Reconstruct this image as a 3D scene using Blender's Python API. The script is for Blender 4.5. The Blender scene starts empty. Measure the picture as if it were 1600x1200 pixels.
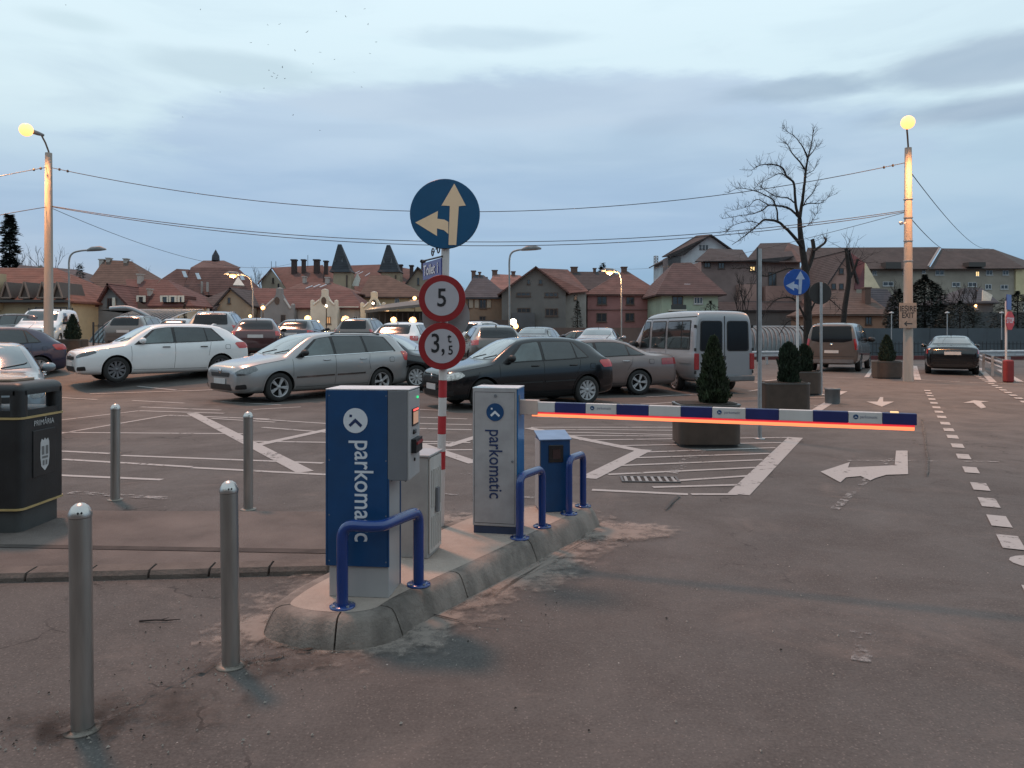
import bpy, bmesh, math, random
from mathutils import Vector, Matrix, noise
from mathutils.bvhtree import BVHTree
from mathutils.geometry import delaunay_2d_cdt

random.seed(7)
C = bpy.context.scene.collection
SC = bpy.context.scene
R = math.radians
PI = math.pi

# ------------------------------------------------------------------ camera, sky, sun, exposure
F = 1155.0      # focal length in photograph pixels (1600 wide)
VH = 519.0      # horizon row
EYE = 1.6
cam_d = bpy.data.cameras.new('camera')
cam = bpy.data.objects.new('camera', cam_d)
C.objects.link(cam)
cam.location = (0, 0, EYE)
cam.rotation_euler = (R(90), 0, 0)
cam_d.sensor_width = 36.0
cam_d.lens = 36.0 * F / 1600.0
cam_d.shift_y = -(600.0 - VH) / 1600.0
cam_d.clip_start = 0.05
cam_d.clip_end = 3000
SC.camera = cam

SUN_DIR = Vector((0.36, -0.42, -1.0)).normalized()     # the way the light travels
SUN_ELEV = math.asin(-SUN_DIR.z)
SUN_AZ = math.atan2(-SUN_DIR.x, -SUN_DIR.y)


class N:
    """tiny node graph helper"""
    def __init__(self, tree):
        self.t = tree
        tree.nodes.clear()

    def new(self, typ, **kw):
        n = self.t.nodes.new(typ)
        for k, v in kw.items():
            setattr(n, k, v)
        return n

    def link(self, a, b):
        self.t.links.new(a, b)

    def math(self, op, a, b=None, c=None, clamp=False):
        n = self.new('ShaderNodeMath', operation=op, use_clamp=clamp)
        for i, v in enumerate((a, b, c)):
            if v is None:
                continue
            if hasattr(v, 'is_output'):
                self.link(v, n.inputs[i])
            else:
                n.inputs[i].default_value = v
        return n.outputs[0]

    def mix(self, fac, a, b, blend='MIX'):
        n = self.new('ShaderNodeMix', data_type='RGBA', blend_type=blend)
        for s, v in ((n.inputs[0], fac), (n.inputs[6], a), (n.inputs[7], b)):
            if hasattr(v, 'is_output'):
                self.link(v, s)
            elif isinstance(v, (int, float)):
                s.default_value = v
            else:
                s.default_value = tuple(v) + ((1.0,) if len(v) == 3 else ())
        return n.outputs[2]

    def noise(self, vec, scale, detail=4, rough=.55, dist=0):
        n = self.new('ShaderNodeTexNoise')
        n.inputs['Scale'].default_value = scale
        n.inputs['Detail'].default_value = detail
        n.inputs['Roughness'].default_value = rough
        n.inputs['Distortion'].default_value = dist
        if vec is not None:
            self.link(vec, n.inputs['Vector'])
        return n.outputs[0]

    def ramp(self, v, stops, interp='LINEAR'):
        n = self.new('ShaderNodeValToRGB')
        cr = n.color_ramp
        cr.interpolation = interp
        while len(cr.elements) < len(stops):
            cr.elements.new(0.5)
        for e, (p, c) in zip(cr.elements, stops):
            e.position = p
            if isinstance(c, (int, float)):
                c = (c, c, c)
            e.color = tuple(c) + (1.0,)
        self.link(v, n.inputs[0])
        return n.outputs[0]

    def sstep(self, v, lo, hi):
        n = self.new('ShaderNodeMapRange', interpolation_type='SMOOTHSTEP', clamp=True)
        self.link(v, n.inputs[0])
        n.inputs[1].default_value = lo
        n.inputs[2].default_value = hi
        n.inputs[3].default_value = 0.0
        n.inputs[4].default_value = 1.0
        return n.outputs[0]


def lin(r, g, b):
    f = lambda c: (c / 255 / 12.92) if c <= 10 else ((c / 255 + .055) / 1.055) ** 2.4
    return (f(r), f(g), f(b))


world = bpy.data.worlds.new('World')
SC.world = world
world.use_nodes = True
w = N(world.node_tree)
geo = w.new('ShaderNodeTexCoord')
sep = w.new('ShaderNodeSeparateXYZ')
w.link(geo.outputs['Generated'], sep.inputs[0])
az = w.math('ARCTAN2', sep.outputs[0], sep.outputs[1])        # radians, 0 = straight ahead, + right
el = w.math('ARCSINE', sep.outputs[2])
sky = w.new('ShaderNodeTexSky', sky_type='NISHITA')
sky.sun_disc = False
sky.sun_elevation = R(2.0)
sky.sun_rotation = SUN_AZ
base = w.ramp(w.math('DIVIDE', el, R(90)), [
    (0.0, lin(126, 160, 188)), (0.05, lin(138, 172, 201)), (0.09, lin(160, 190, 214)), (0.13, lin(184, 211, 226)),
    (0.17, lin(203, 226, 236)), (0.27, lin(216, 237, 246)), (0.6, lin(204, 226, 238)), (1.0, lin(184, 209, 226))])
skyc = w.new('ShaderNodeVectorMath', operation='SCALE')
w.link(sky.outputs[0], skyc.inputs[0])
skyc.inputs['Scale'].default_value = 0.12
base = w.mix(0.06, base, skyc.outputs[0])
# stretched cloud noise in azimuth / elevation space
comb = w.new('ShaderNodeCombineXYZ')
w.link(w.math('MULTIPLY', az, 1.0), comb.inputs[0])
w.link(w.math('MULTIPLY', el, 3.6), comb.inputs[1])
cn = w.noise(comb.outputs[0], 3.4, 7, .55, .4)
cn2 = w.noise(comb.outputs[0], 9.0, 6, .6, .2)
warp = w.math('ADD', w.math('MULTIPLY', w.math('SUBTRACT', cn, .5), 2.0), w.math('MULTIPLY', w.math('SUBTRACT', cn2, .5), .8))


def bank(px, py, rx, ry, soft=.35, k=.5):
    """a cloud centred where that photograph pixel looks, size in pixels"""
    a0 = math.atan2(px - 800, F)
    e0 = math.atan2(VH - py, math.hypot(F, px - 800))
    ra, re = rx / F * math.cos(a0) ** 2, ry / F * math.cos(a0)
    dx = w.math('DIVIDE', w.math('SUBTRACT', az, a0), ra)
    dy = w.math('DIVIDE', w.math('SUBTRACT', el, e0), re)
    d = w.math('SQRT', w.math('ADD', w.math('MULTIPLY', dx, dx), w.math('MULTIPLY', dy, dy)))
    d = w.math('ADD', d, w.math('MULTIPLY', warp, k))
    return w.math('SUBTRACT', 1.0, w.sstep(d, 1 - soft, 1 + soft))


def over(col, mask, strength, c):
    return w.mix(w.math('MULTIPLY', mask, strength), col, c)


col = base
# thin general cloud layer all round the sky
col = over(col, w.sstep(cn, .52, .72), .35, lin(180, 200, 216))
col = over(col, bank(830, 250, 580, 118, .13, .40), .8, lin(170, 191, 214))
col = over(col, bank(1150, 300, 620, 110, .2, .4), .55, lin(163, 187, 208))
col = over(col, bank(560, 340, 700, 90, .4, .4), .6, lin(149, 176, 205))
col = over(col, bank(800, 165, 360, 34, .25, .5), .6, lin(178, 196, 214))
col = over(col, bank(375, 112, 150, 23, .45, .8), .7, lin(178, 200, 212))
col = over(col, bank(770, 60, 130, 16, .4, .9), .7, lin(184, 206, 220))
col = over(col, bank(1530, 98, 180, 34, .45, .75), .9, lin(158, 178, 197))
col = over(col, bank(1265, 140, 115, 18, .5, .8), .85, lin(155, 176, 195))
col = over(col, bank(1530, 172, 190, 20, .5, .75), .85, lin(148, 168, 189))
col = over(col, bank(1060, 195, 90, 14, .5, .6), .5, lin(166, 186, 206))
col = over(col, bank(110, 32, 70, 12, .6, .7), .5, lin(182, 205, 214))
# finer streaks inside the clouds
comb2 = w.new('ShaderNodeCombineXYZ')
w.link(w.math('MULTIPLY', az, 1.0), comb2.inputs[0])
w.link(w.math('MULTIPLY', el, 5.5), comb2.inputs[1])
cn3 = w.noise(comb2.outputs[0], 3.2, 8, .50, .5)
col = w.mix(w.math('MULTIPLY', w.sstep(cn3, .42, .66), .12), col, lin(214, 228, 238))
col = w.mix(w.math('MULTIPLY', w.math('SUBTRACT', 1.0, w.sstep(cn3, .34, .52)), .10), col, lin(138, 160, 188))
bg = w.new('ShaderNodeBackground')
w.link(col, bg.inputs[0])
bg.inputs[1].default_value = 1.0
wo = w.new('ShaderNodeOutputWorld')
w.link(bg.outputs[0], wo.inputs[0])

sun_d = bpy.data.lights.new('sun', 'SUN')
sun_d.energy = 1.6
sun_d.angle = R(6.5)
sun_d.color = (1.0, 0.45, 0.28)
sun = bpy.data.objects.new('sun', sun_d)
C.objects.link(sun)
sun.location = (-10, 12, 30)
sun.rotation_euler = SUN_DIR.to_track_quat('-Z', 'Y').to_euler()

vs = SC.view_settings
vs.view_transform = 'Standard'
vs.look = 'None'
vs.exposure = 0.2
vs.gamma = 1.0
vs.use_curve_mapping = False
SC.cycles.max_bounces = 6
SC.cycles.diffuse_bounces = 3
SC.cycles.glossy_bounces = 3
SC.cycles.transparent_max_bounces = 8
SC.cycles.sample_clamp_indirect = 4.0


# ------------------------------------------------------------------ places
def interp(v, pts):
    if v <= pts[0][0]:
        return pts[0][1]
    for (a, b), (c, d) in zip(pts, pts[1:]):
        if v <= c:
            return b + (d - b) * (v - a) / (c - a)
    return pts[-1][1]


def ss(t):
    t = max(0., min(1., t))
    return t * t * (3 - 2 * t)


def hz(x, y):
    """ground height: the far left of the car park lies higher"""
    return interp(x, [(-14, .8), (-8, .6), (4, .35), (9, 0)]) * ss((y - 18) / 9)


def at(px, py, Y):
    return Vector(((px - 800) * Y / F, Y, EYE - (py - VH) * Y / F))


def gp(px, py, z=None):
    """the ground (or level z) point seen at a photograph pixel"""
    zz = z or 0.0
    for _ in range(14):
        Y = F * (EYE - zz) / (py - VH)
        X = (px - 800) * Y / F
        if z is None:
            zz = .5 * zz + .5 * hz(X, Y)
    return Vector((X, Y, zz))


# ------------------------------------------------------------------ materials
MATS = {}


def mat(name, col, rough=.6, metal=0., coat=0., var=.12, scale=6., bump=0., bscale=None, emis=None, es=0., ior=None, dirt=None, streak=False, cr=.06):
    if name in MATS:
        return MATS[name]
    m = bpy.data.materials.new(name)
    MATS[name] = m
    m.use_nodes = True
    n = N(m.node_tree)
    b = n.new('ShaderNodeBsdfPrincipled')
    o = n.new('ShaderNodeOutputMaterial')
    n.link(b.outputs[0], o.inputs[0])
    tc = n.new('ShaderNodeTexCoord')
    vec = tc.outputs['Object']
    if streak:
        mp = n.new('ShaderNodeMapping')
        mp.inputs['Scale'].default_value = (1, 1, .12)
        n.link(vec, mp.inputs[0])
        svec = mp.outputs[0]
    else:
        svec = vec
    c0 = tuple(max(0, c * (1 - var)) for c in col)
    c1 = tuple(min(1, c * (1 + var)) for c in col)
    nz = n.noise(svec, scale, 6, .6)
    cc = n.mix(n.sstep(nz, .3, .7), c0, c1)
    if dirt:
        dz = n.noise(svec, scale * .35, 5, .65, .5)
        cc = n.mix(n.math('MULTIPLY', n.sstep(dz, .48, .72), dirt[1]), cc, dirt[0])
    n.link(cc, b.inputs['Base Color'])
    b.inputs['Metallic'].default_value = metal
    rz = n.noise(svec, scale * 1.7, 3)
    n.link(n.math('ADD', n.math('MULTIPLY', n.math('SUBTRACT', rz, .5), .25 * rough), rough), b.inputs['Roughness'])
    b.inputs['Coat Weight'].default_value = coat
    b.inputs['Coat Roughness'].default_value = cr
    if ior:
        b.inputs['IOR'].default_value = ior
    if emis:
        b.inputs['Emission Color'].default_value = tuple(emis) + (1,)
        b.inputs['Emission Strength'].default_value = es
    if bump:
        bn = n.new('ShaderNodeBump')
        bn.inputs['Strength'].default_value = bump
        bn.inputs['Distance'].default_value = .02
        n.link(n.noise(vec, bscale or scale * 6, 5, .65), bn.inputs['Height'])
        n.link(bn.outputs[0], b.inputs['Normal'])
    return m


def ground_mat():
    m = bpy.data.materials.new('asphalt')
    m.use_nodes = True
    n = N(m.node_tree)
    b = n.new('ShaderNodeBsdfPrincipled')
    o = n.new('ShaderNodeOutputMaterial')
    n.link(b.outputs[0], o.inputs[0])
    tc = n.new('ShaderNodeTexCoord')
    v = tc.outputs['Object']
    big = n.noise(v, .22, 5, .6, .6)
    mid = n.noise(v, 1.3, 6, .62, .4)
    fine = n.noise(v, 70, 4, .7)
    c = n.mix(n.sstep(big, .35, .65), (.070, .065, .061), (.104, .093, .086))
    c = n.mix(n.math('MULTIPLY', n.sstep(mid, .40, .68), .6), c, (.058, .050, .046))
    # pale dusty drifts
    dust = n.noise(v, .8, 7, .7, 1.2)
    c = n.mix(n.math('MULTIPLY', n.sstep(dust, .53, .72), .5), c, (.175, .140, .122))
    # tyre-polished bands that follow the lane direction
    mp = n.new('ShaderNodeMapping')
    mp.inputs['Rotation'].default_value = (0, 0, R(27.4))
    n.link(v, mp.inputs[0])
    mp2 = n.new('ShaderNodeMapping')
    mp2.inputs['Scale'].default_value = (1.1, .10, 1)
    n.link(mp.outputs[0], mp2.inputs[0])
    lane = n.noise(mp2.outputs[0], 1.0, 3, .5)
    c = n.mix(n.math('MULTIPLY', n.sstep(lane, .5, .7), .35), c, (.070, .064, .062))
    # aggregate
    med = n.noise(v, 14, 6, .75)
    c = n.mix(n.math('MULTIPLY', n.sstep(med, .50, .68), .22), c, (.150, .130, .118))
    c = n.mix(n.math('MULTIPLY', n.math('SUBTRACT', 1.0, n.sstep(med, .34, .48)), .28), c, (.040, .034, .031))
    va = n.new('ShaderNodeTexVoronoi')
    va.inputs['Scale'].default_value = 46
    n.link(v, va.inputs['Vector'])
    c = n.mix(n.math('MULTIPLY', n.math('LESS_THAN', va.outputs['Distance'], .20), .38), c, (.24, .21, .19))
    c = n.mix(n.math('MULTIPLY', n.sstep(fine, .40, .62), .6), c, n.mix(.5, c, (.16, .145, .135)))
    vor = n.new('ShaderNodeTexVoronoi')
    vor.inputs['Scale'].default_value = 2.6
    n.link(v, vor.inputs['Vector'])
    spk = n.math('LESS_THAN', vor.outputs['Distance'], .012)
    c = n.mix(spk, c, (.45, .43, .40))
    vor2 = n.new('ShaderNodeTexVoronoi')
    vor2.inputs['Scale'].default_value = 7.0
    n.link(v, vor2.inputs['Vector'])
    spk2 = n.math('LESS_THAN', vor2.outputs['Distance'], .018)
    c = n.mix(n.math('MULTIPLY', spk2, .8), c, (.02, .018, .017))
    # cracks
    vc = n.new('ShaderNodeTexVoronoi', feature='DISTANCE_TO_EDGE')
    vc.inputs['Scale'].default_value = .33
    wv = n.new('ShaderNodeVectorMath', operation='ADD')
    nn = n.new('ShaderNodeTexNoise')
    nn.inputs['Scale'].default_value = 1.6
    nn.inputs['Detail'].default_value = 6
    n.link(v, nn.inputs['Vector'])
    n.link(v, wv.inputs[0])
    n.link(nn.outputs[1], wv.inputs[1])
    n.link(wv.outputs[0], vc.inputs['Vector'])
    crk = n.math('LESS_THAN', vc.outputs['Distance'], .0028)
    crk = n.math('MULTIPLY', crk, n.sstep(mid, .45, .6))
    c = n.mix(n.math('MULTIPLY', crk, .7), c, (.022, .02, .019))
    n.link(c, b.inputs['Base Color'])
    n.link(n.math('ADD', .55, n.math('MULTIPLY', mid, .5)), b.inputs['Roughness'])
    b.inputs['Specular IOR Level'].default_value = .35
    bp = n.new('ShaderNodeBump')
    bp.inputs['Strength'].default_value = .55
    bp.inputs['Distance'].default_value = .006
    n.link(fine, bp.inputs['Height'])
    bp2 = n.new('ShaderNodeBump')
    bp2.inputs['Strength'].default_value = .4
    bp2.inputs['Distance'].default_value = .05
    n.link(mid, bp2.inputs['Height'])
    n.link(bp.outputs[0], bp2.inputs['Normal'])
    n.link(bp2.outputs[0], b.inputs['Normal'])
    return m


def worn_mat(name, col, lo, hi, scale=9, scale2=1.5, rough=.6, attr=False, opac=1.0):
    """a sheet that is missing where it has worn off"""
    m = bpy.data.materials.new(name)
    MATS[name] = m
    m.use_nodes = True
    n = N(m.node_tree)
    b = n.new('ShaderNodeBsdfPrincipled')
    o = n.new('ShaderNodeOutputMaterial')
    tr = n.new('ShaderNodeBsdfTransparent')
    mx = n.new('ShaderNodeMixShader')
    tc = n.new('ShaderNodeTexCoord')
    v = tc.outputs['Object']
    a = n.noise(v, scale, 8, .72)
    a2 = n.noise(v, scale2, 4, .6)
    f = n.math('ADD', n.math('MULTIPLY', a, .65), n.math('MULTIPLY', a2, .35))
    if attr:
        f = n.math('ADD', n.math('MULTIPLY', n.math('SUBTRACT', f, .5), 2.2), .5)
    if attr:
        at_ = n.new('ShaderNodeAttribute')
        at_.attribute_name = 'fade'
        f = n.math('ADD', f, n.math('MULTIPLY', n.math('SUBTRACT', at_.outputs['Fac'], .5), .5))
    fac = n.math('MULTIPLY', n.sstep(f, lo, hi), opac)
    cc = n.mix(n.noise(v, 40, 4, .7), tuple(c * .75 for c in col), tuple(min(1, c * 1.15) for c in col))
    n.link(cc, b.inputs['Base Color'])
    b.inputs['Roughness'].default_value = rough
    n.link(fac, mx.inputs[0])
    n.link(tr.outputs[0], mx.inputs[1])
    n.link(b.outputs[0], mx.inputs[2])
    n.link(mx.outputs[0], o.inputs[0])
    return m


# ------------------------------------------------------------------ mesh builder
class MB:
    def __init__(self):
        self.v = []
        self.f = []
        self.m = []
        self.s = []

    def add(self, vs, fs, mi=0, smooth=False):
        k = len(self.v)
        self.v += [tuple(p) for p in vs]
        for f in fs:
            self.f.append([i + k for i in f])
            self.m.append(mi)
            self.s.append(smooth)
        return self

    def box(self, c, d, rz=0, mi=0, M=None):
        x, y, z = d[0] / 2, d[1] / 2, d[2] / 2
        vs = [Vector((sx * x, sy * y, sz * z)) for sz in (-1, 1) for sy in (-1, 1) for sx in (-1, 1)]
        Mr = Matrix.Rotation(rz, 3, 'Z')
        vs = [Mr @ p + Vector(c) for p in vs]
        if M:
            vs = [M @ p for p in vs]
        return self.add(vs, [(0, 2, 3, 1), (4, 5, 7, 6), (0, 1, 5, 4), (2, 6, 7, 3), (0, 4, 6, 2), (1, 3, 7, 5)], mi)

    def bbox(self, a, b, mi=0):
        a, b = Vector(a), Vector(b)
        return self.box((a + b) / 2, b - a, 0, mi)

    def rbox(self, c, d, r, rz=0, mi=0, seg=4, bev=0.0):
        """box with rounded vertical edges, and a small bevel on top"""
        x, y = d[0] / 2, d[1] / 2
        pts = []
        for cx, cy, a0 in ((x - r, y - r, 0), (-x + r, y - r, 90), (-x + r, -y + r, 180), (x - r, -y + r, 270)):
            for k in range(seg + 1):
                a = R(a0 + 90 * k / seg)
                pts.append((cx + r * math.cos(a), cy + r * math.sin(a)))
        zs = [(-d[2] / 2, 1), (d[2] / 2 - bev, 1)] + ([(d[2] / 2, 1 - 2 * bev / max(d[0], d[1]))] if bev else [])
        Mr = Matrix.Rotation(rz, 3, 'Z')
        vs = []
        for z, q in zs:
            for p in pts:
                vs.append(Mr @ Vector((p[0] * q, p[1] * q, z)) + Vector(c))
        n = len(pts)
        fs = []
        for k in range(len(zs) - 1):
            for i in range(n):
                j = (i + 1) % n
                fs.append((k * n + i, k * n + j, (k + 1) * n + j, (k + 1) * n + i))
        self.add(vs, fs, mi, True)
        self.add(vs[:n], [tuple(range(n - 1, -1, -1))], mi)
        return self.add(vs[-n:], [tuple(range(n))], mi)

    def tube(self, pts, rad, seg=8, mi=0, cap=True, smooth=True):
        pts = [Vector(p) for p in pts]
        if not hasattr(rad, '__len__'):
            rad = [rad] * len(pts)
        vs, fs = [], []
        up = None
        for i, p in enumerate(pts):
            d = (pts[min(i + 1, len(pts) - 1)] - pts[max(i - 1, 0)]).normalized()
            if up is None:
                up = Vector((0, 0, 1)) if abs(d.z) < .9 else Vector((1, 0, 0))
            a = d.cross(up)
            if a.length < 1e-5:
                a = d.orthogonal()
            a.normalize()
            b = a.cross(d).normalized()
            up = b
            for k in range(seg):
                t = 2 * PI * k / seg
                vs.append(p + (a * math.cos(t) + b * math.sin(t)) * rad[i])
        for i in range(len(pts) - 1):
            for k in range(seg):
                j = (k + 1) % seg
                fs.append((i * seg + k, i * seg + j, (i + 1) * seg + j, (i + 1) * seg + k))
        self.add(vs, fs, mi, smooth)
        if cap:
            self.add(vs[:seg], [tuple(range(seg - 1, -1, -1))], mi)
            self.add(vs[-seg:], [tuple(range(seg))], mi)
        return self

    def lathe(self, c, prof, seg=24, mi=0, M=None, smooth=True, cap=True):
        """prof: (radius, height) from bottom up about z; M rotates"""
        vs, fs = [], []
        for r, h in prof:
            for k in range(seg):
                t = 2 * PI * k / seg
                p = Vector((r * math.cos(t), r * math.sin(t), h))
                if M:
                    p = M @ p
                vs.append(p + Vector(c))
        for i in range(len(prof) - 1):
            for k in range(seg):
                j = (k + 1) % seg
                fs.append((i * seg + k, i * seg + j, (i + 1) * seg + j, (i + 1) * seg + k))
        self.add(vs, fs, mi, smooth)
        if cap and prof[0][0] > 1e-4:
            self.add(vs[:seg], [tuple(range(seg - 1, -1, -1))], mi)
        if cap and prof[-1][0] > 1e-4:
            self.add(vs[-seg:], [tuple(range(seg))], mi)
        return self

    def slab(self, poly, th, mi=0):
        """thicken a planar 3-D polygon downwards along its normal"""
        poly = [Vector(p) for p in poly]
        n = (poly[1] - poly[0]).cross(poly[2] - poly[0]).normalized()
        k = len(poly)
        vs = poly + [p - n * th for p in poly]
        fs = [tuple(range(k)), tuple(range(2 * k - 1, k - 1, -1))]
        for i in range(k):
            j = (i + 1) % k
            fs.append((i, i + k, j + k, j))
        return self.add(vs, fs, mi)

    def build(self, name, mats, parent=None, loc=None, kind=None, sharp=None):
        me = bpy.data.meshes.new(name)
        me.from_pydata(self.v, [], self.f)
        if not isinstance(mats, (list, tuple)):
            mats = [mats]
        for m in mats:
            me.materials.append(m)
        me.polygons.foreach_set('material_index', self.m)
        me.polygons.foreach_set('use_smooth', self.s)
        if sharp:
            me.set_sharp_from_angle(angle=R(sharp))
        me.update()
        return link(name, me, parent, loc, kind)


def link(name, me, parent=None, loc=None, kind=None):
    o = bpy.data.objects.new(name, me)
    C.objects.link(o)
    if parent:
        o.parent = parent
    if loc is not None:
        o.location = loc
    if kind:
        o['kind'] = kind
    return o


def tag(o, label, cat, group=None):
    o['label'] = label
    o['category'] = cat
    if group:
        o['group'] = group
    return o


def thing(name, label, cat, loc=(0, 0, 0), rz=0, group=None):
    o = bpy.data.objects.new(name, None)
    o.empty_display_size = .2
    C.objects.link(o)
    o.location = loc
    o.rotation_euler = (0, 0, rz)
    return tag(o, label, cat, group)


def copy_tree(o, parent=None, swap=None):
    c = o.copy()
    C.objects.link(c)
    c.parent = parent
    if swap and o.data is not None and any(m and m.name in swap for m in o.data.materials):
        c.data = o.data.copy()
        for i, m in enumerate(c.data.materials):
            if m and m.name in swap:
                c.data.materials[i] = swap[m.name]
    for ch in [q for q in KIDS.get(o.name, [])]:
        copy_tree(ch, c, swap)
    return c


KIDS = {}


def index_kids():
    KIDS.clear()
    for o in bpy.data.objects:
        if o.parent:
            KIDS.setdefault(o.parent.name, []).append(o)


def bevel_mesh(o, w=.006, seg=2):
    bm = bmesh.new()
    bm.from_mesh(o.data)
    bmesh.ops.remove_doubles(bm, verts=bm.verts, dist=1e-5)
    bmesh.ops.bevel(bm, geom=[e for e in bm.edges if len(e.link_faces) == 2 and e.calc_face_angle(0) > .6], offset=w, segments=seg, affect='EDGES', profile=.5)
    bm.to_mesh(o.data)
    bm.free()
    return o


def text_obj(name, s, size, material, parent, M, th=.002, bold=0.0, sx=1.0):
    cu = bpy.data.curves.new(name, 'FONT')
    cu.body = s
    cu.size = size
    cu.align_x = 'CENTER'
    cu.align_y = 'CENTER'
    cu.extrude = th
    cu.offset = bold
    cu.resolution_u = 3
    t = bpy.data.objects.new(name, cu)
    C.objects.link(t)
    dg = bpy.context.evaluated_depsgraph_get()
    me = bpy.data.meshes.new_from_object(t.evaluated_get(dg))
    bpy.data.objects.remove(t)
    bpy.data.curves.remove(cu)
    me.materials.clear()
    me.materials.append(material)
    me.transform(M @ Matrix.Diagonal((sx, 1, 1, 1)))
    return link(name, me, parent)


def face_M(origin, right, up):
    """matrix whose x runs along right, y along up, z out of the face"""
    right, up = Vector(right).normalized(), Vector(up).normalized()
    nrm = right.cross(up)
    M = Matrix.Identity(4)
    for i in range(3):
        M[i][0], M[i][1], M[i][2], M[i][3] = right[i], up[i], nrm[i], origin[i]
    return M
# ------------------------------------------------------------------ shared materials
M_ASPH = ground_mat()
M_LINE = worn_mat('road_paint', (.37, .35, .335), .36, .46)
M_LINE_OLD = worn_mat('old_road_paint', (.27, .255, .245), .48, .60)
M_DUST = worn_mat('cement_dust', (.36, .30, .26), .22, .66, 6, 1.3, .9, attr=True, opac=.7)
M_MUD = worn_mat('dark_mud', (.060, .044, .036), .48, .90, 9, 2.2, .9, attr=True, opac=.5)
M_PAVE = mat('pavement_asphalt', (.125, .100, .088), .85, var=.3, scale=1.2, bump=.7, bscale=60, dirt=((.20, .165, .145), .5))
M_KERB = mat('kerb_concrete', (.22, .185, .16), .85, var=.25, scale=7, bump=.6, bscale=40, dirt=((.085, .070, .060), .9), streak=True)
M_KERBTOP = mat('island_concrete', (.40, .325, .275), .85, var=.12, scale=3, bump=.5, bscale=50, dirt=((.27, .22, .19), .5))
M_JOINT = mat('joint_dirt', (.035, .03, .027), .9)
M_STEEL = mat('brushed_steel', (.40, .385, .365), .36, metal=.85, var=.16, scale=14, streak=True)
M_STEELCAP = mat('polished_cap', (.50, .48, .46), .32, metal=.9, var=.05)
M_BLACK = mat('black_plastic', (.016, .017, .018), .42, var=.25, bump=.12, bscale=90)
M_RUBBER = mat('tyre_rubber', (.018, .018, .018), .8)
M_GOLD = mat('gold_line', (.42, .30, .13), .5)
M_BLUE = mat('blue_enamel', (.003, .052, .155), .42, coat=.15, var=.10, dirt=((.010, .050, .12), .4))
M_RAIL = mat('blue_rail_paint', (.006, .038, .185), .26, coat=.6, var=.08)
M_BOXBLUE = mat('blue_box_paint', (.012, .13, .34), .4, coat=.3, var=.06)
M_GREYC = mat('grey_cabinet_paint', (.38, .37, .37), .42, coat=.15, var=.04, dirt=((.34, .32, .30), .35), streak=True)
M_GREYD = mat('grey_steel_dark', (.17, .175, .19), .45, var=.05)
M_WHITEP = mat('white_print', (.66, .68, .72), .5, var=.03)
M_NAVYP = mat('navy_print', (.012, .030, .10), .5, var=.03)
M_WHITE = mat('white_paint', (.60, .575, .56), .45, var=.05, dirt=((.48, .42, .37), .5), streak=True)
M_RED = mat('red_paint', (.42, .028, .035), .45, var=.1)
M_SIGNRED = mat('red_sign_film', (.26, .012, .016), .4, var=.06, coat=.2)
M_SIGNWHITE = mat('white_sign_film', (.42, .40, .43), .42, var=.04)
M_SIGNBLUE = mat('blue_sign_film', (.002, .078, .185), .38, var=.05, coat=.1)
M_SIGNBLUE2 = mat('street_sign_blue', (.015, .035, .24), .35, var=.05, coat=.2)
M_ARROW = mat('sodium_tinted_arrow', (.90, .64, .42), .4, var=.04)  # white arrows, the orange sodium lamp glow on them put into the colour
M_BLKPRINT = mat('black_print', (.010, .010, .013), .5)
M_SIGNBACK = mat('sign_back_metal', (.030, .028, .028), .6, metal=.1, var=.1)
M_GALV = mat('galvanised_steel', (.36, .37, .38), .5, metal=.6, var=.1, scale=10)
M_LED = mat('led_red', (.3, .02, .01), .4, emis=(1.0, .22, .085), es=1.6)
M_LEDHALO = mat('red_led_diffuser', (.5, .03, .05), .4, emis=(1.0, .035, .05), es=.55)
M_SCREEN = mat('ticket_screen', (.1, .1, .1), .3, emis=(1.0, .55, .34), es=.32)
M_GREENLED = mat('green_led', (.0, .2, .05), .3, emis=(.05, 1, .35), es=.8)
M_REDLED = mat('red_led', (.4, .0, .0), .3, emis=(1, .12, .10), es=1.2)
M_DARKGLASS = mat('dark_glass', (.012, .013, .015), .12, coat=.5)
M_CONC = mat('pole_concrete', (.36, .325, .29), .8, var=.12, scale=3, bump=.4, bscale=30, dirt=((.26, .23, .20), .5), streak=True)
M_WIRE = mat('cable_black', (.02, .021, .024), .6)
M_PLANTER = mat('planter_steel_led_tint', (.075, .055, .044), .42, metal=.25, var=.12, dirt=((.10, .076, .062), .4))  # brown tint stands in for the barrier LED's red glow on the tubs
M_SOIL = mat('planter_soil', (.03, .022, .016), .95, bump=.8)
M_THUJA = mat('thuja_foliage', (.020, .034, .013), .75, var=.6, scale=9, dirt=((.040, .028, .012), .35))
M_THUJA2 = mat('thuja_foliage_dark', (.013, .026, .012), .8, var=.45, scale=14)
M_BARK = mat('bark', (.020, .015, .013), .9, var=.3, scale=5, bump=.8, bscale=18)
M_TWIG = mat('twig', (.024, .020, .019), .9, var=.2)
M_SODIUM = mat('sodium_lamp_glass', (.9, .6, .3), .3, emis=(1.0, .38, .12), es=2.0)
M_GLOBE = mat('lamp_globe_glass', (.9, .7, .4), .3, emis=(1.0, .40, .12), es=1.9)
M_PLATE = mat('plate_white', (.50, .50, .50), .5, var=.04)
M_SKYG = mat('led_white_glass', (.9, .9, .8), .3, emis=(1.0, .92, .75), es=4.0)

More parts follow.
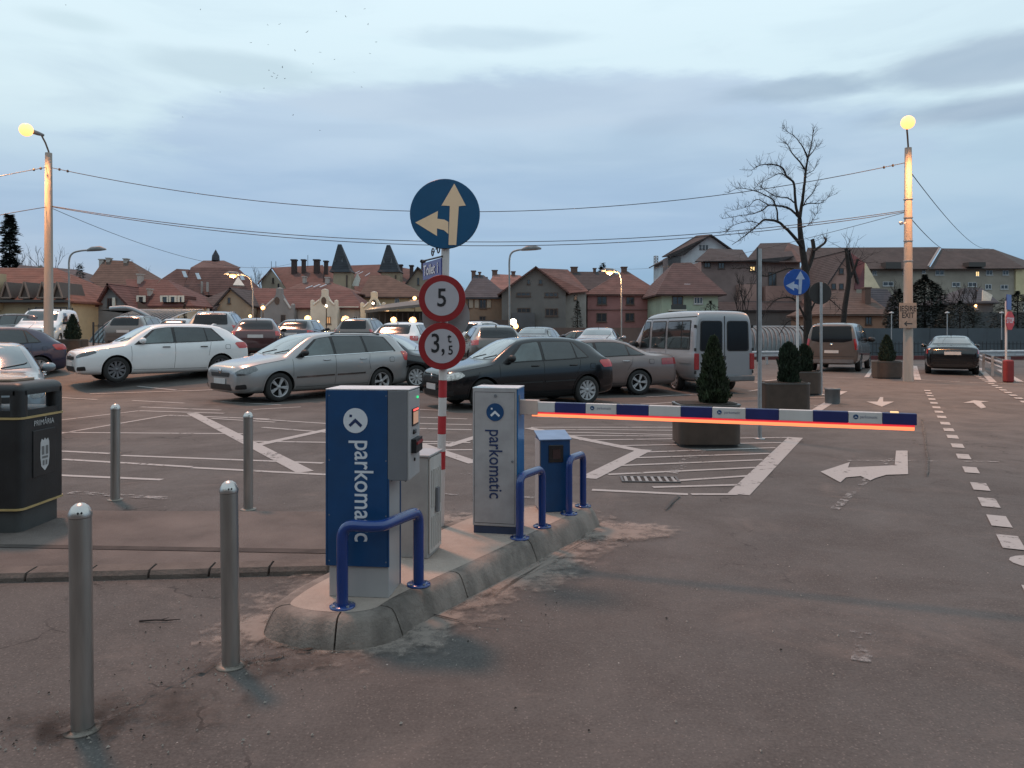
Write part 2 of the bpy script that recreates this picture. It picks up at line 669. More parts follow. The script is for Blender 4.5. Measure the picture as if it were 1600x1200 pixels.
# ------------------------------------------------------------------ ground
XS = [-900, -400, -180, -100, -60] + [-40 + .5 * i for i in range(161)] + [60, 100, 180, 400, 900]
YS = [-60, -20, -6] + [0 + .5 * i for i in range(101)] + [56, 64, 80, 110, 160, 260, 480, 1000, 2000]
g = MB()
vv = [(x, y, hz(x, y)) for y in YS for x in XS]
nx = len(XS)
ff = [(j * nx + i, j * nx + i + 1, (j + 1) * nx + i + 1, (j + 1) * nx + i) for j in range(len(YS) - 1) for i in range(nx - 1)]
g.add(vv, ff, 0, True)
GROUND = g.build('ground', M_ASPH, kind='structure')

LIFT = [0.004]


def line_pts(p, q, step=.5):
    n = max(1, int((q - p).length / step))
    return [p.lerp(q, i / n) for i in range(n + 1)]


def strip(name, p, q, wd, m=None, endcut=None):
    """painted line between two ground points"""
    pts = line_pts(p, q)
    d = (q - p)
    d.z = 0
    d.normalize()
    s = Vector((-d.y, d.x, 0)) * wd / 2
    b = MB()
    vs = []
    LIFT[0] += .00004
    far = p.y > 17.5
    for a in pts:
        for sg in (-1, 1):
            c = a + s * sg
            vs.append((c.x, c.y, hz(c.x, c.y) + LIFT[0] + (.006 if far else 0)))
    b.add(vs, [(2 * i, 2 * i + 1, 2 * i + 3, 2 * i + 2) for i in range(len(pts) - 1)])
    return b.build(name, m or M_LINE, GROUND)


def pline(a, b_, wd=.1, m=None, name='parking_line'):
    return strip(name, gp(*a), gp(*b_), wd, m)


def sheet(name, px, m, parent=None, lift=None, pts=None):
    LIFT[0] += .0002
    P = pts or [gp(x, y) for x, y in px]
    b = MB()
    b.add([(p.x, p.y, hz(p.x, p.y) + (lift or LIFT[0])) for p in P], [tuple(range(len(P)))])
    return b.build(name, m, parent or GROUND)


thin = [((92, 657), (217, 642)), ((217, 642), (350, 646)), ((92, 678), (262, 649)), ((262, 649), (420, 655)), ((92, 676), (380, 678)),
        ((92, 705), (173, 709)), ((190, 712), (505, 724)), ((97, 718), (300, 730)), ((300, 731), (510, 742)), ((92, 743), (253, 750)),
        ((396, 690), (700, 694)), ((140, 616), (380, 608)), ((95, 622), (152, 625)), ((207, 626), (288, 630)), ((220, 636), (345, 641)),
        ((215, 604), (275, 610)), ((330, 654), (430, 660)), ((400, 655), (510, 662)), ((410, 668), (512, 676)), ((395, 640), (470, 636)), ((345, 628), (440, 633)),
        ((655, 662), (737, 664)), ((655, 670), (737, 672)), ((650, 652), (730, 655)), ((656, 704), (738, 703)), ((655, 690), (735, 692)),
        ((655, 640), (700, 642)), ((657, 612), (670, 613)), ((840, 652), (1060, 655)), ((1000, 640), (1080, 636)), ((830, 668), (1055, 668)), ((1164, 648), (1240, 646)),
        ((925, 766), (1075, 773)), ((1000, 632), (1070, 628)), ((1010, 621), (1095, 616)), ((1170, 612), (1230, 603)), ((1180, 598), (1238, 590))]
for a, b_ in thin:
    pline(a, b_, .085 if a[1] > 650 else .10)
thick = [((300, 646), (477, 738), .20), ((396, 697), (520, 670), .17), ((654, 694), (742, 724), .18), ((697, 698), (760, 678), .15),
         ((825, 669), (1003, 705), .17)]
for a, b_, wd in thick:
    pline(a, b_, wd, name='zone_line')
# the hatched no-parking zone
pline((1008, 703), (918, 748), .20, name='zone_line')
pline((1243, 684), (1154, 773), .21, name='zone_line')
A0, A1 = (1003, 706), (925, 745)
for a, b_ in [((838, 671), (1058, 673)), ((852, 675), (1058, 680)), ((880, 681), (1058, 682)), ((905, 688), (1236, 684)), ((960, 697), (1222, 692)), ((1006, 707), (1212, 700)),
              ((988, 716), (1203, 709)), ((968, 728), (1192, 719)), ((950, 742), (1182, 731)), ((1052, 752), (1172, 744)), ((1020, 762), (1166, 758)), ((1080, 773), (1152, 773))]:
    pline(a, b_, .075, name='hatch_line')
pline((1098, 702), (1048, 740), .16, M_LINE_OLD, 'old_line')
pline((640, 771), (860, 779), .09, M_LINE_OLD, 'old_line')
pline((110, 770), (275, 780), .12, M_LINE_OLD, 'old_line')
pline((880, 745), (720, 741), .09, M_LINE_OLD, 'old_line')
pline((1300, 800), (1390, 717), .08, M_LINE_OLD, 'old_line')
pline((1355, 990), (1345, 1035), .09, M_LINE_OLD, 'old_line')
pline((1320, 988), (1365, 993), .05, M_LINE_OLD, 'old_line')
pline((1310, 720), (1560, 722), .06, M_LINE_OLD, 'old_line')
# bays on the far right
for a, b_, wd in [((1366, 573), (1354, 590), .16), ((1429, 572), (1434, 594), .2), ((1530, 575), (1552, 598), .2), ((1561, 578), (1594, 597), .2)]:
    pline(a, b_, wd, name='bay_line')
pline((1240, 588), (1370, 592), .06, name='bay_edge_line')
pline((1440, 594), (1500, 597), .08, name='bay_edge_line')
pline((1515, 598), (1600, 601), .08, name='bay_edge_line')
for k in range(6):
    pline((1363 + 1 - k, 577 + k * 2.6), (1380, 577 + k * 2.6 + .5), .04, name='hatch_line')
pline((1296, 629), (1270, 645), .2, name='zone_line')
pline((1318, 612), (1298, 622), .2, name='zone_line')
pline((1272, 634), (1290, 634), .08, name='hatch_line')
pline((1262, 622), (1300, 622), .08, name='hatch_line')
pline((1280, 611), (1316, 612), .08, name='hatch_line')
# dashes along the lane
LU = Vector((.4600, .8879, 0))
LN = Vector((.8879, -.4600, 0))
p0 = gp(1579, 848, 0.0)
dash_rows = [935, 880, 848, 815, 786, 761, 735, 714, 697, 683, 672, 662, 652, 644, 637, 630, 624, 619, 615, 611]
s0 = None
for row in dash_rows:
    # the dashes lie on one straight line; find where the line passes under that row
    Y = F * EYE / (row - VH)
    c = p0 + LU * ((Y - p0.y) / LU.y)
    if row == 880:
        b = MB()
        b.add([(c.x + .14 + .20 * math.cos(t * PI / 8), c.y + .17 * math.sin(t * PI / 8), .0045) for t in range(16)], [tuple(range(16))])
        b.build('manhole_cover_paint', M_LINE, GROUND)
        continue
    strip('lane_dash', c - LU * .21, c + LU * .21, .145)
for k in range(14):
    c = gp(1612, 634, 0.0) + LU * (k * .95)
    strip('lane_dash', c - LU * .23, c + LU * .23, .16)
sheet('turn_arrow', [(1282, 738), (1328, 723), (1325, 731.5), (1398, 728), (1400, 705), (1418, 705), (1419, 742), (1385, 743), (1368, 748), (1360, 752), (1345, 745), (1322, 747), (1313, 755)], M_LINE)
sheet('forward_arrow', [(1375, 621), (1380, 621), (1380, 628), (1397, 628), (1378, 636), (1354, 628), (1371, 628)], M_LINE)
sheet('forward_arrow', [(1505, 630), (1522, 626), (1545, 628), (1533, 629), (1541, 637), (1533, 639), (1521, 630)], M_LINE)


# irregular dust and mud drifts (worn edges, vertex fade)
def drift(name, pts, m, lift):
    """pts: closed outline in world; the middle is solid, the rim fades out"""
    c = sum(pts, Vector()) / len(pts)
    b = MB()
    n = len(pts)
    rings = [1.0, .72, .4]
    vs = []
    for k in rings:
        vs += [c.lerp(p, k) for p in pts]
    vs.append(c)
    vs = [(p.x, p.y, hz(p.x, p.y) + lift) for p in vs]
    fs = []
    for r in range(2):
        for i in range(n):
            j = (i + 1) % n
            fs.append((r * n + i, r * n + j, (r + 1) * n + j, (r + 1) * n + i))
    for i in range(n):
        fs.append((2 * n + i, 2 * n + (i + 1) % n, 3 * n))
    b.add(vs, fs)
    o = b.build(name, m, GROUND)
    at_ = o.data.attributes.new('fade', 'FLOAT', 'POINT')
    vals = [0.0] * n + [.5] * n + [.8] * n + [.9]
    at_.data.foreach_set('value', vals)
    return o


# ------------------------------------------------------------------ low pavement on the left with its kerb stones
PZ = .05
k0 = gp(-260, 905, PZ)
k1 = gp(512, 886, PZ)
kd = (k1 - k0).normalized()
kn = Vector((-kd.y, kd.x, 0))
pv = MB()
pfar0 = gp(-260, 796, PZ)
pfar1 = gp(640, 800, PZ)
q = [k0 + kn * .16, k1 + kn * .16 + kd * .25, pfar1, pfar0]
pv.add([p.to_tuple() for p in q] + [(p.x, p.y, 0.0) for p in q], [(0, 1, 2, 3), (3, 2, 6, 7), (0, 3, 7, 4), (1, 0, 4, 5), (2, 1, 5, 6)])
PAVE = pv.build('pavement', M_PAVE, kind='structure')
L = (k1 - k0).length
n = 8
for i in range(n):
    a = k0 + kd * (L * i / n + .008)
    b_ = k0 + kd * (L * (i + 1) / n - .008)
    s = MB()
    w_ = .15
    prof = [(0, -.02), (.0, PZ * .55), (.02, PZ + .004), (w_, PZ + .008), (w_, -.02)]
    vs = []
    for e in (a, b_):
        for d, z in prof:
            vs.append((e + kn * d).to_tuple()[:2] + (z + random.uniform(-.001, .001),))
    m_ = len(prof)
    s.add(vs, [(j, j + m_, (j + 1) % m_ + m_, (j + 1) % m_) for j in range(m_)] + [tuple(range(m_)), tuple(range(2 * m_ - 1, m_ - 1, -1))])
    s.build('kerb_stone', mat('old_kerb', (.135, .108, .093), .9, var=.2, scale=4, bump=.6, bscale=40, dirt=((.07, .056, .048), .7)), PAVE)
# old joint across the pavement (dark recessed strip with its edge stones)
j0, j1 = gp(-200, 850, PZ), gp(512, 862, PZ)
jd = (j1 - j0).normalized()
jn = Vector((-jd.y, jd.x, 0))
s = MB()
s.add([(j0 - jn * .035).to_tuple()[:2] + (PZ + .004,), (j1 - jn * .05).to_tuple()[:2] + (PZ + .004,), (j1 + jn * .05).to_tuple()[:2] + (PZ + .004,), (j0 + jn * .035).to_tuple()[:2] + (PZ + .004,)], [(0, 1, 2, 3)])
s.build('joint', mat('joint_fill', (.055, .042, .036), .9, var=.3), PAVE)

# ------------------------------------------------------------------ traffic island
IZ = .15
ISL = thing('traffic_island', 'narrow raised concrete island that carries the ticket machine and the barrier cabinet', 'traffic island')
top_px = [(428, 948), (470, 962), (540, 966), (600, 957), (640, 934), (720, 896), (800, 858), (850, 833), (922, 797), (918, 789), (880, 781), (835, 787), (745, 800), (665, 830), (590, 862), (512, 892), (450, 925)]
TOP = [gp(x, y, IZ) for x, y in top_px]
# resample the outline evenly with a spline
def catmull(P, n, closed=True):
    out = []
    m_ = len(P)
    for i in range(m_ if closed else m_ - 1):
        if closed:
            a, b, c, d = P[i - 1], P[i], P[(i + 1) % m_], P[(i + 2) % m_]
        else:
            a, b, c, d = P[max(0, i - 1)], P[i], P[i + 1], P[min(m_ - 1, i + 2)]
        for k in range(n):
            t = k / n
            out.append(.5 * ((2 * b) + (c - a) * t + (2 * a - 5 * b + 4 * c - d) * t * t + (3 * b - a - 3 * c + d) * t ** 3))
    if not closed:
        out.append(P[-1])
    return out


OUT = catmull(TOP, 5)
cen = sum(OUT, Vector()) / len(OUT)
n = len(OUT)
nor = []
for i in range(n):
    t = (OUT[(i + 1) % n] - OUT[i - 1])
    t.z = 0
    t.normalize()
    nn_ = Vector((t.y, -t.x, 0))
    nor.append(nn_)
if (OUT[0] + nor[0] * .1 - cen).length < (OUT[0] - cen).length:
    nor = [-q for q in nor]
# top
tb = MB()
inner = [OUT[i] - nor[i] * .085 for i in range(n)]
tb.add([(p.x, p.y, IZ + .002 * noise.noise(p * 3)) for p in inner], [tuple(range(n))])
o = tb.build('concrete_top', M_KERBTOP, ISL)
if o.data.polygons[0].normal.z < 0:
    o.data.flip_normals()
prof = [(-.085, IZ - .001), (-.04, IZ + .001), (-.012, IZ - .008), (.006, IZ - .03), (.03, .07), (.05, .02), (.055, -.02)]
cuts = [0, 9, 17, 25, 33, 42, 52, 62, 72, n]
for a, b_ in zip(cuts, cuts[1:]):
    s = MB()
    idx = list(range(a, b_ + 1))
    vs = []
    for c_, i in enumerate(idx):
        P_, Nn = OUT[i % n].copy(), nor[i % n]
        tdir = (OUT[(i + 1) % n] - OUT[(i - 1) % n]).normalized()
        if c_ == 0:
            P_ += tdir * .005
        if c_ == len(idx) - 1:
            P_ -= tdir * .005
        for d, z in prof:
            r_ = .004 * noise.noise(P_ * 9 + Vector((0, 0, z * 8)))
            vs.append((P_.x + Nn.x * (d + r_), P_.y + Nn.y * (d + r_), z + r_ * .5))
    m_ = len(prof)
    fs = [(k * m_ + j, k * m_ + j + 1, (k + 1) * m_ + j + 1, (k + 1) * m_ + j) for k in range(len(idx) - 1) for j in range(m_ - 1)]
    s.add(vs, fs, 0, True)
    s.add(vs[:m_], [tuple(range(m_))])
    s.add(vs[-m_:], [tuple(range(m_ - 1, -1, -1))])
    o = s.build('kerb_stone', M_KERB, ISL)
    bm = bmesh.new()
    bm.from_mesh(o.data)
    bmesh.ops.recalc_face_normals(bm, faces=bm.faces)
    bm.to_mesh(o.data)
    bm.free()
# dark core just under the joints
s = MB()
s.add([(OUT[i] - nor[i] * .02).to_tuple()[:2] + (z,) for z in (IZ - .03, 0.0) for i in range(n)], [(i, (i + 1) % n, n + (i + 1) % n, n + i) for i in range(n)])
s.build('joint_mortar', M_JOINT, ISL)
# cement dust round the foot of the island, mud in the gutter
drift('cement_dust', [OUT[i] + nor[i] * (.44 + .22 * noise.noise(OUT[i] * 2)) for i in range(n)], M_DUST, .0105)
right = [OUT[i] + nor[i] * .08 for i in range(24, 42)]
drift('gutter_mud', right + [OUT[i] + nor[i] * (.17 + .08 * noise.noise(OUT[i] * 4)) for i in range(41, 23, -1)], M_DUST, .0125)
for cx, cy, rx, ry, mm in [(975, 832, .55, .30, M_DUST), (470, 985, .55, .25, M_DUST), (200, 1120, .8, .30, M_MUD), (130, 1138, .35, .18, M_MUD), (420, 1045, .6, .16, M_MUD), (620, 812, 1.0, .3, M_DUST)]:
    c = gp(cx, cy)
    drift('dirt_patch', [c + Vector((rx * math.cos(t * PI / 12) * (1 + .3 * noise.noise(Vector((cx, t, 0)))), ry * math.sin(t * PI / 12) * (1 + .3 * noise.noise(Vector((cy, t, 5)))), 0)) for t in range(24)], mm, .0145 + .0003 * (cx % 7))
# crack that runs from the near bollard to the island
ck = [gp(x, y) for x, y in [(60, 1165), (120, 1140), (190, 1120), (240, 1085), (300, 1060), (360, 1035), (430, 1030), (500, 1012), (600, 1003)]]
ck = catmull(ck, 6, False)
s = MB()
vs = []
for i, p in enumerate(ck):
    wd = .012 + .018 * abs(noise.noise(p * 7))
    j = Vector((noise.noise(p * 11), noise.noise(p * 13 + Vector((3, 0, 0))), 0)) * .05
    for sg in (-1, 1):
        vs.append((p.x + j.x, p.y + j.y + sg * wd, .0175))
s.add(vs, [(2 * i, 2 * i + 1, 2 * i + 3, 2 * i + 2) for i in range(len(ck) - 1)])
s.build('crack', worn_mat('crack_fill', (.03, .025, .022), .40, .50, 14, 3), GROUND)
# long construction joint in the lane
for pts in ([(1440, 655), (1446, 690), (1450, 745)], [(1060, 776), (1040, 798)], [(650, 958), (720, 975), (830, 985)]):
    ck = catmull([gp(*p) for p in pts], 6, False)
    s = MB()
    vs = []
    for p in ck:
        jx = .03 * noise.noise(p * 6)
        for sg in (-1, 1):
            vs.append((p.x + jx + sg * .012, p.y, .018 + .001))
    s.add(vs, [(2 * i, 2 * i + 1, 2 * i + 3, 2 * i + 2) for i in range(len(ck) - 1)])
    s.build('crack', MATS['crack_fill'], GROUND)

# crumbs, gravel and litter: nobody could count them
s = MB()
rr = random.Random(3)
spots = [(200, 1110, .9, 90), (370, 1035, .5, 70), (120, 1140, .35, 50), (700, 960, .7, 50), (930, 840, .5, 60), (480, 1000, 1.0, 60), (620, 800, .8, 25), (180, 785, 1.0, 18), (390, 800, .9, 18), (1000, 1050, 2.0, 40), (300, 930, 1.0, 26), (1300, 900, 2.0, 24)]
for cx, cy, rd, cnt in spots:
    c = gp(cx, cy)
    for _ in range(cnt):
        a, q = rr.uniform(0, 2 * PI), rd * rr.random() ** .7
        p = c + Vector((q * math.cos(a), q * .6 * math.sin(a), 0))
        r_ = rr.uniform(.003, .009)
        vs = [p + Vector((r_ * rr.uniform(.6, 1.3) * x, r_ * rr.uniform(.6, 1.3) * y, .006 + r_ * z)) for x, y, z in ((1, 0, 0), (-.5, .9, 0), (-.5, -.9, 0), (.1, 0, .9))]
        s.add(vs, [(0, 1, 3), (1, 2, 3), (2, 0, 3), (0, 2, 1)], 0 if rr.random() < .3 else 1)
s.build('gravel', [mat('crumb_dark', (.03, .025, .02), .9), mat('crumb_pale', (.34, .30, .26), .9)], kind='stuff')
# a fallen twig
tw = MB()
a = gp(218, 972)
tw.tube([a, a + Vector((.09, -.005, .008)), a + Vector((.15, .0, .004)), a + Vector((.22, .01, .006))], [.005, .004, .004, .002], 6)
tw.tube([a + Vector((.12, 0, .008)), a + Vector((.15, .03, .008))], [.003, .001], 5)
tag(tw.build('fallen_twig', M_TWIG, loc=(0, 0, .006)), 'thin dark twig lying on the brown asphalt between the two near bollards', 'twig')

# drain grates
def drain(cx, cy, label, L_=.62, W_=.3):
    c = gp(cx, cy, 0.0)
    t = thing('drain_grate', label, 'drain grate', (c.x, c.y, 0), R(-4), 'drain grates in the asphalt')
    f = MB()
    z = .014
    f.bbox((-L_ / 2, -W_ / 2, .002), (L_ / 2, -W_ / 2 + .025, z))
    f.bbox((-L_ / 2, W_ / 2 - .025, .002), (L_ / 2, W_ / 2, z))
    f.bbox((-L_ / 2, -W_ / 2 + .025, .002), (-L_ / 2 + .025, W_ / 2 - .025, z))
    f.bbox((L_ / 2 - .025, -W_ / 2 + .025, .002), (L_ / 2, W_ / 2 - .025, z))
    f.build('frame', mat('cast_iron', (.12, .12, .12), .6, metal=.5), t)
    h = MB()
    h.bbox((-L_ / 2 + .025, -W_ / 2 + .025, .002), (L_ / 2 - .025, W_ / 2 - .025, .0055 + LIFT[0] * 0))
    h.build('pit', M_JOINT, t)
    for i in range(8):
        x = -L_ / 2 + .055 + i * (L_ - .11) / 7
        b = MB()
        b.box((x, 0, .010), (.03, W_ - .052, .008))
        b.build('bar', mat('grate_bar', (.30, .29, .28), .5, metal=.4), t)


drain(1015, 750, 'iron drain grate in front of the hatched zone, nearest the blue hoops')
drain(1186, 660, 'small iron drain grate beside the foot of the tall thin pole', .9, .3)

# ------------------------------------------------------------------ steel bollards
def bollard(px, py, toppy, label, z=None):
    c = gp(px, py, z)
    H_ = EYE - (toppy - VH) * c.y / F - c.z
    t = thing('steel_bollard', label, 'bollard', c, 0, 'steel bollards round the pavement')
    t.rotation_euler = (R(random.uniform(-.4, .4)), R(-.8) if px < 400 and py > 1000 else 0, 0)
    rd = .042
    b = MB()
    b.lathe((0, 0, 0), [(rd, .0), (rd, H_ - .058)], 28)
    b.build('post', M_STEEL, t)
    b = MB()
    b.lathe((0, 0, H_ - .056), [(rd + .002, 0), (rd + .003, .012), (rd * .93, .027), (rd * .72, .043), (rd * .4, .053), (.0001, .057)], 28)
    b.build('cap', M_STEELCAP, t)
    for k in range(2):
        s = MB()
        a = R(-70 + k * 17)
        s.lathe((math.cos(a) * (rd + .001), math.sin(a) * (rd + .001), H_ - .034), [(.0001, -.006), (.005, 0), (.0001, .006)], 8)
        s.build('screw', M_BLKPRINT, t)
    b = MB()
    b.lathe((0, 0, 0), [(.070, .001), (.070, .006), (rd + .004, .010)], 28)
    b.build('base_flange', mat('flange', (.24, .21, .18), .5, metal=.5), t)
    return t


bollard(129, 1140, 786, 'nearest steel bollard, at the lower left beside the crack')
bollard(361, 1040, 751, 'second steel bollard, between the nearest one and the concrete island')
bollard(180, 781, 631, 'steel bollard just to the right of the black litter bin')
bollard(388, 796, 643, 'steel bollard at the far pavement edge, nearest the blue ticket machine')

# ------------------------------------------------------------------ blue hoops
def hoop(pts, label, rad=.031):
    base = pts[0]
    t = thing('guard_hoop', label, 'guard hoop', base, 0, 'blue tubular guard hoops on the island')
    P_ = [p - base for p in pts]
    # round the corners
    out = [P_[0]]
    for i in range(1, len(P_) - 1):
        a, b, c = P_[i - 1], P_[i], P_[i + 1]
        r_ = min(.075, (a - b).length * .4, (c - b).length * .4)
        u, v = (a - b).normalized() * r_, (c - b).normalized() * r_
        for k in range(7):
            s_ = k / 6
            out.append((b + u) * (1 - s_) ** 2 + b * 2 * s_ * (1 - s_) + (b + v) * s_ * s_)
    out.append(P_[-1])
    b = MB()
    b.tube(out, rad, 16)
    b.build('tube', M_RAIL, t)
    for e in (P_[0], P_[-1]):
        f = MB()
        f.lathe((e.x, e.y, e.z + .001), [(.068, 0), (.068, .008), (rad + .004, .010)], 20)
        fl = f.build('base_flange', M_RAIL, t)
        for k in range(4):
            a = R(45 + 90 * k)
            s = MB()
            s.lathe((e.x + .052 * math.cos(a), e.y + .052 * math.sin(a), e.z + .009), [(.008, 0), (.008, .008)], 6)
            s.build('bolt', M_GALV, fl)


def ip(x, y):
    return gp(x, y, IZ)


def up(p, z):
    return Vector((p.x, p.y, z))


a, b_ = ip(535, 948), ip(654, 914)
mid = at(592, 824, F * (EYE - .575) / (824 - VH))
hoop([a, up(a, .585), mid, up(b_, .575), b_], 'nearest blue guard hoop, bent round the corner of the ticket machine')
a, b_ = ip(812, 841), ip(847, 823)
hoop([a, up(a, .585), up(b_, .585), b_], 'blue guard hoop in front of the barrier cabinet, middle of the three', .028)
a, b_ = ip(889, 803), ip(911, 791)
hoop([a, up(a, .59), up(b_, .59), b_], 'farthest blue guard hoop, to the right of the small blue box', .028)

# ------------------------------------------------------------------ ticket machine
def logo_parts(parent, M, r, disc, ink):
    b = MB()
    b.lathe((0, 0, 0), [(r, 0), (r, .002)], 36, M=M.to_3x3())
    o = b.build('logo', disc, parent, loc=M.translation)
    g = MB()
    M3 = M.to_3x3()
    def q(x, y, z=.0035):
        return M3 @ Vector((x * r, y * r, z))
    wd = .11
    L0, A_, R0 = (-.48, -.42), (.0, .02), (.50, -.44)
    g.add([q(L0[0] - wd * .7, L0[1] + wd * .8), q(L0[0] + wd * .7, L0[1] - wd * .8), q(A_[0], A_[1] - wd * 1.5), q(R0[0] - wd * .7, R0[1] - wd * .8), q(R0[0] + wd * .7, R0[1] + wd * .8), q(A_[0], A_[1] + wd * 1.5)], [(0, 1, 2, 5), (5, 2, 3, 4)])
    g.add([q(-.48, .28), q(-.28, .28), q(-.28, .48), q(-.48, .48)], [(0, 1, 2, 3)])
    g.build('chevron', ink, o)
    return o


TH = R(11)
def cab_frame(px, py, rz):
    c = gp(px, py, IZ)
    return c, Matrix.Rotation(rz, 3, 'Z')


c, Rm = cab_frame(607.5, 935, -TH + R(0))
# local axes: x to the right along the front, y away, origin at the front-right bottom corner
TM = thing('ticket_machine', 'tall blue and grey ticket machine with the white wordmark running down its side', 'ticket machine', c, R(-6))
zt = 1.283 - IZ
b = MB()
b.bbox((-.335, 0, 0), (0, .235, zt - .004))
bevel_mesh(b.build('column', M_GREYC, TM), .004)
b = MB()
b.bbox((-.34, -.014, .172), (-.004, -.001, zt))
b.bbox((-.0035, -.014, .172), (.0045, .0, zt - .48))
b.bbox((-.352, -.013, .172), (-.3405, .215, zt - .001))
b.bbox((-.005, .2365, .0), (.004, .25, zt - .45))
bevel_mesh(b.build('blue_panel', M_BLUE, TM), .003)
b = MB()
b.bbox((-.0035, -.012, zt - .49), (.105, .235, zt - .001))
o = bevel_mesh(b.build('reader_head', M_GREYD, TM), .004)
b = MB()
b.bbox((.1055, -.010, zt - .486), (.117, .233, zt - .004))
fp = bevel_mesh(b.build('front_plate', M_GREYC, TM), .003)
b = MB()
b.bbox((-.352, -.013, zt + .0005), (.117, .235, zt + .008))
bevel_mesh(b.build('top_cover', mat('pale_cover', (.62, .62, .63), .4), TM), .003)
def on_plate(name, y0, y1, z0, z1, th, m, par=TM):
    q_ = MB()
    q_.bbox((.1175, y0, zt - z0), (.1175 + th, y1, zt - z1))
    return q_.build(name, m, par)
on_plate('screen_bezel', .045, .175, .20, .105, .006, M_BLKPRINT)
on_plate('screen', .055, .165, .19, .125, .008, M_SCREEN)
on_plate('indicator_strip', .055, .165, .118, .108, .009, M_REDLED)
on_plate('ticket_slot', .03, .18, .345, .27, .028, M_BLKPRINT)
on_plate('slot_lip', .04, .17, .30, .285, .034, M_SIGNRED)
on_plate('green_light', .16, .18, .055, .043, .006, M_GREENLED)
for k, (y_, z_) in enumerate([(.08, .235), (.12, .235)]):
    q_ = MB()
    q_.lathe((.1175, y_, zt - z_), [(.014, 0), (.012, .008)], 14, M=Matrix.Rotation(R(90), 3, 'Y'))
    q_.build('button', M_GREYD if k else M_BLKPRINT, TM)
q_ = MB()
q_.lathe((.1175, .10, zt - .39), [(.010, 0), (.009, .006)], 12, M=Matrix.Rotation(R(90), 3, 'Y'))
q_.build('lock', M_BLKPRINT, TM)
for y_, z_ in ((.0 - .001, .50),):
    for xx in (.012, .09):
        q_ = MB()
        q_.lathe((xx, .012, zt - .493), [(.004, -.004), (.004, .004)], 8)
        q_.build('screw', M_BLKPRINT, TM)
right, up_ = Vector((1, 0, 0)), Vector((0, 0, 1))
logo_parts(TM, face_M((-.182, -.0145, zt - .165), right, up_), .068, M_WHITEP, M_NAVYP)
text_obj('wordmark', 'parkomatic', .150, M_WHITEP, TM, face_M((-.140, -.0145, zt - .548), Vector((0, 0, -1)), Vector((1, 0, 0))), .0012, .0012, .82)

# grey cable cabinet behind it
c = gp(668, 874, IZ)
CC = thing('cable_cabinet', 'light grey cable cabinet with a slatted door, behind the ticket machine', 'cabinet', c, -TH * 1.1)
hc = (EYE - (712 - VH) * c.y / F) - IZ
b = MB()
b.bbox((-.30, 0, 0), (0, .26, hc - .012))
bevel_mesh(b.build('housing', mat('cabinet_grey', (.33, .32, .31), .55, dirt=((.26, .24, .22), .5)), CC), .006)
b = MB()
b.bbox((-.31, -.01, hc - .011), (.018, .27, hc + .004))
bevel_mesh(b.build('lid', M_GREYC, CC), .005)
b = MB()
b.bbox((.0015, .012, .03), (.014, .248, hc - .02))
dr = bevel_mesh(b.build('door', mat('door_grey', (.50, .47, .44), .5, dirt=((.34, .31, .28), .5), streak=True), CC), .003)
for k in range(5):
    for (z0, z1) in ((.06, .26), (.32, hc - .10)):
        q_ = MB()
        q_.bbox((.0145, .035 + k * .044, z0), (.021, .047 + k * .044, z1))
        q_.build('rib', mat('door_grey', (.5, .47, .44)), dr)
q_ = MB()
q_.bbox((.0215, .105, hc * .42), (.036, .145, hc * .66))
q_.build('handle', M_GREYD, dr)

# ------------------------------------------------------------------ barrier cabinet and arm
c = gp(807, 836, IZ)
BC = thing('barrier_cabinet', 'white and blue barrier cabinet with the dark wordmark running down its front', 'barrier cabinet', c, -TH)
hb = EYE - (607 - VH) * c.y / F - IZ
W_ = 69 / F * c.y * 1.02
D_ = .26
b = MB()
b.bbox((-W_, 0, .055), (0, D_, hb - .006))
bevel_mesh(b.build('housing', mat('cabinet_white', (.36, .345, .35), .42, coat=.2, dirt=((.40, .37, .36), .4)), BC), .004)
b = MB()
b.bbox((-W_ + .006, .006, 0), (-.006, D_ - .006, .054))
b.build('plinth', mat('plinth_blue', (.03, .045, .09), .5), BC)
b = MB()
b.bbox((.0015, .006, .0), (.010, D_, hb - .004))
bevel_mesh(b.build('side_panel', M_BOXBLUE, BC), .002)
b = MB()
b.bbox((-W_ - .002, -.002, hb - .0055), (.012, D_ + .004, hb + .004))
bevel_mesh(b.build('top_cover', mat('pale_cover', (.62, .62, .63), .4), BC), .003)
logo_parts(BC, face_M((-W_ * .485, -.002, hb - .172), right, up_), .064, M_SIGNBLUE2 if False else M_BLUE, M_WHITEP)
text_obj('wordmark', 'parkomatic', .138, M_NAVYP, BC, face_M((-W_ * .485, -.002, hb - .545), Vector((0, 0, -1)), Vector((1, 0, 0))), .0012, .0008, .80)
q_ = MB()
q_.lathe((-W_ * .48, 0, hb - .055), [(.012, 0), (.010, .006)], 14, M=Matrix.Rotation(R(90), 3, 'X'))
q_.build('lock', M_GREYD, BC)

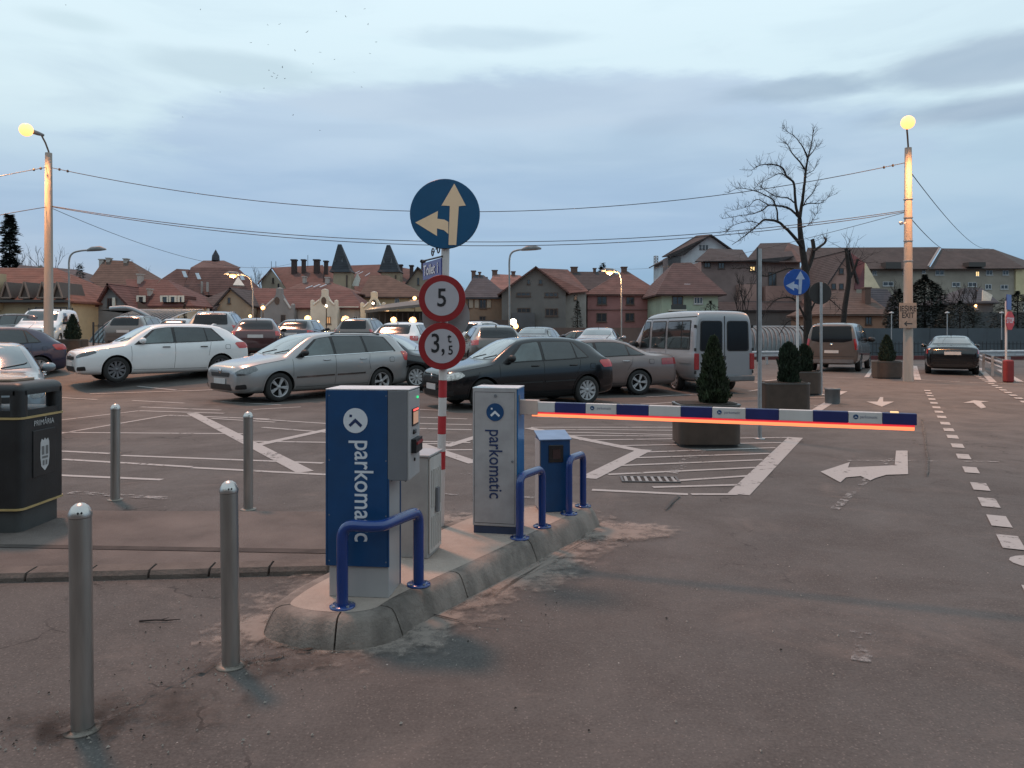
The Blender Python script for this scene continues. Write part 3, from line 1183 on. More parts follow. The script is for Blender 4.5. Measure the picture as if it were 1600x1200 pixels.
for z0_, z1_, x0_, x1_ in ((.075, .0775, .012, W_ - .012), (hb - .03, hb - .0275, .012, W_ - .012)):
    q_ = MB()
    q_.bbox((-x1_, -.0012, z0_), (-x0_, -.0004, z1_))
    q_.build('door_seam', M_BLKPRINT, BC)
for x_ in (.012, W_ - .012):
    q_ = MB()
    q_.bbox((-x_ - .0012, -.0012, .078), (-x_ + .0012, -.0004, hb - .031))
    q_.build('door_seam', M_BLKPRINT, BC)
for z_ in (.14, hb - .1):
    q_ = MB()
    q_.bbox((.0101, .03, z_), (.016, .06, z_ + .05))
    q_.build('hinge', M_GREYD, BC)
q_ = MB()
q_.lathe((-.03, -.001, hb * .5), [(.009, 0), (.008, .004)], 12, M=Matrix.Rotation(R(90), 3, 'X'))
q_.build('lock', M_GREYD, BC)
for x_ in (-.33, -.012):
    for z_ in (.20, .45, .75, zt - .03):
        q_ = MB()
        q_.lathe((x_ if x_ < -.1 else x_, -.0142, z_), [(.004, 0), (.003, .0015)], 8, M=Matrix.Rotation(R(90), 3, 'X'))
        q_.build('screw', M_GREYD, TM)

# arm
za1 = 1.098
Ya = c.y + .10
A_s = at(823, 628, F * (EYE - za1) / (628 - VH))
A_e = at(1432, 646, F * (EYE - za1) / (646 - VH))
A_s = Vector((c.x + .02 + .03, c.y + .09, za1))
d = (A_e - A_s)
d.z = 0
La = d.length
ang = math.atan2(d.y, d.x)
AR = thing('boom_barrier', 'closed blue and white barrier arm with a glowing red light strip below', 'barrier arm', A_s, ang)
hgt = .072
seg_px = [823, 868, 916, 964, 1014, 1064, 1113, 1165, 1217, 1270, 1325, 1378, 1432]


def arm_t(px):
    # where the arm is crossed by that column
    k = (px - 800) / F
    return (A_s.x - k * A_s.y) / (k * d.normalized().y - d.normalized().x)


ts = [arm_t(p) for p in seg_px]
for i, (t0, t1) in enumerate(zip(ts, ts[1:])):
    b = MB()
    b.bbox((t0 + .0006, -.022, -hgt), (t1 - .0006, .022, 0))
    wht = i % 2 == 0
    o = bevel_mesh(b.build('arm_segment', M_WHITE if wht else mat('arm_blue', (.016, .026, .125), .35, coat=.3), AR), .004)
    if wht and i in (2, 6, 10):
        ctr = t0 + (t1 - t0) * .22
        logo_parts(o, face_M((ctr, -.0225, -hgt * .42), right, up_), .015, M_BLUE, M_WHITEP)
        text_obj('wordmark', 'parkomatic', .026, mat('faint_print', (.16, .17, .24), .5), o, face_M((t0 + (t1 - t0) * .60, -.0225, -hgt * .42), right, up_), .0006, 0, .85)
b = MB()
b.bbox((-.03, -.03, -hgt - .022), (ts[0] + .09, .03, .012))
bevel_mesh(b.build('arm_holder', mat('holder_pink', (.55, .42, .36), .5), AR), .004)
b = MB()
b.bbox((-.012, -.016, -hgt - .012), (ts[-1] - .012, .016, -hgt - .0005))
b.build('light_housing', M_LEDHALO, AR)
b = MB()
b.tube([(.07, -.004, -hgt - .020), (ts[-1] - .014, -.004, -hgt - .022)], .0135, 10)
b.build('light_strip', M_LED, AR)
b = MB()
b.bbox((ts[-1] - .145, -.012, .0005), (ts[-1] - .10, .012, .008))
b.build('glowing_reflector', mat('amber', (.6, .35, .1), .4, emis=(1, .7, .35), es=.9), AR)  # reflector's amber shine put in as emission

# ------------------------------------------------------------------ small blue box
c = gp(845, 801, IZ)
BX = thing('sensor_box', 'small dark blue sensor box with a black window, at the far end of the island', 'sensor box', c, R(9))
wb, db = 47 / F * c.y, .22
h0 = EYE - (686 - VH) * c.y / F - IZ
b = MB()
vs = [(0, 0, 0), (wb, 0, 0), (wb, db, 0), (0, db, 0), (0, 0, h0 - .01), (wb, 0, h0 - .01), (wb, db, h0 + .03), (0, db, h0 + .03)]
b.add(vs, [(0, 1, 5, 4), (1, 2, 6, 5), (2, 3, 7, 6), (3, 0, 4, 7), (4, 5, 6, 7), (3, 2, 1, 0)])
bevel_mesh(b.build('housing', M_BLUE, BX), .004)
b = MB()
b.bbox((-.008, .01, .02), (-.0015, db - .01, h0 - .02))
b.build('side_panel', M_GREYC, BX)
b = MB()
b.slab([(-.012, -.012, h0 - .003), (wb + .01, -.012, h0 - .003), (wb + .01, db + .01, h0 + .04), (-.012, db + .01, h0 + .04)], .008)
b.build('lid', mat('lid_blue', (.16, .26, .42), .4), BX)
b = MB()
b.bbox((wb * .26, -.008, h0 - .19), (wb * .76, -.0015, h0 - .05))
bevel_mesh(b.build('window', M_DARKGLASS, BX), .003)
b = MB()
b.bbox((wb * .40, -.0105, h0 - .16), (wb * .66, -.0085, h0 - .085))
b.build('camera_lens', mat('lens_dark', (.05, .03, .03), .3), BX)

# ------------------------------------------------------------------ round signs
def disc(name, r, rim, m_rim, m_in, parent, loc, rz=0, back=False, ring=None):
    """a flat disc facing -y"""
    Mx = Matrix.Rotation(R(90), 3, 'X')
    Mz = Matrix.Rotation(rz, 3, 'Z')
    b = MB()
    b.lathe((0, 0, 0), [(r, -.008), (r * 1.01, -.004), (r * 1.01, .004), (r, .006)], 48, M=Mz @ Mx)
    o = b.build(name, m_rim, parent, loc=loc)
    if ring:
        q = MB()
        q.lathe((0, 0, 0), [(r * ring, .0065), (r * ring, .0085)], 48, M=Mz @ Mx)
        q.build('face', m_in, o)
    return o


def arrow_sign(o, r, m, rz=0, dist=.009):
    """straight on and left arrows in the disc's own plane"""
    s = r / 54.0
    def q(pts):
        P_ = [(x * s, y * s) for x, y in pts]
        b = MB()
        Mz = Matrix.Rotation(rz, 3, 'Z')
        b.add([Mz @ Vector((x, -dist, -y)) for x, y in P_], [tuple(range(len(P_)))])
        return b
    cx, cy = 0, 0
    q([(15, -47), (33, -12.5), (22, -11.5), (18, 49), (6, 49), (8, -12), (-5, -12.5)][::-1]).build('arrow', m, o)
    q([(-46, 14), (-10.5, -4), (-11.5, 8), (0, 9.5), (5.8, 13), (5.8, 32), (-1, 26), (-12, 23), (-12, 35)][::-1]).build('arrow', m, o)


pb = gp(687.5, 821, IZ)
SP = thing('sign_post', 'red and white striped post with its foot behind the cable cabinet', 'sign post', pb)
tp = at(697, 340, pb.y)
ax = (tp - pb)
rad = .031
b = MB()
def pp(row):
    z = EYE - (row - VH) * pb.y / F
    return Vector((0, 0, 0)) + ax * ((z - pb.z) / ax.z)
rows = [823, 733, 705, 678, 650, 621, 594, 345]
for i, (r0, r1) in enumerate(zip(rows, rows[1:])):
    b = MB()
    b.tube([pp(r0) + Vector((0, 0, .001)), pp(r1)], rad, 20)
    b.build('white_stripe' if i % 2 == 0 else 'red_stripe', M_WHITE if i % 2 == 0 else M_RED, SP)
for row in (440, 490, 520, 565):
    b = MB()
    b.lathe(pp(row), [(rad + .003, -.012), (rad + .003, .012)], 20)
    b.build('clamp', M_GALV, SP)


def sign_at(px, py, r_px, Y, name, label, cat, dy=-.05):
    t = thing(name, label, cat, at(px, py, Y + dy), 0)
    return t, r_px / F * (Y + dy)


T1, r1 = sign_at(695, 334, 54, pb.y, 'direction_sign', 'big round blue sign with arrows straight on and left, on the striped post', 'road sign')
o = disc('plate', r1, 0, M_SIGNBLUE, None, T1, (0, 0, 0))
o2 = MB()
o2.lathe((0, .012, 0), [(r1 * 1.015, -.004), (r1 * 1.015, .003)], 48, M=Matrix.Rotation(R(90), 3, 'X'))
o2.build('backing', M_SIGNBACK, T1)
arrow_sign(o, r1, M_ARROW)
for (py, txt) in ((466.5, '5'), (540.8, '3')):
    T, r_ = sign_at(690.7, py, 36.5, pb.y, 'limit_sign', 'round red-rimmed limit sign reading 5' if txt == '5' else 'round red-rimmed weight limit sign reading 3,5 t', 'road sign', -.052)
    T.rotation_euler = (0, 0, R(-3 if txt == '5' else 3))
    o = disc('plate', r_, 0, M_SIGNRED, M_SIGNWHITE, T, (0, 0, 0), ring=.735)
    k = r_ / 36.5
    if txt == '5':
        text_obj('numeral', '5', 40 * k, M_BLKPRINT, T, face_M((0 * k, -.0105, 0), right, up_), .0008, .0018, .85)
    else:
        text_obj('numeral', '3,', 42 * k, M_BLKPRINT, T, face_M((-6.5 * k, -.0105, 3 * k), right, up_), .0008, .0018, .78)
        text_obj('numeral', '5', 20 * k, M_BLKPRINT, T, face_M((13.5 * k, -.0105, -7 * k), right, up_), .0008, .001, .85)
        text_obj('unit_letter', 't', 22 * k, M_BLKPRINT, T, face_M((11.5 * k, -.0105, 12.5 * k), right, up_), .0008, .001, .85)
T = thing('reversed_sign', 'dark back of a round sign facing away, behind the two limit signs', 'road sign', at(697, 494, pb.y + .06))
disc('plate', 36.5 / F * pb.y, 0, M_SIGNBACK, None, T, (0, 0, 0), rz=PI)
b = MB()
b.lathe((0, -.012, 0), [(37.5 / F * pb.y, -.002), (37.5 / F * pb.y, .002)], 40, M=Matrix.Rotation(R(90), 3, 'X'))
b.build('rim', M_GALV, T)

# the hanging Toilet sign with its scroll bracket
t0 = at(691, 403, pb.y - .03)
TS = thing('toilet_sign', 'small blue hanging plate reading Toilet on a scrolled iron bracket', 'hanging sign', t0)
dirv = Vector((at(662, 399, pb.y + .42).x - t0.x, .45, 0))
Ls = dirv.length
dv = dirv.normalized()
b = MB()
b.tube([Vector((0, 0, .012)), dv * (Ls + .05) + Vector((0, 0, .022))], .007, 8)
b.tube([dv * (Ls + .05) + Vector((0, 0, .022)), dv * (Ls + .10) + Vector((0, 0, .024))], [.016, .003], 8)
b.build('bar', M_BLKPRINT, TS)
for sg, c0, rr_ in ((1, .10, .055), (-1, .24, .04)):
    pts = []
    for k in range(26):
        a = k / 25 * 2.6 * PI
        r_ = rr_ * (1 - k / 32)
        pts.append(dv * (c0 + r_ * math.cos(a) * sg) + Vector((0, 0, .022 + rr_ + r_ * math.sin(a))))
    b = MB()
    b.tube(pts, .005, 6)
    b.build('scroll', M_BLKPRINT, TS)
b = MB()
hp = .135
b.slab([Vector((0, -.004, 0)) + dv * .01, Vector((0, -.004, -hp)) + dv * .01, Vector((0, -.004, -hp)) + dv * Ls, Vector((0, -.004, 0)) + dv * Ls], .006)
pl = b.build('plate', M_SIGNBLUE2, TS)
nrm = Vector((dv.y, -dv.x, 0))
mr = face_M(dv * (Ls * .62) + Vector((0, 0, -hp * .5)) + (-nrm if nrm.y > 0 else nrm) * .011, -dv, up_)
text_obj('lettering', 'Toilet', .115, M_WHITEP, TS, mr, .0008, .002, 1.1)
mr = face_M(dv * (Ls * .17) + Vector((0, 0, -hp * .5)) + (-nrm if nrm.y > 0 else nrm) * .011, -dv, up_)
text_obj('lettering', 'i', .12, M_WHITEP, TS, mr, .0008, .002, 1.0)

# ------------------------------------------------------------------ litter bin
c = gp(33, 834, PZ)
sc = F / c.y
wB, dB = .62, .55
BN = thing('litter_bin', 'black square litter bin with gold lines and a white crest on its side', 'litter bin', (c.x - wB / 2, c.y + dB / 2, PZ))
zb = lambda row: EYE - (row - VH) * (c.y) / F - PZ
z_low, z_hi, z_g1, z_top = zb(797), zb(655), zb(652), zb(600)
b = MB()
b.rbox((0, 0, z_low / 2 - .005), (wB - .05, dB - .05, z_low - .01), .05)
b.build('plinth', mat('bin_plinth', (.05, .052, .052), .6), BN)
b = MB()
b.rbox((0, 0, (z_low + z_hi) / 2), (wB, dB, z_hi - z_low), .05, seg=6)
b.build('body', M_BLACK, BN)
for z_ in (z_low, z_hi + .003):
    b = MB()
    b.rbox((0, 0, z_), (wB + .016, dB + .016, .016), .056, seg=6)
    b.build('gold_band', M_GOLD, BN)
# hood: four corner posts and a domed top, open mouths between them
ho = MB()
zc0, zc1 = z_hi + .012, z_top - .055
for sx in (-1, 1):
    for sy in (-1, 1):
        ho.rbox((sx * (wB / 2 - .055), sy * (dB / 2 - .055), (zc0 + zc1) / 2), (.11, .11, zc1 - zc0), .045)
ho.rbox((0, 0, zc0 + .025), (wB - .012, dB - .012, .05), .05)
ho.build('hood', M_BLACK, BN)
b = MB()
q_ = []
N_ = 20
for k in range(9):
    a = k / 8 * PI / 2
    s_ = 1 - .16 * (1 - math.cos(a))
    q_.append((s_ * (1.0 if k < 1 else 1), zc1 + .10 * math.sin(a)))
vs = []
base_pts = []
rcn = .05
for cx_, cy_, a0 in ((1, 1, 0), (-1, 1, 90), (-1, -1, 180), (1, -1, 270)):
    for k in range(6):
        a = R(a0 + 18 * k)
        base_pts.append((cx_ * (wB / 2 - rcn) + rcn * math.cos(a), cy_ * (dB / 2 - rcn) + rcn * math.sin(a)))
rings = [(1.0, zc1 - .035), (1.0, zc1), (.985, zc1 + .025), (.94, zc1 + .045), (.86, zc1 + .058), (.5, zc1 + .066), (.02, zc1 + .068)]
for s_, z_ in rings:
    vs += [(x * s_, y * s_, z_) for x, y in base_pts]
n_ = len(base_pts)
fs = [(k * n_ + i, k * n_ + (i + 1) % n_, (k + 1) * n_ + (i + 1) % n_, (k + 1) * n_ + i) for k in range(len(rings) - 1) for i in range(n_)]
b.add(vs, fs, 0, True)
b.add(vs[:n_], [tuple(range(n_ - 1, -1, -1))])
b.build('lid', M_BLACK, BN)
b = MB()
b.rbox((0, -.02, zc1 + .076), (.34, .30, .016), .04)
b.build('ash_plate', mat('ash_plate', (.38, .29, .22), .45, metal=.4), BN)
# side panel, crest and lettering on the right-hand side
b = MB()
b.bbox((wB / 2 + .0005, -.14, z_low + .22), (wB / 2 + .008, .14, z_hi - .11))
pn = bevel_mesh(b.build('poster_panel', mat('panel_black', (.022, .023, .024), .35), BN), .003)
b = MB()
crest = [(-.055, .10), (-.04, .13), (-.015, .115), (0, .135), (.015, .115), (.04, .13), (.055, .10), (.058, -.02), (.045, -.09), (0, -.13), (-.045, -.09), (-.058, -.02)]
zc = (z_low + z_hi) / 2 + .035
b.add([(wB / 2 + .0095, y, zc + z) for y, z in crest], [tuple(range(12))])
cr = b.build('crest', mat('crest_white', (.50, .50, .50), .5), BN)
b = MB()
for (y0, y1, z0, z1) in ((-.042, -.008, .0, .07), (.008, .042, .0, .07), (-.038, .038, -.03, -.012), (-.03, -.006, -.085, -.045), (.006, .03, -.085, -.045)):
    b.add([(wB / 2 + .0105, y0, zc + z0), (wB / 2 + .0105, y1, zc + z0), (wB / 2 + .0105, y1, zc + z1), (wB / 2 + .0105, y0, zc + z1)], [(0, 1, 2, 3)])
b.build('crest_detail', mat('crest_grey', (.16, .16, .16), .5), cr)
mr = face_M((wB / 2 + .003, 0, z_hi - .055), Vector((0, 1, 0)), up_)
text_obj('lettering', 'PRIMĂRIA', .062, mat('print_grey', (.42, .42, .42), .5), BN, mr, .0008, 0, .95)
mr = face_M((0, -dB / 2 - .003, z_hi - .055), Vector((1, 0, 0)), up_)
text_obj('lettering', 'MUREȘ', .062, MATS['print_grey'], BN, mr, .0008, 0, .95)
# ------------------------------------------------------------------ cars
GLASS = mat('car_glass', (.014, .019, .020), .04, metal=0, coat=.6, var=.5, scale=1.6, ior=1.6, cr=.02)
GLASSW = mat('windscreen_glass', (.10, .135, .15), .07, coat=1.0, var=.25, scale=.8, ior=1.9, cr=.03)
REARG = mat('rear_glass', (.010, .012, .014), .1, ior=1.42, var=.2, scale=1)
GLASSF = mat('front_door_glass', (.060, .080, .080), .05, coat=.6, var=.45, scale=1.6, ior=1.6, cr=.02)
TRIM = mat('black_trim', (.014, .014, .015), .5)
ARCH = mat('wheel_arch', (.008, .008, .008), .9)
SEAM = mat('seam_dark', (.015, .015, .015), .8)
LAMPG = mat('headlamp_glass', (.12, .125, .13), .12, metal=.5, coat=1, var=.4, scale=22)
LAMPD = mat('headlamp_dark', (.05, .055, .06), .12, metal=.4, coat=1, var=.4, scale=22)
TAILG = mat('tail_lamp_red', (.30, .012, .014), .2, coat=1, var=.2, scale=20)
TAILL = mat('tail_lamp_lit', (.30, .018, .02), .25, coat=1, emis=(1, .10, .09), es=.07)
CHROME = mat('chrome', (.55, .55, .56), .15, metal=1)
ALLOY = mat('alloy_rim', (.40, .40, .41), .4, metal=.25)
ALLOYD = mat('dark_alloy_rim', (.13, .13, .14), .4, metal=.3)
HUBCAP = mat('grey_hubcap', (.46, .46, .47), .4, metal=.3)


def paint(name, col, metal=.25, rough=.38, dirt=.25):
    return mat('paint_' + name, col, rough, metal=metal, coat=1.0, var=.03, scale=1.5, dirt=(tuple(c * .65 + .012 for c in col), dirt), cr=.03)


P_WHITE = paint('white', (.74, .74, .74), 0, .4, .15)
P_SILVER = paint('silver', (.34, .335, .335), .5, .30)
P_BLACK = mat('paint_black', (.004, .005, .007), .16, coat=.5, var=.05, dirt=((.012, .012, .014), .3), cr=.05)
P_BROWN = paint('brown', (.20, .155, .145), .4)
P_VAN = paint('van_grey', (.27, .275, .29), .3, .38)
P_BRONZE = paint('bronze', (.115, .090, .078), .4)
P_NAVY = paint('navy', (.020, .026, .060), .3)
P_DKRED = paint('dark_red', (.055, .014, .016), .3)
P_MAROON = paint('maroon', (.050, .018, .018), .3)
P_ICE = paint('ice_blue', (.20, .235, .26), .4)
P_DKBLUE = paint('dark_blue', (.022, .028, .042), .3)
P_LTSIL = paint('light_silver', (.33, .34, .36), .4)
P_BEIGE = paint('grey_beige', (.12, .105, .095), .4)


def catm(P, x):
    """piecewise interpolation of station tuples by first item"""
    for i in range(len(P) - 1):
        if x <= P[i + 1][0] or i == len(P) - 2:
            a, b = P[i], P[i + 1]
            t = (x - a[0]) / (b[0] - a[0])
            t = max(0, min(1, t))
            return [u + (v - u) * t for u, v in zip(a, b)]


class Car:
    def __init__(s, name, st, L, wheels, wr=.31, sub=2):
        """st: stations (t, z_bottom, belt, top, half width, roof half width), t from the nose"""
        s.name, s.st, s.L, s.R = name, st, L, wr
        s.wheels = wheels
        b = MB()
        rows = None
        vs = []
        for (t, zb, bl, top, w_, wrf) in st:
            x = L / 2 - t
            gh = max(0.0, min(1., (top - bl) / .35))
            zr = top - (.045 + .055 * gh)
            half = [(0, zb), (w_ * .70, zb), (w_ * .955, zb + .05), (w_ * .99, zb + .45 * (bl - zb)), (w_ * .985, bl - .13 * min(1, (bl - zb) / .5)), (w_ * .945, bl),
                    ((w_ * .945 + wrf * 1.05) / 2 + .012 * gh, (bl + zr) / 2), (wrf * 1.02, zr), (wrf * .90, top - .018), (wrf * .5, top - .002), (0, top + .002)]
            ring = [(x, y, z) for y, z in half] + [(x, -y, z) for y, z in half[-2:0:-1]]
            vs.append(ring)
        n = len(vs[0])
        flat = [p for r in vs for p in r]
        fs = []
        for i in range(len(vs) - 1):
            for k in range(n):
                j = (k + 1) % n
                fs.append((i * n + k, i * n + j, (i + 1) * n + j, (i + 1) * n + k))
        fs.append(tuple(range(n)))
        fs.append(tuple((len(vs) - 1) * n + k for k in range(n - 1, -1, -1)))
        b.add(flat, fs, 0, True)
        o = b.build('body', P_WHITE)
        bm = bmesh.new()
        bm.from_mesh(o.data)
        bmesh.ops.recalc_face_normals(bm, faces=bm.faces)
        bm.to_mesh(o.data)
        bm.free()
        md = o.modifiers.new('s', 'SUBSURF')
        md.levels = md.render_levels = sub
        dg = bpy.context.evaluated_depsgraph_get()
        ev = o.evaluated_get(dg)
        me = ev.to_mesh()
        s.bvh = BVHTree.FromPolygons([v.co.copy() for v in me.vertices], [list(p.vertices) for p in me.polygons])
        ev.to_mesh_clear()
        # wheel arches
        cb = MB()
        wmax = max(q[4] for q in st)
        for t in wheels:
            for sg in (-1, 1):
                cb.lathe((L / 2 - t, sg * (wmax - .10), wr + .005), [(wr * 1.135, -.22), (wr * 1.135, .3)] if sg > 0 else [(wr * 1.135, -.3), (wr * 1.135, .22)], 36, M=Matrix.Rotation(R(-90), 3, 'X'))
        co = cb.build('cutter', ARCH)
        bm = bmesh.new()
        bm.from_mesh(co.data)
        bmesh.ops.remove_doubles(bm, verts=bm.verts, dist=1e-5)
        bmesh.ops.recalc_face_normals(bm, faces=bm.faces)
        bm.to_mesh(co.data)
        bm.free()
        o.data.materials.append(ARCH)
        bo = o.modifiers.new('b', 'BOOLEAN')
        bo.operation = 'DIFFERENCE'
        bo.object = co
        bo.solver = 'EXACT'
        try:
            bo.material_mode = 'TRANSFER'
        except Exception:
            pass
        dg = bpy.context.evaluated_depsgraph_get()
        me = bpy.data.meshes.new_from_object(o.evaluated_get(dg))
        me.set_sharp_from_angle(angle=R(38))
        bpy.data.objects.remove(o)
        bpy.data.objects.remove(co)
        # keep the chassis dark
        s.root = bpy.data.objects.new(name, None)
        C.objects.link(s.root)
        s.body = link('body', me, s.root)
        s.w = wmax
        for t in wheels:
            for sg in (-1, 1):
                s.wheel(t, sg)

    def x(s, t):
        return s.L / 2 - t

    def q(s, t):
        return catm(s.st, t)

    def wheel(s, t, sg, style=None):
        pass

    def add_wheels(s, style, rim_mat, spokes=5):
        tyre = MB()
        r, w2 = s.R, .10
        tyre.lathe((0, 0, 0), [(r * .66, -w2), (r * .93, -w2), (r * .985, -w2 * .8), (r, -w2 * .4), (r, w2 * .4), (r * .985, w2 * .8), (r * .93, w2), (r * .70, w2), (r * .66, w2 * .9)], 32, M=Matrix.Rotation(R(-90), 3, 'X'), cap=False)
        rim = MB()
        Mx = Matrix.Rotation(R(-90), 3, 'X')
        rim.lathe((0, 0, 0), [(r * .60, w2 * .30), (r * .655, w2 * .5), (r * .69, w2 * .92), (r * .66, w2 * .97), (r * .62, w2 * .75)], 32, M=Mx, cap=False)
        if style == 'cap':
            rim.lathe((0, 0, 0), [(r * .63, w2 * .70), (r * .45, w2 * .92), (r * .2, w2 * .96), (.0001, w2 * 1.0)], 32, M=Mx)
        else:
            for k in range(spokes):
                a = 2 * PI * k / spokes + .3
                for da in ((-.10, .10) if style == 'double' else (0,)):
                    ww = .020 if style == 'double' else .034
                    u = Vector((math.cos(a + da), 0, math.sin(a + da)))
                    v = Vector((-math.sin(a + da), 0, math.cos(a + da)))
                    y0, y1 = w2 * .80, w2 * .55
                    A_, B_ = u * r * .10, u * r * .645
                    vs = []
                    for P_, y_, wq in ((A_, y0, ww * .85), (B_, y0 * 1.08, ww * 1.2)):
                        for sg in (-1, 1):
                            vs.append(P_ + v * wq * sg * .6 + Vector((0, y_, 0)))
                            vs.append(P_ + v * wq * sg + Vector((0, y_ - .03, 0)))
                    rim.add(vs, [(0, 2, 6, 4), (0, 4, 5, 1), (2, 3, 7, 6), (0, 1, 3, 2), (4, 6, 7, 5)])
            rim.lathe((0, 0, 0), [(r * .15, w2 * .5), (r * .14, w2 * .84), (.0001, w2 * .88)], 16, M=Mx)
        holes = MB()
        if style == 'cap':
            for k in range(7):
                a = 2 * PI * k / 7
                holes.lathe((r * .50 * math.cos(a), 0, r * .50 * math.sin(a)), [(r * .075, w2 * .84), (r * .075, w2 * .93)], 10, M=Mx)
        else:
            holes.lathe((0, 0, 0), [(.0001, w2 * .12), (r * .67, w2 * .12)], 24, M=Mx, cap=False)
        first = None
        for t in s.wheels:
            for sg in (1, -1):
                e = bpy.data.objects.new('wheel', None)
                C.objects.link(e)
                e.parent = s.root
                e.location = (s.x(t), sg * (s.w - .035 - w2), s.R)
                e.rotation_euler = (0, random.uniform(0, 1), 0 if sg > 0 else PI)
                if not first:
                    first = (tyre.build('tyre', RUBBER_, e), rim.build('rim', rim_mat, e), holes.build('brake_disc' if style != 'cap' else 'hubcap_vent', ARCH, e))
                else:
                    for q_ in first:
                        link(q_.name.split('.')[0], q_.data, e)

    # ---- patches laid on the body
    def patch(s, name, poly, org, u, v, m, off=.006, h=.07, parent=None, rnd=0, smooth=True, th=0):
        """poly in (u, v) about org; rays run along u x v inwards"""
        org, u, v = Vector(org), Vector(u).normalized(), Vector(v).normalized()
        d = -(u.cross(v))
        if rnd:
            poly = round_poly(poly, rnd)
        pts = [Vector(p) for p in poly]
        # densify the rim
        rim = []
        for i, p in enumerate(pts):
            q_ = pts[(i + 1) % len(pts)]
            n = max(1, int((q_ - p).length / h))
            rim += [p.lerp(q_, k / n) for k in range(n)]
        xs0, xs1 = min(p.x for p in rim), max(p.x for p in rim)
        ys0, ys1 = min(p.y for p in rim), max(p.y for p in rim)
        inn = []
        nx_, ny_ = int((xs1 - xs0) / h), int((ys1 - ys0) / h)
        for i in range(1, nx_ + 1):
            for j in range(1, ny_ + 1):
                p = Vector((xs0 + (xs1 - xs0) * i / (nx_ + 1), ys0 + (ys1 - ys0) * j / (ny_ + 1)))
                if inside(p, rim):
                    inn.append(p)
        r = delaunay_2d_cdt(rim + inn, [], [list(range(len(rim)))], 1, 1e-5)
        vs, ok = [], []
        for p in r[0]:
            o = org + u * p.x + v * p.y - d * 4
            hit, nrm, _, _ = s.bvh.ray_cast(o, d)
            if hit is None:
                vs.append(Vector((0, 0, 0)))
                ok.append(False)
            else:
                if nrm.dot(d) > 0:
                    nrm = -nrm
                vs.append(hit + nrm * off)
                ok.append(True)
        fs = [f for f in r[2] if all(ok[i] for i in f)]
        # drop faces stretched across a silhouette
        fs = [f for f in fs if max((vs[f[i]] - vs[f[i - 1]]).length for i in range(len(f))) < h * 6]
        b = MB()
        used = sorted({i for f in fs for i in f})
        mp_ = {i: k for k, i in enumerate(used)}
        if not used:
            return None
        b.add([vs[i] for i in used], [tuple(mp_[i] for i in f) for f in fs], 0, smooth)
        return b.build(name, m, parent or s.root)

    def side(s, name, poly, m, both=True, off=.006, **k):
        """poly in (t, z)"""
        out = []
        for sg in ((1, -1) if both else (1,)):
            P_ = [(-(s.x(t)) if sg > 0 else s.x(t), z) for t, z in poly]
            out.append(s.patch(name, P_, (0, 0, 0), (-1 if sg > 0 else 1, 0, 0), (0, 0, 1), m, off, **k))
        return out

    def front(s, name, poly, m, off=.006, **k):
        return s.patch(name, poly, (0, 0, 0), (0, 1, 0), (0, 0, 1), m, off, **k)

    def rear(s, name, poly, m, off=.006, **k):
        return s.patch(name, [(-a, b) for a, b in poly], (0, 0, 0), (0, -1, 0), (0, 0, 1), m, off, **k)

    def corner(s, name, ang, poly, m, off=.008, **k):
        """both mirrored corners; ang: direction the corner faces, degrees from straight ahead"""
        out = []
        for sg in (1, -1):
            a = R(ang) * sg
            u = (-math.sin(a), math.cos(a), 0)
            P_ = [(p * sg, z) for p, z in poly]
            fr = ang < 90
            org = (s.L / 2 - .75, sg * .30, 0) if fr else (-(s.L / 2 - .55), sg * .30, 0)
            if fr:
                P_ = [(p - sg * .27, z) for p, z in P_]
            out.append(s.patch(name, P_, org, u, (0, 0, 1), m, off, **k))
        return out

    def side_win(s, tb0, tb1, tt0, tt1, m=None, zb_off=.035, zt_off=.115, name='side_window', off=.007, n=6, rnd=.03):
        bot, top = [], []
        for k in range(n + 1):
            t = tb0 + (tb1 - tb0) * k / n
            bot.append((t, s.q(t)[2] + zb_off))
            t = tt0 + (tt1 - tt0) * k / n
            top.append((t, s.q(t)[3] - zt_off))
        return s.side(name, round_poly(bot + top[::-1], rnd, 3, 50), m or GLASS, off=off)

    def seams(s, lines, wd=.007):
        b_ = []
        for sg in (1, -1):
            mb = MB()
            for ln in lines:
                ln2 = []
                for p, q_ in zip(ln, ln[1:]):
                    n = max(1, int(math.dist(p, q_) / .06))
                    ln2 += [(p[0] + (q_[0] - p[0]) * k / n, p[1] + (q_[1] - p[1]) * k / n) for k in range(n)]
                ln2.append(ln[-1])
                vs = []
                for i, p in enumerate(ln2):
                    a = Vector(ln2[max(0, i - 1)])
                    c = Vector(ln2[min(len(ln2) - 1, i + 1)])
                    d = (c - a).normalized()
                    nn_ = Vector((-d.y, d.x)) * wd / 2
                    for sn in (-1, 1):
                        o = Vector((s.x(p[0] + nn_.x * sn), sg * 4, p[1] + nn_.y * sn))
                        hit, nrm, _, _ = s.bvh.ray_cast(o, Vector((0, -sg, 0)))
                        vs.append((hit + Vector((0, sg, 0)) * .003) if hit else Vector((s.x(p[0]), sg * s.w * .9, p[1])))
                mb.add(vs, [(2 * i, 2 * i + 1, 2 * i + 3, 2 * i + 2) for i in range(len(ln2) - 1)])
            mb.build('door_seam', SEAM, s.root)

    def on_side(s, t, z, sg=1):
        hit = s.bvh.ray_cast(Vector((s.x(t), sg * 4, z)), Vector((0, -sg, 0)))[0]
        return hit or Vector((s.x(t), sg * s.w, z))

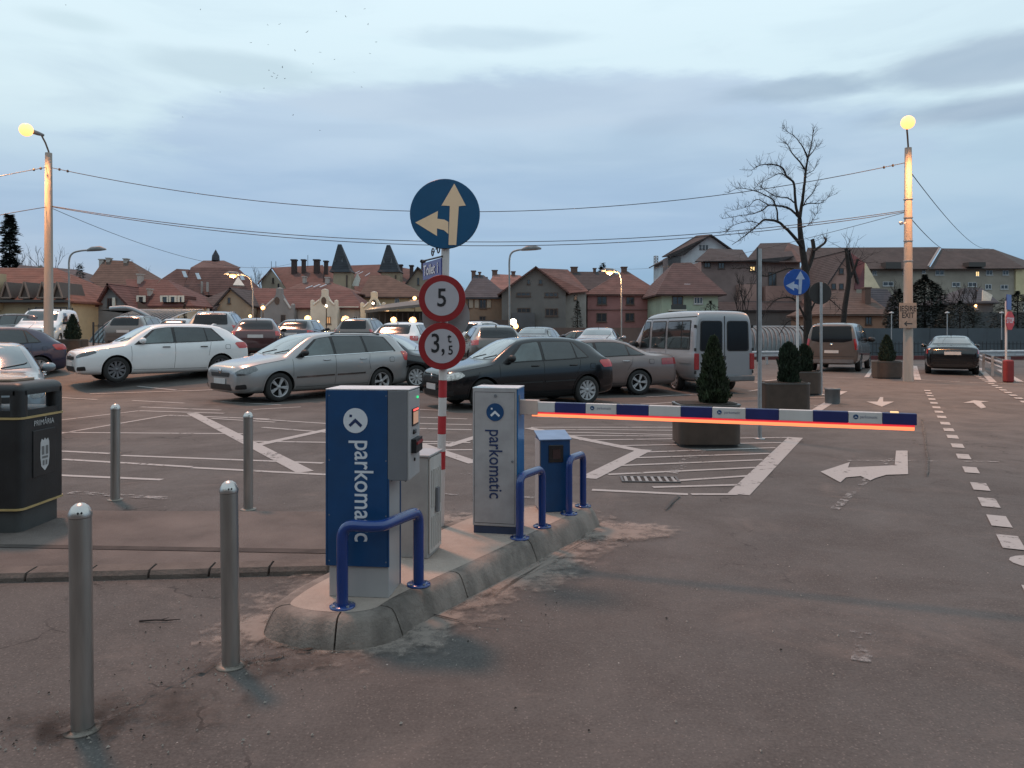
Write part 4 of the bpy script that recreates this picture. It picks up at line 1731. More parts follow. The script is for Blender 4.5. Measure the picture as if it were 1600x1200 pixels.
    def handles(s, ts, z, m):
        for t in ts:
            for sg in (1, -1):
                p = s.on_side(t, z, sg)
                b = MB()
                b.tube([p + Vector((.09, sg * .006, 0)), p + Vector((.07, sg * .034, .002)), p + Vector((-.07, sg * .034, .002)), p + Vector((-.09, sg * .006, 0))], .013, 8)
                b.build('door_handle', m, s.root)

    def mirrors(s, t, z, m, big=1.0):
        for sg in (1, -1):
            p = s.on_side(t, z - .02, sg)
            c = p + Vector((.02, sg * .10 * big, .055))
            b = MB()
            Mx = Matrix.Diagonal((.085 * big, .105 * big, .075 * big))
            prof = [(.0001, -1), (.6, -.85), (.92, -.45), (1, 0), (.92, .45), (.6, .85), (.0001, 1)]
            b.lathe(c, prof, 14, M=Mx)
            o = b.build('door_mirror', m, s.root)
            b = MB()
            b.tube([p - Vector((0, sg * .04, 0)), c], [.028, .022], 8)
            b.build('mirror_foot', TRIM, o)

    def plates(s, zf, zr, fr=True):
        for z, front in ((zf, True), (zr, False)):
            if z is None:
                continue
            d = Vector((-1 if front else 1, 0, 0))
            hs = [s.bvh.ray_cast(Vector((-4 * d.x, 0, z + dz)), d)[0] for dz in (-.04, .04)]
            if not all(hs):
                continue
            xq = (max if front else min)(h.x for h in hs)
            b = MB()
            b.box((xq - d.x * .012, 0, z), (.014, .52, .115))
            b.build('number_plate', M_PLATE, s.root)

    def arches(s, m, wd=.035):
        for t in s.wheels:
            r0 = s.R * 1.135
            o_, i_ = [], []
            for k in range(17):
                a = R(-8 + 196 * k / 16)
                o_.append((t - math.cos(a) * (r0 + wd), s.R + math.sin(a) * (r0 + wd)))
                i_.append((t - math.cos(a) * (r0 + .002), s.R + math.sin(a) * (r0 + .002)))
            s.side('wheel_arch_lip', o_ + i_[::-1], m, off=.012, h=.05)


def inside(p, poly):
    c = False
    for i in range(len(poly)):
        a, b = poly[i - 1], poly[i]
        if (a.y > p.y) != (b.y > p.y) and p.x < (b.x - a.x) * (p.y - a.y) / (b.y - a.y) + a.x:
            c = not c
    return c


def round_poly(P_, r, n=3, min_ang=20):
    out = []
    k = len(P_)
    for i in range(k):
        a, b, c = Vector(P_[i - 1]), Vector(P_[i]), Vector(P_[(i + 1) % k])
        u, v = (a - b), (c - b)
        if u.length < 1e-6 or v.length < 1e-6:
            continue
        if math.degrees(PI - u.angle(v)) < min_ang:
            out.append(tuple(b))
            continue
        q_ = min(r, u.length * .45, v.length * .45)
        u, v = u.normalized() * q_, v.normalized() * q_
        for j in range(n + 1):
            s_ = j / n
            out.append(tuple((b + u) * (1 - s_) ** 2 + b * 2 * s_ * (1 - s_) + (b + v) * s_ * s_))
    return out


RUBBER_ = M_RUBBER


def hatch(L=4.26, H=1.47, W=.895, body=None, wb=2.6, fo=.86, hood=.96, kind='hatch', name='hatchback', rimstyle='single', rim=None, spokes=10, tail_h=None, lamps=None, dark_lower=False, rwin=None):
    """a family of passenger cars"""
    k = H / 1.47
    NOSE = [(-.02, .36, .58, .66, .52, .42), (0, .27, .64, .73, .68, .56), (.05, .21, .69, .785, .78, .66), (.2, .19, .745, .835, .85, .72), (.5, .18, .80, .89, .885, .75), (.85, .17, .85, .94, .893, .76)]
    if kind == 'hatch':
        st = NOSE + [(1.02, .17, .875, .965, W, .765), (1.10, .17, .885, 1.00, W, .755), (1.36, .17, .905, 1.17, W, .70), (1.64, .17, .92, 1.335, W, .65), (1.84, .17, .93, 1.42, W, .62), (2.2, .17, .94, 1.465, W, .60),
              (3.0, .17, .965, 1.465, W, .58), (L - .92, .18, .985, 1.435, W, .585), (L - .62, .19, .995, 1.37, W - .008, .60), (L - .44, .20, 1.0, 1.27, W - .015, .62), (L - .25, .21, 1.0, 1.10, W - .03, .66), (L - .10, .23, .97, 1.02, W - .05, .70), (L - .03, .25, .86, .94, W - .08, .70), (L, .28, .74, .82, W - .14, .66), (L + .015, .38, .66, .72, W - .26, .55)]
    elif kind == 'estate':
        st = NOSE + [(1.04, .17, .875, .97, W, .765), (1.12, .17, .885, 1.005, W, .755), (1.40, .17, .905, 1.18, W, .70), (1.70, .17, .92, 1.345, W, .65), (1.92, .17, .93, 1.43, W, .62), (2.35, .17, .94, 1.478, W, .60),
              (3.2, .17, .965, 1.485, W, .585), (L - .85, .18, .985, 1.465, W, .59), (L - .42, .19, .995, 1.43, W - .008, .60), (L - .28, .20, 1.0, 1.33, W - .015, .62), (L - .16, .21, 1.0, 1.12, W - .025, .66), (L - .08, .23, .97, 1.02, W - .045, .70), (L - .02, .25, .86, .94, W - .075, .70), (L + .005, .28, .74, .82, W - .13, .66), (L + .02, .38, .66, .72, W - .25, .55)]
    else:  # sedan
        st = NOSE + [(1.12, .17, .88, .975, W, .765), (1.20, .17, .89, 1.01, W, .755), (1.48, .17, .91, 1.18, W, .70), (1.78, .17, .925, 1.34, W, .64), (2.0, .17, .93, 1.41, W, .61), (2.6, .17, .945, 1.445, W, .58),
              (3.0, .17, .965, 1.435, W, .575), (3.3, .18, .975, 1.375, W, .58), (3.6, .18, .985, 1.23, W, .61), (3.85, .19, .985, 1.10, W - .01, .68), (4.0, .20, .98, 1.065, W - .02, .71), (L - .25, .22, .975, 1.055, W - .04, .72), (L - .10, .24, .95, 1.04, W - .06, .72), (L - .03, .26, .86, .96, W - .09, .71), (L, .28, .76, .86, W - .15, .66), (L + .015, .38, .66, .74, W - .26, .55)]
    st = [(t, zb, bl * k, tp * k, w_, r_) for t, zb, bl, tp, w_, r_ in st]
    c = Car(name, st, L, (fo, fo + wb), .315)
    cw = 1.06 if kind != 'sedan' else 1.16
    rf = st[10][0]
    # glass house
    zc = c.q(cw)[3]
    zr = c.q(rf + .08)[3]
    c.front('windscreen', [(-.665, zc + .035), (-.30, zc + .012), (.30, zc + .012), (.665, zc + .035), (.50, zr - .055), (.2, zr - .03), (-.2, zr - .03), (-.50, zr - .055)], GLASSW, h=.09)
    tB = 2.30 if kind != 'sedan' else 2.40
    end = {'hatch': L - .72, 'estate': L - .50, 'sedan': 3.72}[kind]
    endt = {'hatch': L - 1.02, 'estate': L - .72, 'sedan': 3.30}[kind]
    c.side_win(1.28, end + .03, rf - .06, endt + .03, TRIM, .018, .098, 'window_frame', .0035, n=12)
    c.side_win(1.44, tB - .03, rf + .02, tB - .05, GLASSF)
    tC = {'hatch': 3.16, 'estate': 3.16, 'sedan': 3.28}[kind]
    c.side_win(tB + .04, tC - .02, tB + .03, tC - .05)
    if kind == 'estate':
        c.side_win(tC + .05, end - .03, tC + .01, endt - .02)
    else:
        c.side_win(tC + .02, end - .02, tC - .02, endt - .02 if kind == 'hatch' else endt - .12)
    # rear glass
    if kind == 'sedan':
        z0, z1 = c.q(3.82)[3] + .02, c.q(3.08)[3] - .02
        c.rear('rear_window', [(-.60, z0), (.60, z0), (.47, z1), (-.47, z1)], GLASSW, h=.09, rnd=.05)
    else:
        z0, z1 = 1.03 * k, (1.36 if kind == 'hatch' else 1.40) * k
        c.rear('rear_window', [(-.60, z0), (.60, z0), (.52, z1), (-.52, z1)], REARG, h=.07, rnd=.06)
    zb_ = lambda t: c.q(t)[2]
    ts_ = [1.34 + (end - .05 - 1.34) * i / 10 for i in range(11)]
    c.side('belt_strip', [(t, zb_(t) + .016) for t in ts_] + [(t, zb_(t) + .032) for t in ts_[::-1]], CHROME if kind == 'estate' else TRIM, off=.010, h=.1)
    hb = c.bvh.ray_cast(Vector((5, 0, .66 * k)), Vector((-1, 0, 0)))[0]
    if hb:
        b = MB()
        b.lathe(hb + Vector((.004, 0, 0)), [(.055, 0), (.05, .012), (.0001, .016)], 16, M=Matrix.Rotation(R(90), 3, 'Y'))
        b.build('badge', CHROME, c.root)
    # lamps and grille
    c.corner('headlight', 38, lamps or [(.10, .60 * k), (.36, .635 * k), (.47, .70 * k), (.42, .755 * k), (.20, .735 * k), (.05, .66 * k)], LAMPG, h=.05, rnd=.03)
    c.front('grille', [(-.40, .555), (.40, .555), (.44, .64), (-.44, .64)], TRIM, h=.06, rnd=.03)
    c.front('lower_intake', [(-.50, .27), (.50, .27), (.46, .40), (-.46, .40)], TRIM, h=.07, rnd=.03)
    c.corner('fog_lamp_recess', 30, [(.18, .30), (.42, .31), (.42, .41), (.22, .39)], TRIM, h=.05, rnd=.03)
    if kind == 'sedan':
        c.corner('tail_light', 148, [(-.42, .76 * k), (-.12, .78 * k), (-.14, .94 * k), (-.40, .93 * k)], TAILG, h=.05, rnd=.03)
    elif kind == 'estate':
        c.corner('tail_light', 138, [(-.20, .80 * k), (-.06, .78 * k), (-.03, 1.01 * k), (-.24, 1.01 * k)], TAILL, h=.05, rnd=.02)
    else:
        c.corner('tail_light', 140, [(-.27, .80 * k), (.06, .82 * k), (.03, .97 * k), (-.30, .965 * k), (-.34, .93 * k)], TAILL, h=.05, rnd=.03)
    c.plates(.46, .80 * k if kind != 'estate' else .80)
    c.rear('rear_bumper_trim', [(-.62, .30), (.62, .30), (.62, .40), (-.62, .40)], TRIM, h=.08, rnd=.02)
    tA = 1.20
    bl = lambda t: c.q(t)[2]
    c.seams([[(tA + .02, bl(tA)), (tA + .03, .7), (tA + .02, .32)], [(tA + .02, .30), (3.2 if kind != 'sedan' else 3.2, .30)],
             [(tB + .005, bl(tB) + .02), (tB + .01, .7), (tB - .02, .32)], [(tC + .10, bl(tC)), (tC + .06, .80), (fo + wb - .34, .62)]])
    c.seams([[(1.05, c.q(1.05)[2] + .01), (.5, c.q(.5)[2] + .01), (.25, c.q(.25)[2] + .005)]], .006)
    c.handles([tB - .22, tC - .10], .86 * k, TRIM if kind == 'hatch' else CHROME)
    c.mirrors(1.50, .99 * k, TRIM if (dark_lower or kind == 'estate') else P_WHITE)
    c.side('sill', [(fo + .40, .17), (fo + wb - .40, .17), (fo + wb - .42, .235), (fo + .42, .235)], TRIM, h=.12)
    c.arches(P_WHITE)
    c.rear('tailgate_seam', [(-.66, .56), (.66, .56), (.66, .566), (-.66, .566)], SEAM, h=.1)
    fx = L - .62 if kind != 'sedan' else L - .75
    c.side('fuel_flap', round_poly([(fx - .07, .78), (fx + .07, .78), (fx + .07, .90), (fx - .07, .90)], .03), SEAM, both=True, off=.003, h=.05)
    c.side('fuel_flap_cover', round_poly([(fx - .062, .788), (fx + .062, .788), (fx + .062, .892), (fx - .062, .892)], .03), P_WHITE, both=True, off=.006, h=.05)
    for sg in (-.3, .25):
        pts_ = []
        for i in range(5):
            y_ = sg + .42 * i / 4 * (1 if sg < 0 else 1)
            y_ = max(-.6, min(.6, y_))
            hh = c.bvh.ray_cast(Vector((5, y_, zc + .03 + .02 * i)), Vector((-1, 0, 0)))[0]
            if hh:
                pts_.append(hh + Vector((.015, 0, .008)))
        if len(pts_) > 2:
            b = MB()
            b.tube(pts_, .007, 5)
            b.build('wiper', TRIM, c.root)
    c.add_wheels(rimstyle, rim or ALLOY, spokes)
    return c


def van(name, st, L, wheels, wr=.33):
    return Car(name, st, L, wheels, wr)


protos = {}
protos['white_hatch'] = hatch(4.34, 1.46, .90, kind='hatch', name='hatchback', wb=2.65, fo=.88, rimstyle='single', rim=ALLOYD, spokes=10,
                              lamps=[(.08, .60), (.34, .66), (.50, .735), (.44, .775), (.22, .725), (.04, .655)])
protos['golf'] = hatch(4.20, 1.48, .885, kind='hatch', name='hatchback', wb=2.58, fo=.86, rimstyle='single', rim=ALLOY, spokes=10, dark_lower=True,
                       lamps=[(.10, .59), (.38, .62), (.50, .70), (.42, .77), (.22, .75), (.06, .67)])
protos['estate'] = hatch(4.51, 1.50, .885, kind='estate', name='estate_car', wb=2.70, fo=.90, rimstyle='double', rim=ALLOY, spokes=5,
                         lamps=[(.12, .58), (.32, .60), (.50, .70), (.44, .78), (.26, .745), (.08, .66)])
protos['sedan'] = hatch(4.64, 1.46, .885, kind='sedan', name='sedan', wb=2.65, fo=.90, rimstyle='double', rim=ALLOY, spokes=5)
protos['suv'] = hatch(4.40, 1.66, .91, kind='estate', name='suv', wb=2.64, fo=.88, rimstyle='single', rim=ALLOYD, spokes=5)
# side moulding strips on the estate and the dark hatch
for key in ('estate', 'golf'):
    c = protos[key]
    c.side('side_moulding', [(1.30, .50), (2.26, .52), (2.26, .55), (1.30, .53)], CHROME if key == 'estate' else TRIM, off=.015, h=.1)
    c.side('side_moulding', [(2.33, .52), (3.10, .535), (3.10, .565), (2.33, .55)], CHROME if key == 'estate' else TRIM, off=.015, h=.1)
for sg in (1, -1):   # roof rails
    for key in ('estate', 'suv'):
        c = protos[key]
        pts = []
        for t in (2.35, 2.5, 3.0, 3.5, 3.72):
            h_ = c.bvh.ray_cast(Vector((c.x(t), sg * .56, 4)), Vector((0, 0, -1)))[0]
            pts.append(h_ + Vector((0, 0, .012 if t in (2.35, 3.72) else .045)))
        b = MB()
        b.tube(pts, .014, 8)
        b.build('roof_rail', TRIM if key == 'estate' else CHROME, c.root)
for key, t in (('white_hatch', 3.55), ('estate', 3.9), ('golf', 3.45), ('sedan', 3.0), ('suv', 3.7)):
    c = protos[key]
    p = c.bvh.ray_cast(Vector((c.x(t), 0, 4)), Vector((0, 0, -1)))[0]
    b = MB()
    b.tube([p, p + Vector((-.06, 0, .05)), p + Vector((-.16, 0, .16 if key != 'white_hatch' else .05))], [.012, .006, .002] if key != 'white_hatch' else [.03, .02, .004], 6)
    b.build('aerial', TRIM if key != 'white_hatch' else P_WHITE, c.root)

# minibus
W = .965
st = [(0, .42, .66, .74, .66, .56), (.05, .32, .76, .86, .84, .70), (.25, .28, .86, 1.02, .92, .78), (.6, .27, .98, 1.16, .95, .82), (.95, .27, 1.08, 1.32, W, .84), (1.1, .27, 1.12, 1.44, W, .85), (1.5, .27, 1.14, 1.86, W, .83), (1.85, .27, 1.16, 2.22, W, .81), (2.1, .27, 1.18, 2.30, W, .81),
      (2.8, .28, 1.20, 2.36, W, .82), (3.8, .30, 1.20, 2.38, W, .82), (4.85, .32, 1.20, 2.36, W, .82), (5.12, .33, 1.20, 2.33, W - .005, .815), (5.19, .34, 1.20, 2.28, W - .015, .81), (5.22, .36, 1.20, 2.20, W - .03, .80), (5.235, .42, 1.15, 2.12, W - .06, .78)]
c = Car('minibus', st, 5.235, (1.0, 4.0), .33)
c.front('windscreen', [(-.72, 1.36), (.72, 1.36), (.68, 2.10), (-.68, 2.10)], GLASSW, h=.12, rnd=.06)
VG = mat('van_glass', (.008, .009, .011), .12, ior=1.35, var=.2, scale=1)
for t0, t1 in ((1.62, 2.32), (2.45, 3.42), (3.52, 4.92)):
    c.side('window_frame', round_poly([(t0, 1.23 if t0 > 2 else 1.2), (t1, 1.23), (t1, 2.08), (t0 + (.2 if t0 < 2 else 0), 2.08)], .05), TRIM, off=.005, h=.14)
c.side_panes = c.side('side_window', round_poly([(1.72, 1.26), (2.29, 1.26), (2.29, 2.05), (1.93, 2.05)], .04), GLASS, off=.011, h=.14)
c.side('side_window', round_poly([(2.49, 1.27), (3.38, 1.27), (3.38, 2.04), (2.49, 2.04)], .04), GLASS, off=.011, h=.14)
c.side('side_window', round_poly([(3.56, 1.27), (4.40, 1.27), (4.40, 2.04), (3.56, 2.04)], .04), GLASS, off=.011, h=.14)
c.side('side_window', round_poly([(4.45, 1.27), (4.88, 1.27), (4.88, 2.04), (4.45, 2.04)], .04), GLASS, off=.011, h=.14)
for sg in (1, -1):
    c.rear('window_frame', [(sg * .07, 1.20), (sg * .78, 1.20), (sg * .75, 2.06), (sg * .07, 2.06)][::sg], TRIM, off=.005, h=.12, rnd=.09)
    c.rear('rear_window', [(sg * .10, 1.23), (sg * .74, 1.23), (sg * .715, 2.03), (sg * .10, 2.03)][::sg], VG, off=.011, h=.12, rnd=.08)
    b = MB()
    b.box((-2.61, sg * .87, .92), (.05, .14, .46))
    bevel_mesh(b.build('tail_light', TAILG, c.root), .015)
    b = MB()
    b.box((-2.60, sg * .03, 1.02), (.06, .015, .10))
    b.build('door_handle', TRIM, c.root)
    b = MB()
    for z_ in (.62, 1.25, 1.9):
        b.box((-2.585, sg * .90, z_), (.05, .05, .09))
    b.build('hinge', TRIM, c.root)
b = MB()
b.box((-2.619, 0, 1.24), (.012, .014, 1.9))
b.build('door_seam', SEAM, c.root)
b = MB()
b.box((-2.66, 0, .44), (.18, 1.78, .16))
bevel_mesh(b.build('rear_bumper', mat('bumper_grey', (.13, .13, .135), .6), c.root), .03)
b = MB()
b.box((-2.625, .35, .72), (.02, .52, .115))
b.build('number_plate', M_PLATE, c.root)
b = MB()
b.tube([(-2.60, 0, .36), (-2.76, 0, .36), (-2.80, 0, .42)], .025, 8)
b.build('tow_hook', TRIM, c.root)
c.side('side_moulding', [(1.45, .86), (3.55, .86), (3.55, .93), (1.45, .93)], P_VAN, off=.014, h=.14)
c.side('side_moulding', [(4.38, .86), (5.0, .86), (5.0, .93), (4.38, .93)], P_VAN, off=.014, h=.14)
c.seams([[(2.38, 2.15), (2.38, .4)], [(3.47, 2.15), (3.47, .4)], [(1.45, 1.1), (1.42, .5)]], .012)
c.side('roof_gutter', [(1.95, 2.135), (5.15, 2.165), (5.15, 2.19), (1.95, 2.16)], TRIM, off=.01, h=.15)
c.corner('headlight', 30, [(.22, .72), (.55, .72), (.55, .95), (.25, .93)], LAMPG, h=.07, rnd=.03)
c.mirrors(1.5, 1.30, TRIM, 1.7)
c.arches(P_VAN)
c.add_wheels('cap', HUBCAP)
protos['minibus'] = c

# people carrier seen from behind
W = .98
st = [(0, .40, .62, .70, .62, .52), (.05, .30, .72, .82, .82, .68), (.25, .26, .84, .98, .92, .76), (.7, .25, .98, 1.14, .96, .82), (1.0, .25, 1.04, 1.24, W, .82), (1.4, .25, 1.10, 1.56, W, .79), (1.8, .25, 1.12, 1.84, W, .77), (2.1, .25, 1.14, 1.93, W, .77), (3.0, .26, 1.16, 1.97, W, .77),
      (4.4, .28, 1.18, 1.95, W, .765), (4.78, .29, 1.18, 1.90, W - .01, .76), (4.88, .30, 1.18, 1.80, W - .02, .77), (4.93, .32, 1.16, 1.50, W - .04, .80), (4.96, .40, .98, 1.22, W - .08, .80)]
c = Car('people_carrier', st, 4.96, (.95, 3.88), .34)
c.front('windscreen', [(-.72, 1.28), (.72, 1.28), (.64, 1.84), (-.64, 1.84)], GLASSW, h=.12, rnd=.06)
c.side('side_window', round_poly([(1.6, 1.18), (2.3, 1.18), (2.3, 1.76), (1.9, 1.76)], .04), VG, off=.008, h=.14)
c.side('side_window', round_poly([(2.4, 1.20), (3.4, 1.20), (3.4, 1.78), (2.4, 1.78)], .04), VG, off=.008, h=.14)
c.side('side_window', round_poly([(3.5, 1.20), (4.6, 1.22), (4.5, 1.76), (3.5, 1.78)], .04), VG, off=.008, h=.14)
c.rear('rear_window', [(-.76, 1.24), (-.45, 1.17), (.45, 1.17), (.76, 1.24), (.70, 1.80), (-.70, 1.80)], VG, off=.010, h=.1, rnd=.06)
c.corner('tail_light', 145, [(-.24, .88), (-.14, .88), (-.10, 1.30), (-.19, 1.32)], TAILG, h=.07, rnd=.02)
c.rear('rear_bumper_trim', [(-.80, .36), (.80, .36), (.80, .50), (-.80, .50)], mat('bumper_grey', (.13, .13, .135), .6), h=.1, rnd=.03, off=.02)
c.rear('tailgate_seam', [(-.82, .60), (.82, .60), (.82, .615), (-.82, .615)], SEAM, h=.1)
c.plates(None, .80)
b = MB()
b.lathe((-2.50, 0, 1.08), [(.06, -.02), (.05, .01), (.0001, .015)], 16, M=Matrix.Rotation(R(-90), 3, 'Y'))
b.build('badge', CHROME, c.root)
c.mirrors(1.55, 1.22, TRIM, 1.5)
c.corner('headlight', 35, [(.2, .74), (.55, .80), (.55, .95), (.2, .86)], LAMPG, h=.07, rnd=.03)
c.add_wheels('single', ALLOYD, 6)
protos['carrier'] = c

# white panel van
W = .92
st = [(0, .40, .62, .72, .62, .52), (.05, .30, .74, .86, .80, .66), (.25, .26, .86, 1.02, .88, .74), (.7, .24, .98, 1.14, .91, .80), (.98, .24, 1.02, 1.20, W, .80), (1.3, .24, 1.06, 1.44, W, .77), (1.65, .24, 1.08, 1.70, W, .75), (1.95, .24, 1.09, 1.80, W, .75), (2.8, .25, 1.10, 1.85, W, .77),
      (3.9, .27, 1.10, 1.85, W, .77), (4.22, .28, 1.10, 1.81, W - .01, .765), (4.33, .29, 1.10, 1.72, W - .02, .77), (4.38, .31, 1.05, 1.5, W - .04, .78), (4.40, .38, .9, 1.2, W - .08, .78)]
c = Car('panel_van', st, 4.40, (.90, 3.68), .325)
c.front('windscreen', [(-.70, 1.24), (.70, 1.24), (.62, 1.70), (-.62, 1.70)], GLASS, h=.1, rnd=.05)
c.side('side_window', round_poly([(1.45, 1.09), (2.28, 1.08), (2.26, 1.62), (1.85, 1.62), (1.5, 1.28)], .05), GLASS, off=.008, h=.12)
c.seams([[(2.36, 1.66), (2.38, .9), (2.34, .35)], [(2.38, .95), (3.9, .98)], [(1.3, 1.06), (1.34, .4)], [(4.1, 1.65), (4.12, .7)]], .01)
c.corner('headlight', 35, [(.12, .74), (.50, .80), (.52, .93), (.30, .92), (.12, .84)], LAMPD, h=.06, rnd=.03)
c.front('grille', [(-.34, .62), (.34, .62), (.40, .80), (-.40, .80)], TRIM, h=.07, rnd=.04)
c.side('door_moulding', [(1.35, .48), (2.30, .48), (2.30, .60), (1.35, .60)], TRIM, off=.012, h=.12)
c.corner('tail_light', 140, [(-.30, .90), (-.16, .9), (-.14, 1.25), (-.26, 1.25)], TAILG, h=.06, rnd=.02)
for t in (1.9, 2.9, 3.9):
    h_ = c.bvh.ray_cast(Vector((c.x(t), 0, 4)), Vector((0, 0, -1)))[0]
    b = MB()
    for sg in (-1, 1):
        b.box((c.x(t), sg * .66, h_.z - .0), (.06, .05, .14))
    b.box((c.x(t), 0, h_.z + .075), (.05, 1.36, .03))
    b.build('roof_bar', TRIM, c.root)
c.mirrors(1.45, 1.12, TRIM, 1.3)
c.arches(P_WHITE)
c.add_wheels('cap', HUBCAP)
protos['panel_van'] = c

index_kids()
NAMES = {'white_hatch': 'hatchback', 'golf': 'hatchback', 'estate': 'estate_car', 'sedan': 'sedan', 'suv': 'suv', 'minibus': 'minibus', 'carrier': 'people_carrier', 'panel_van': 'panel_van'}


def put_car(key, loc, rz, label, cat, pm=None, scale=1.0, group=None, more=None, zs=1.0):
    swap = {}
    if pm:
        swap['paint_white'] = pm
        swap['paint_van_grey'] = pm
    if more:
        swap.update(more)
    o = copy_tree(protos[key].root, None, swap)
    o.name = NAMES[key]
    o.location = loc
    o.rotation_euler = (0, 0, rz)
    o.scale = (scale, scale, scale * zs)
    tag(o, label, cat, group)
    return o


def side_car(key, fpx, rpx, label, cat, near=1, **k):
    """placed by where its two near wheels touch the ground; near=1: its left side faces us"""
    A_, B_ = gp(*fpx), gp(*rpx)
    d = (A_ - B_)
    sc = k.pop('scale', None) or d.to_2d().length / (protos[key].wheels[1] - protos[key].wheels[0])
    d.z = 0
    d.normalize()
    rz = math.atan2(d.y, d.x)
    left = Vector((-d.y, d.x, 0))
    c = protos[key]
    midt = (c.wheels[0] + c.wheels[1]) / 2
    ctr = (A_ + B_) / 2 - left * near * (c.w - .12) * sc + d * (midt - c.L / 2) * sc
    z = hz(ctr.x, ctr.y)
    o = put_car(key, (ctr.x, ctr.y, z), rz, label, cat, scale=sc, **k)
    print('CAR', key, [round(v, 2) for v in ctr], 'rz', round(math.degrees(rz)), 'scale', round(sc, 3))
    return o


def car_at(key, px, py, rzdeg, label, cat, **k):
    p = gp(px, py)
    return put_car(key, p, R(rzdeg), label, cat, **k)


def car_d(key, px, Y, rzdeg, label, cat, **k):
    x = (px - 800) / F * Y
    return put_car(key, (x, Y, hz(x, Y)), R(rzdeg), label, cat, **k)


side_car('white_hatch', (190, 605), (337, 591), 'clean white hatchback seen from its left side, front wheel nearest the left edge', 'car', pm=P_WHITE, scale=1.05, zs=1.06, more={'headlamp_glass': LAMPD})
side_car('estate', (434, 628), (594, 615), 'silver estate car with roof rails standing in front of the white hatchback', 'car', pm=P_SILVER, more={'car_glass': GLASS})
side_car('golf', (738, 641), (930, 631), 'shiny black hatchback behind the barrier cabinet', 'car', pm=P_BLACK, scale=.97, zs=1.05, more={'alloy_rim': ALLOY, 'headlamp_glass': mat('headlamp_bright', (.42, .40, .38), .15, metal=.5, coat=1, var=.5, scale=25)})
p = gp(999, 625)
side_car('sedan', (840, 621.5), (999, 617), 'brown sedan parked just beyond the shiny black hatchback', 'car', pm=P_BROWN, scale=1.0)

# minibus: its rear and left side are seen
p = gp(1057, 609)
tw_ = R(90 + 15)
fw = Vector((math.cos(tw_), math.sin(tw_), 0))
lf = Vector((-fw.y, fw.x, 0))
sc = .92
c = protos['minibus']
ctr = p - lf * (c.w - .12) * sc + fw * (4.0 - c.L / 2) * sc
put_car('minibus', (ctr.x, ctr.y, 0), tw_, 'silver grey minibus with two rear doors, behind the nearest planter', 'minibus', scale=sc, pm=P_VAN)
put_car('carrier', tuple(gp(1314, 582) * (1 + 2.5 / gp(1314, 582).y)), R(58), 'bronze people carrier seen from behind, between the grey planters and the lamp pole', 'van', pm=P_BRONZE, scale=1.02)
put_car('sedan', tuple(gp(1485, 587) * (1 + 2.3 / gp(1485, 587).y)), R(90 - 29), 'black sedan seen from behind, parked right of the concrete lamp pole', 'car', pm=P_BLACK, scale=1.03)
# left edge
pcar = gp(-20, 596)
side_car('golf', (-98, 607), (43, 590), 'dark navy hatchback cut by the left edge, tail to the right', 'car', pm=P_NAVY, scale=1.05)
o = put_car('sedan', (-9.0, 12.6, 0), R(-56), 'ice blue car whose windscreen and black mirror show above the litter bin', 'car', pm=P_ICE, scale=1.0, more={'paint_white': P_ICE})
# second row and beyond, from the left
side_car('panel_van', (63, 545), (137, 540), 'white panel van with roof bars behind the left concrete pole', 'van', pm=P_WHITE, scale=1.12)
car_d('suv', 14, 39, 175, 'dark maroon car with roof rails, behind the white panel van at the left edge', 'car', pm=P_MAROON, scale=1.05)
car_d('estate', 224, 36, 96, 'muddy brown estate car seen from behind, between the white van and the white hatchback', 'car', pm=P_BEIGE, scale=1.05, more={'tail_lamp_lit': TAILG})
car_d('suv', 346, 28.5, 101, 'pale blue-grey suv with a black rear window, right behind the roof of the white hatchback', 'car', pm=P_ICE)
car_d('golf', 285, 37, 90 + 10, 'small silver car mostly hidden behind the white hatchback roof', 'car', pm=P_LTSIL)
car_d('golf', 404, 28, 106, 'dark red hatchback seen from behind, between the white hatchback and the silver estate', 'car', pm=P_DKRED)
car_d('golf', 475, 35, 91, 'dark blue hatchback seen from behind, above the bonnet of the silver estate', 'car', pm=P_DKBLUE, scale=1.05)
car_d('suv', 572, 35, 85, 'grey suv with roof rails, above the roof of the silver estate', 'car', pm=P_BEIGE)
side_car('golf', (655, 611), (510, 606), 'black hatchback with grey hubcaps, nose behind the striped sign post', 'car', near=-1, pm=P_BLACK, scale=1.0, more={'alloy_rim': HUBCAP})
car_d('white_hatch', 641, 27, 90 - 10, 'white car whose roof shows just left of the weight limit sign', 'car', pm=P_WHITE)
car_d('suv', 757, 37, 66, 'white suv behind the round signs, farther back than the brown-grey hatchback', 'car', pm=P_WHITE)
car_d('white_hatch', 764, 25.0, 101, 'brown-grey hatchback with red tail lamps, just right of the weight limit sign', 'car', pm=P_BEIGE)
car_d('sedan', 843, 33, 73, 'dark saloon with its rear window to us, above the roof of the shiny black hatchback', 'car', pm=P_DKBLUE)
car_d('sedan', 938, 31, 77, 'pale silver saloon seen from behind, left of the minibus', 'car', pm=P_LTSIL)
car_d('golf', 903, 48, 90 + 60, 'small distant dark car between the two saloons', 'car', pm=P_DKBLUE, scale=.95)
for c in protos.values():
    def rm(o):
        for ch in KIDS.get(o.name, []):
            rm(ch)
        bpy.data.objects.remove(o)
    rm(c.root)
# ------------------------------------------------------------------ houses
WALLM = {}


def wallm(name, col, **k):
    return mat('wall_' + name, tuple(min(.8, c * 1.28) for c in col), .9, var=.12, scale=.5, dirt=(tuple(c * .6 for c in col), .45), bump=.2, bscale=6, **k)


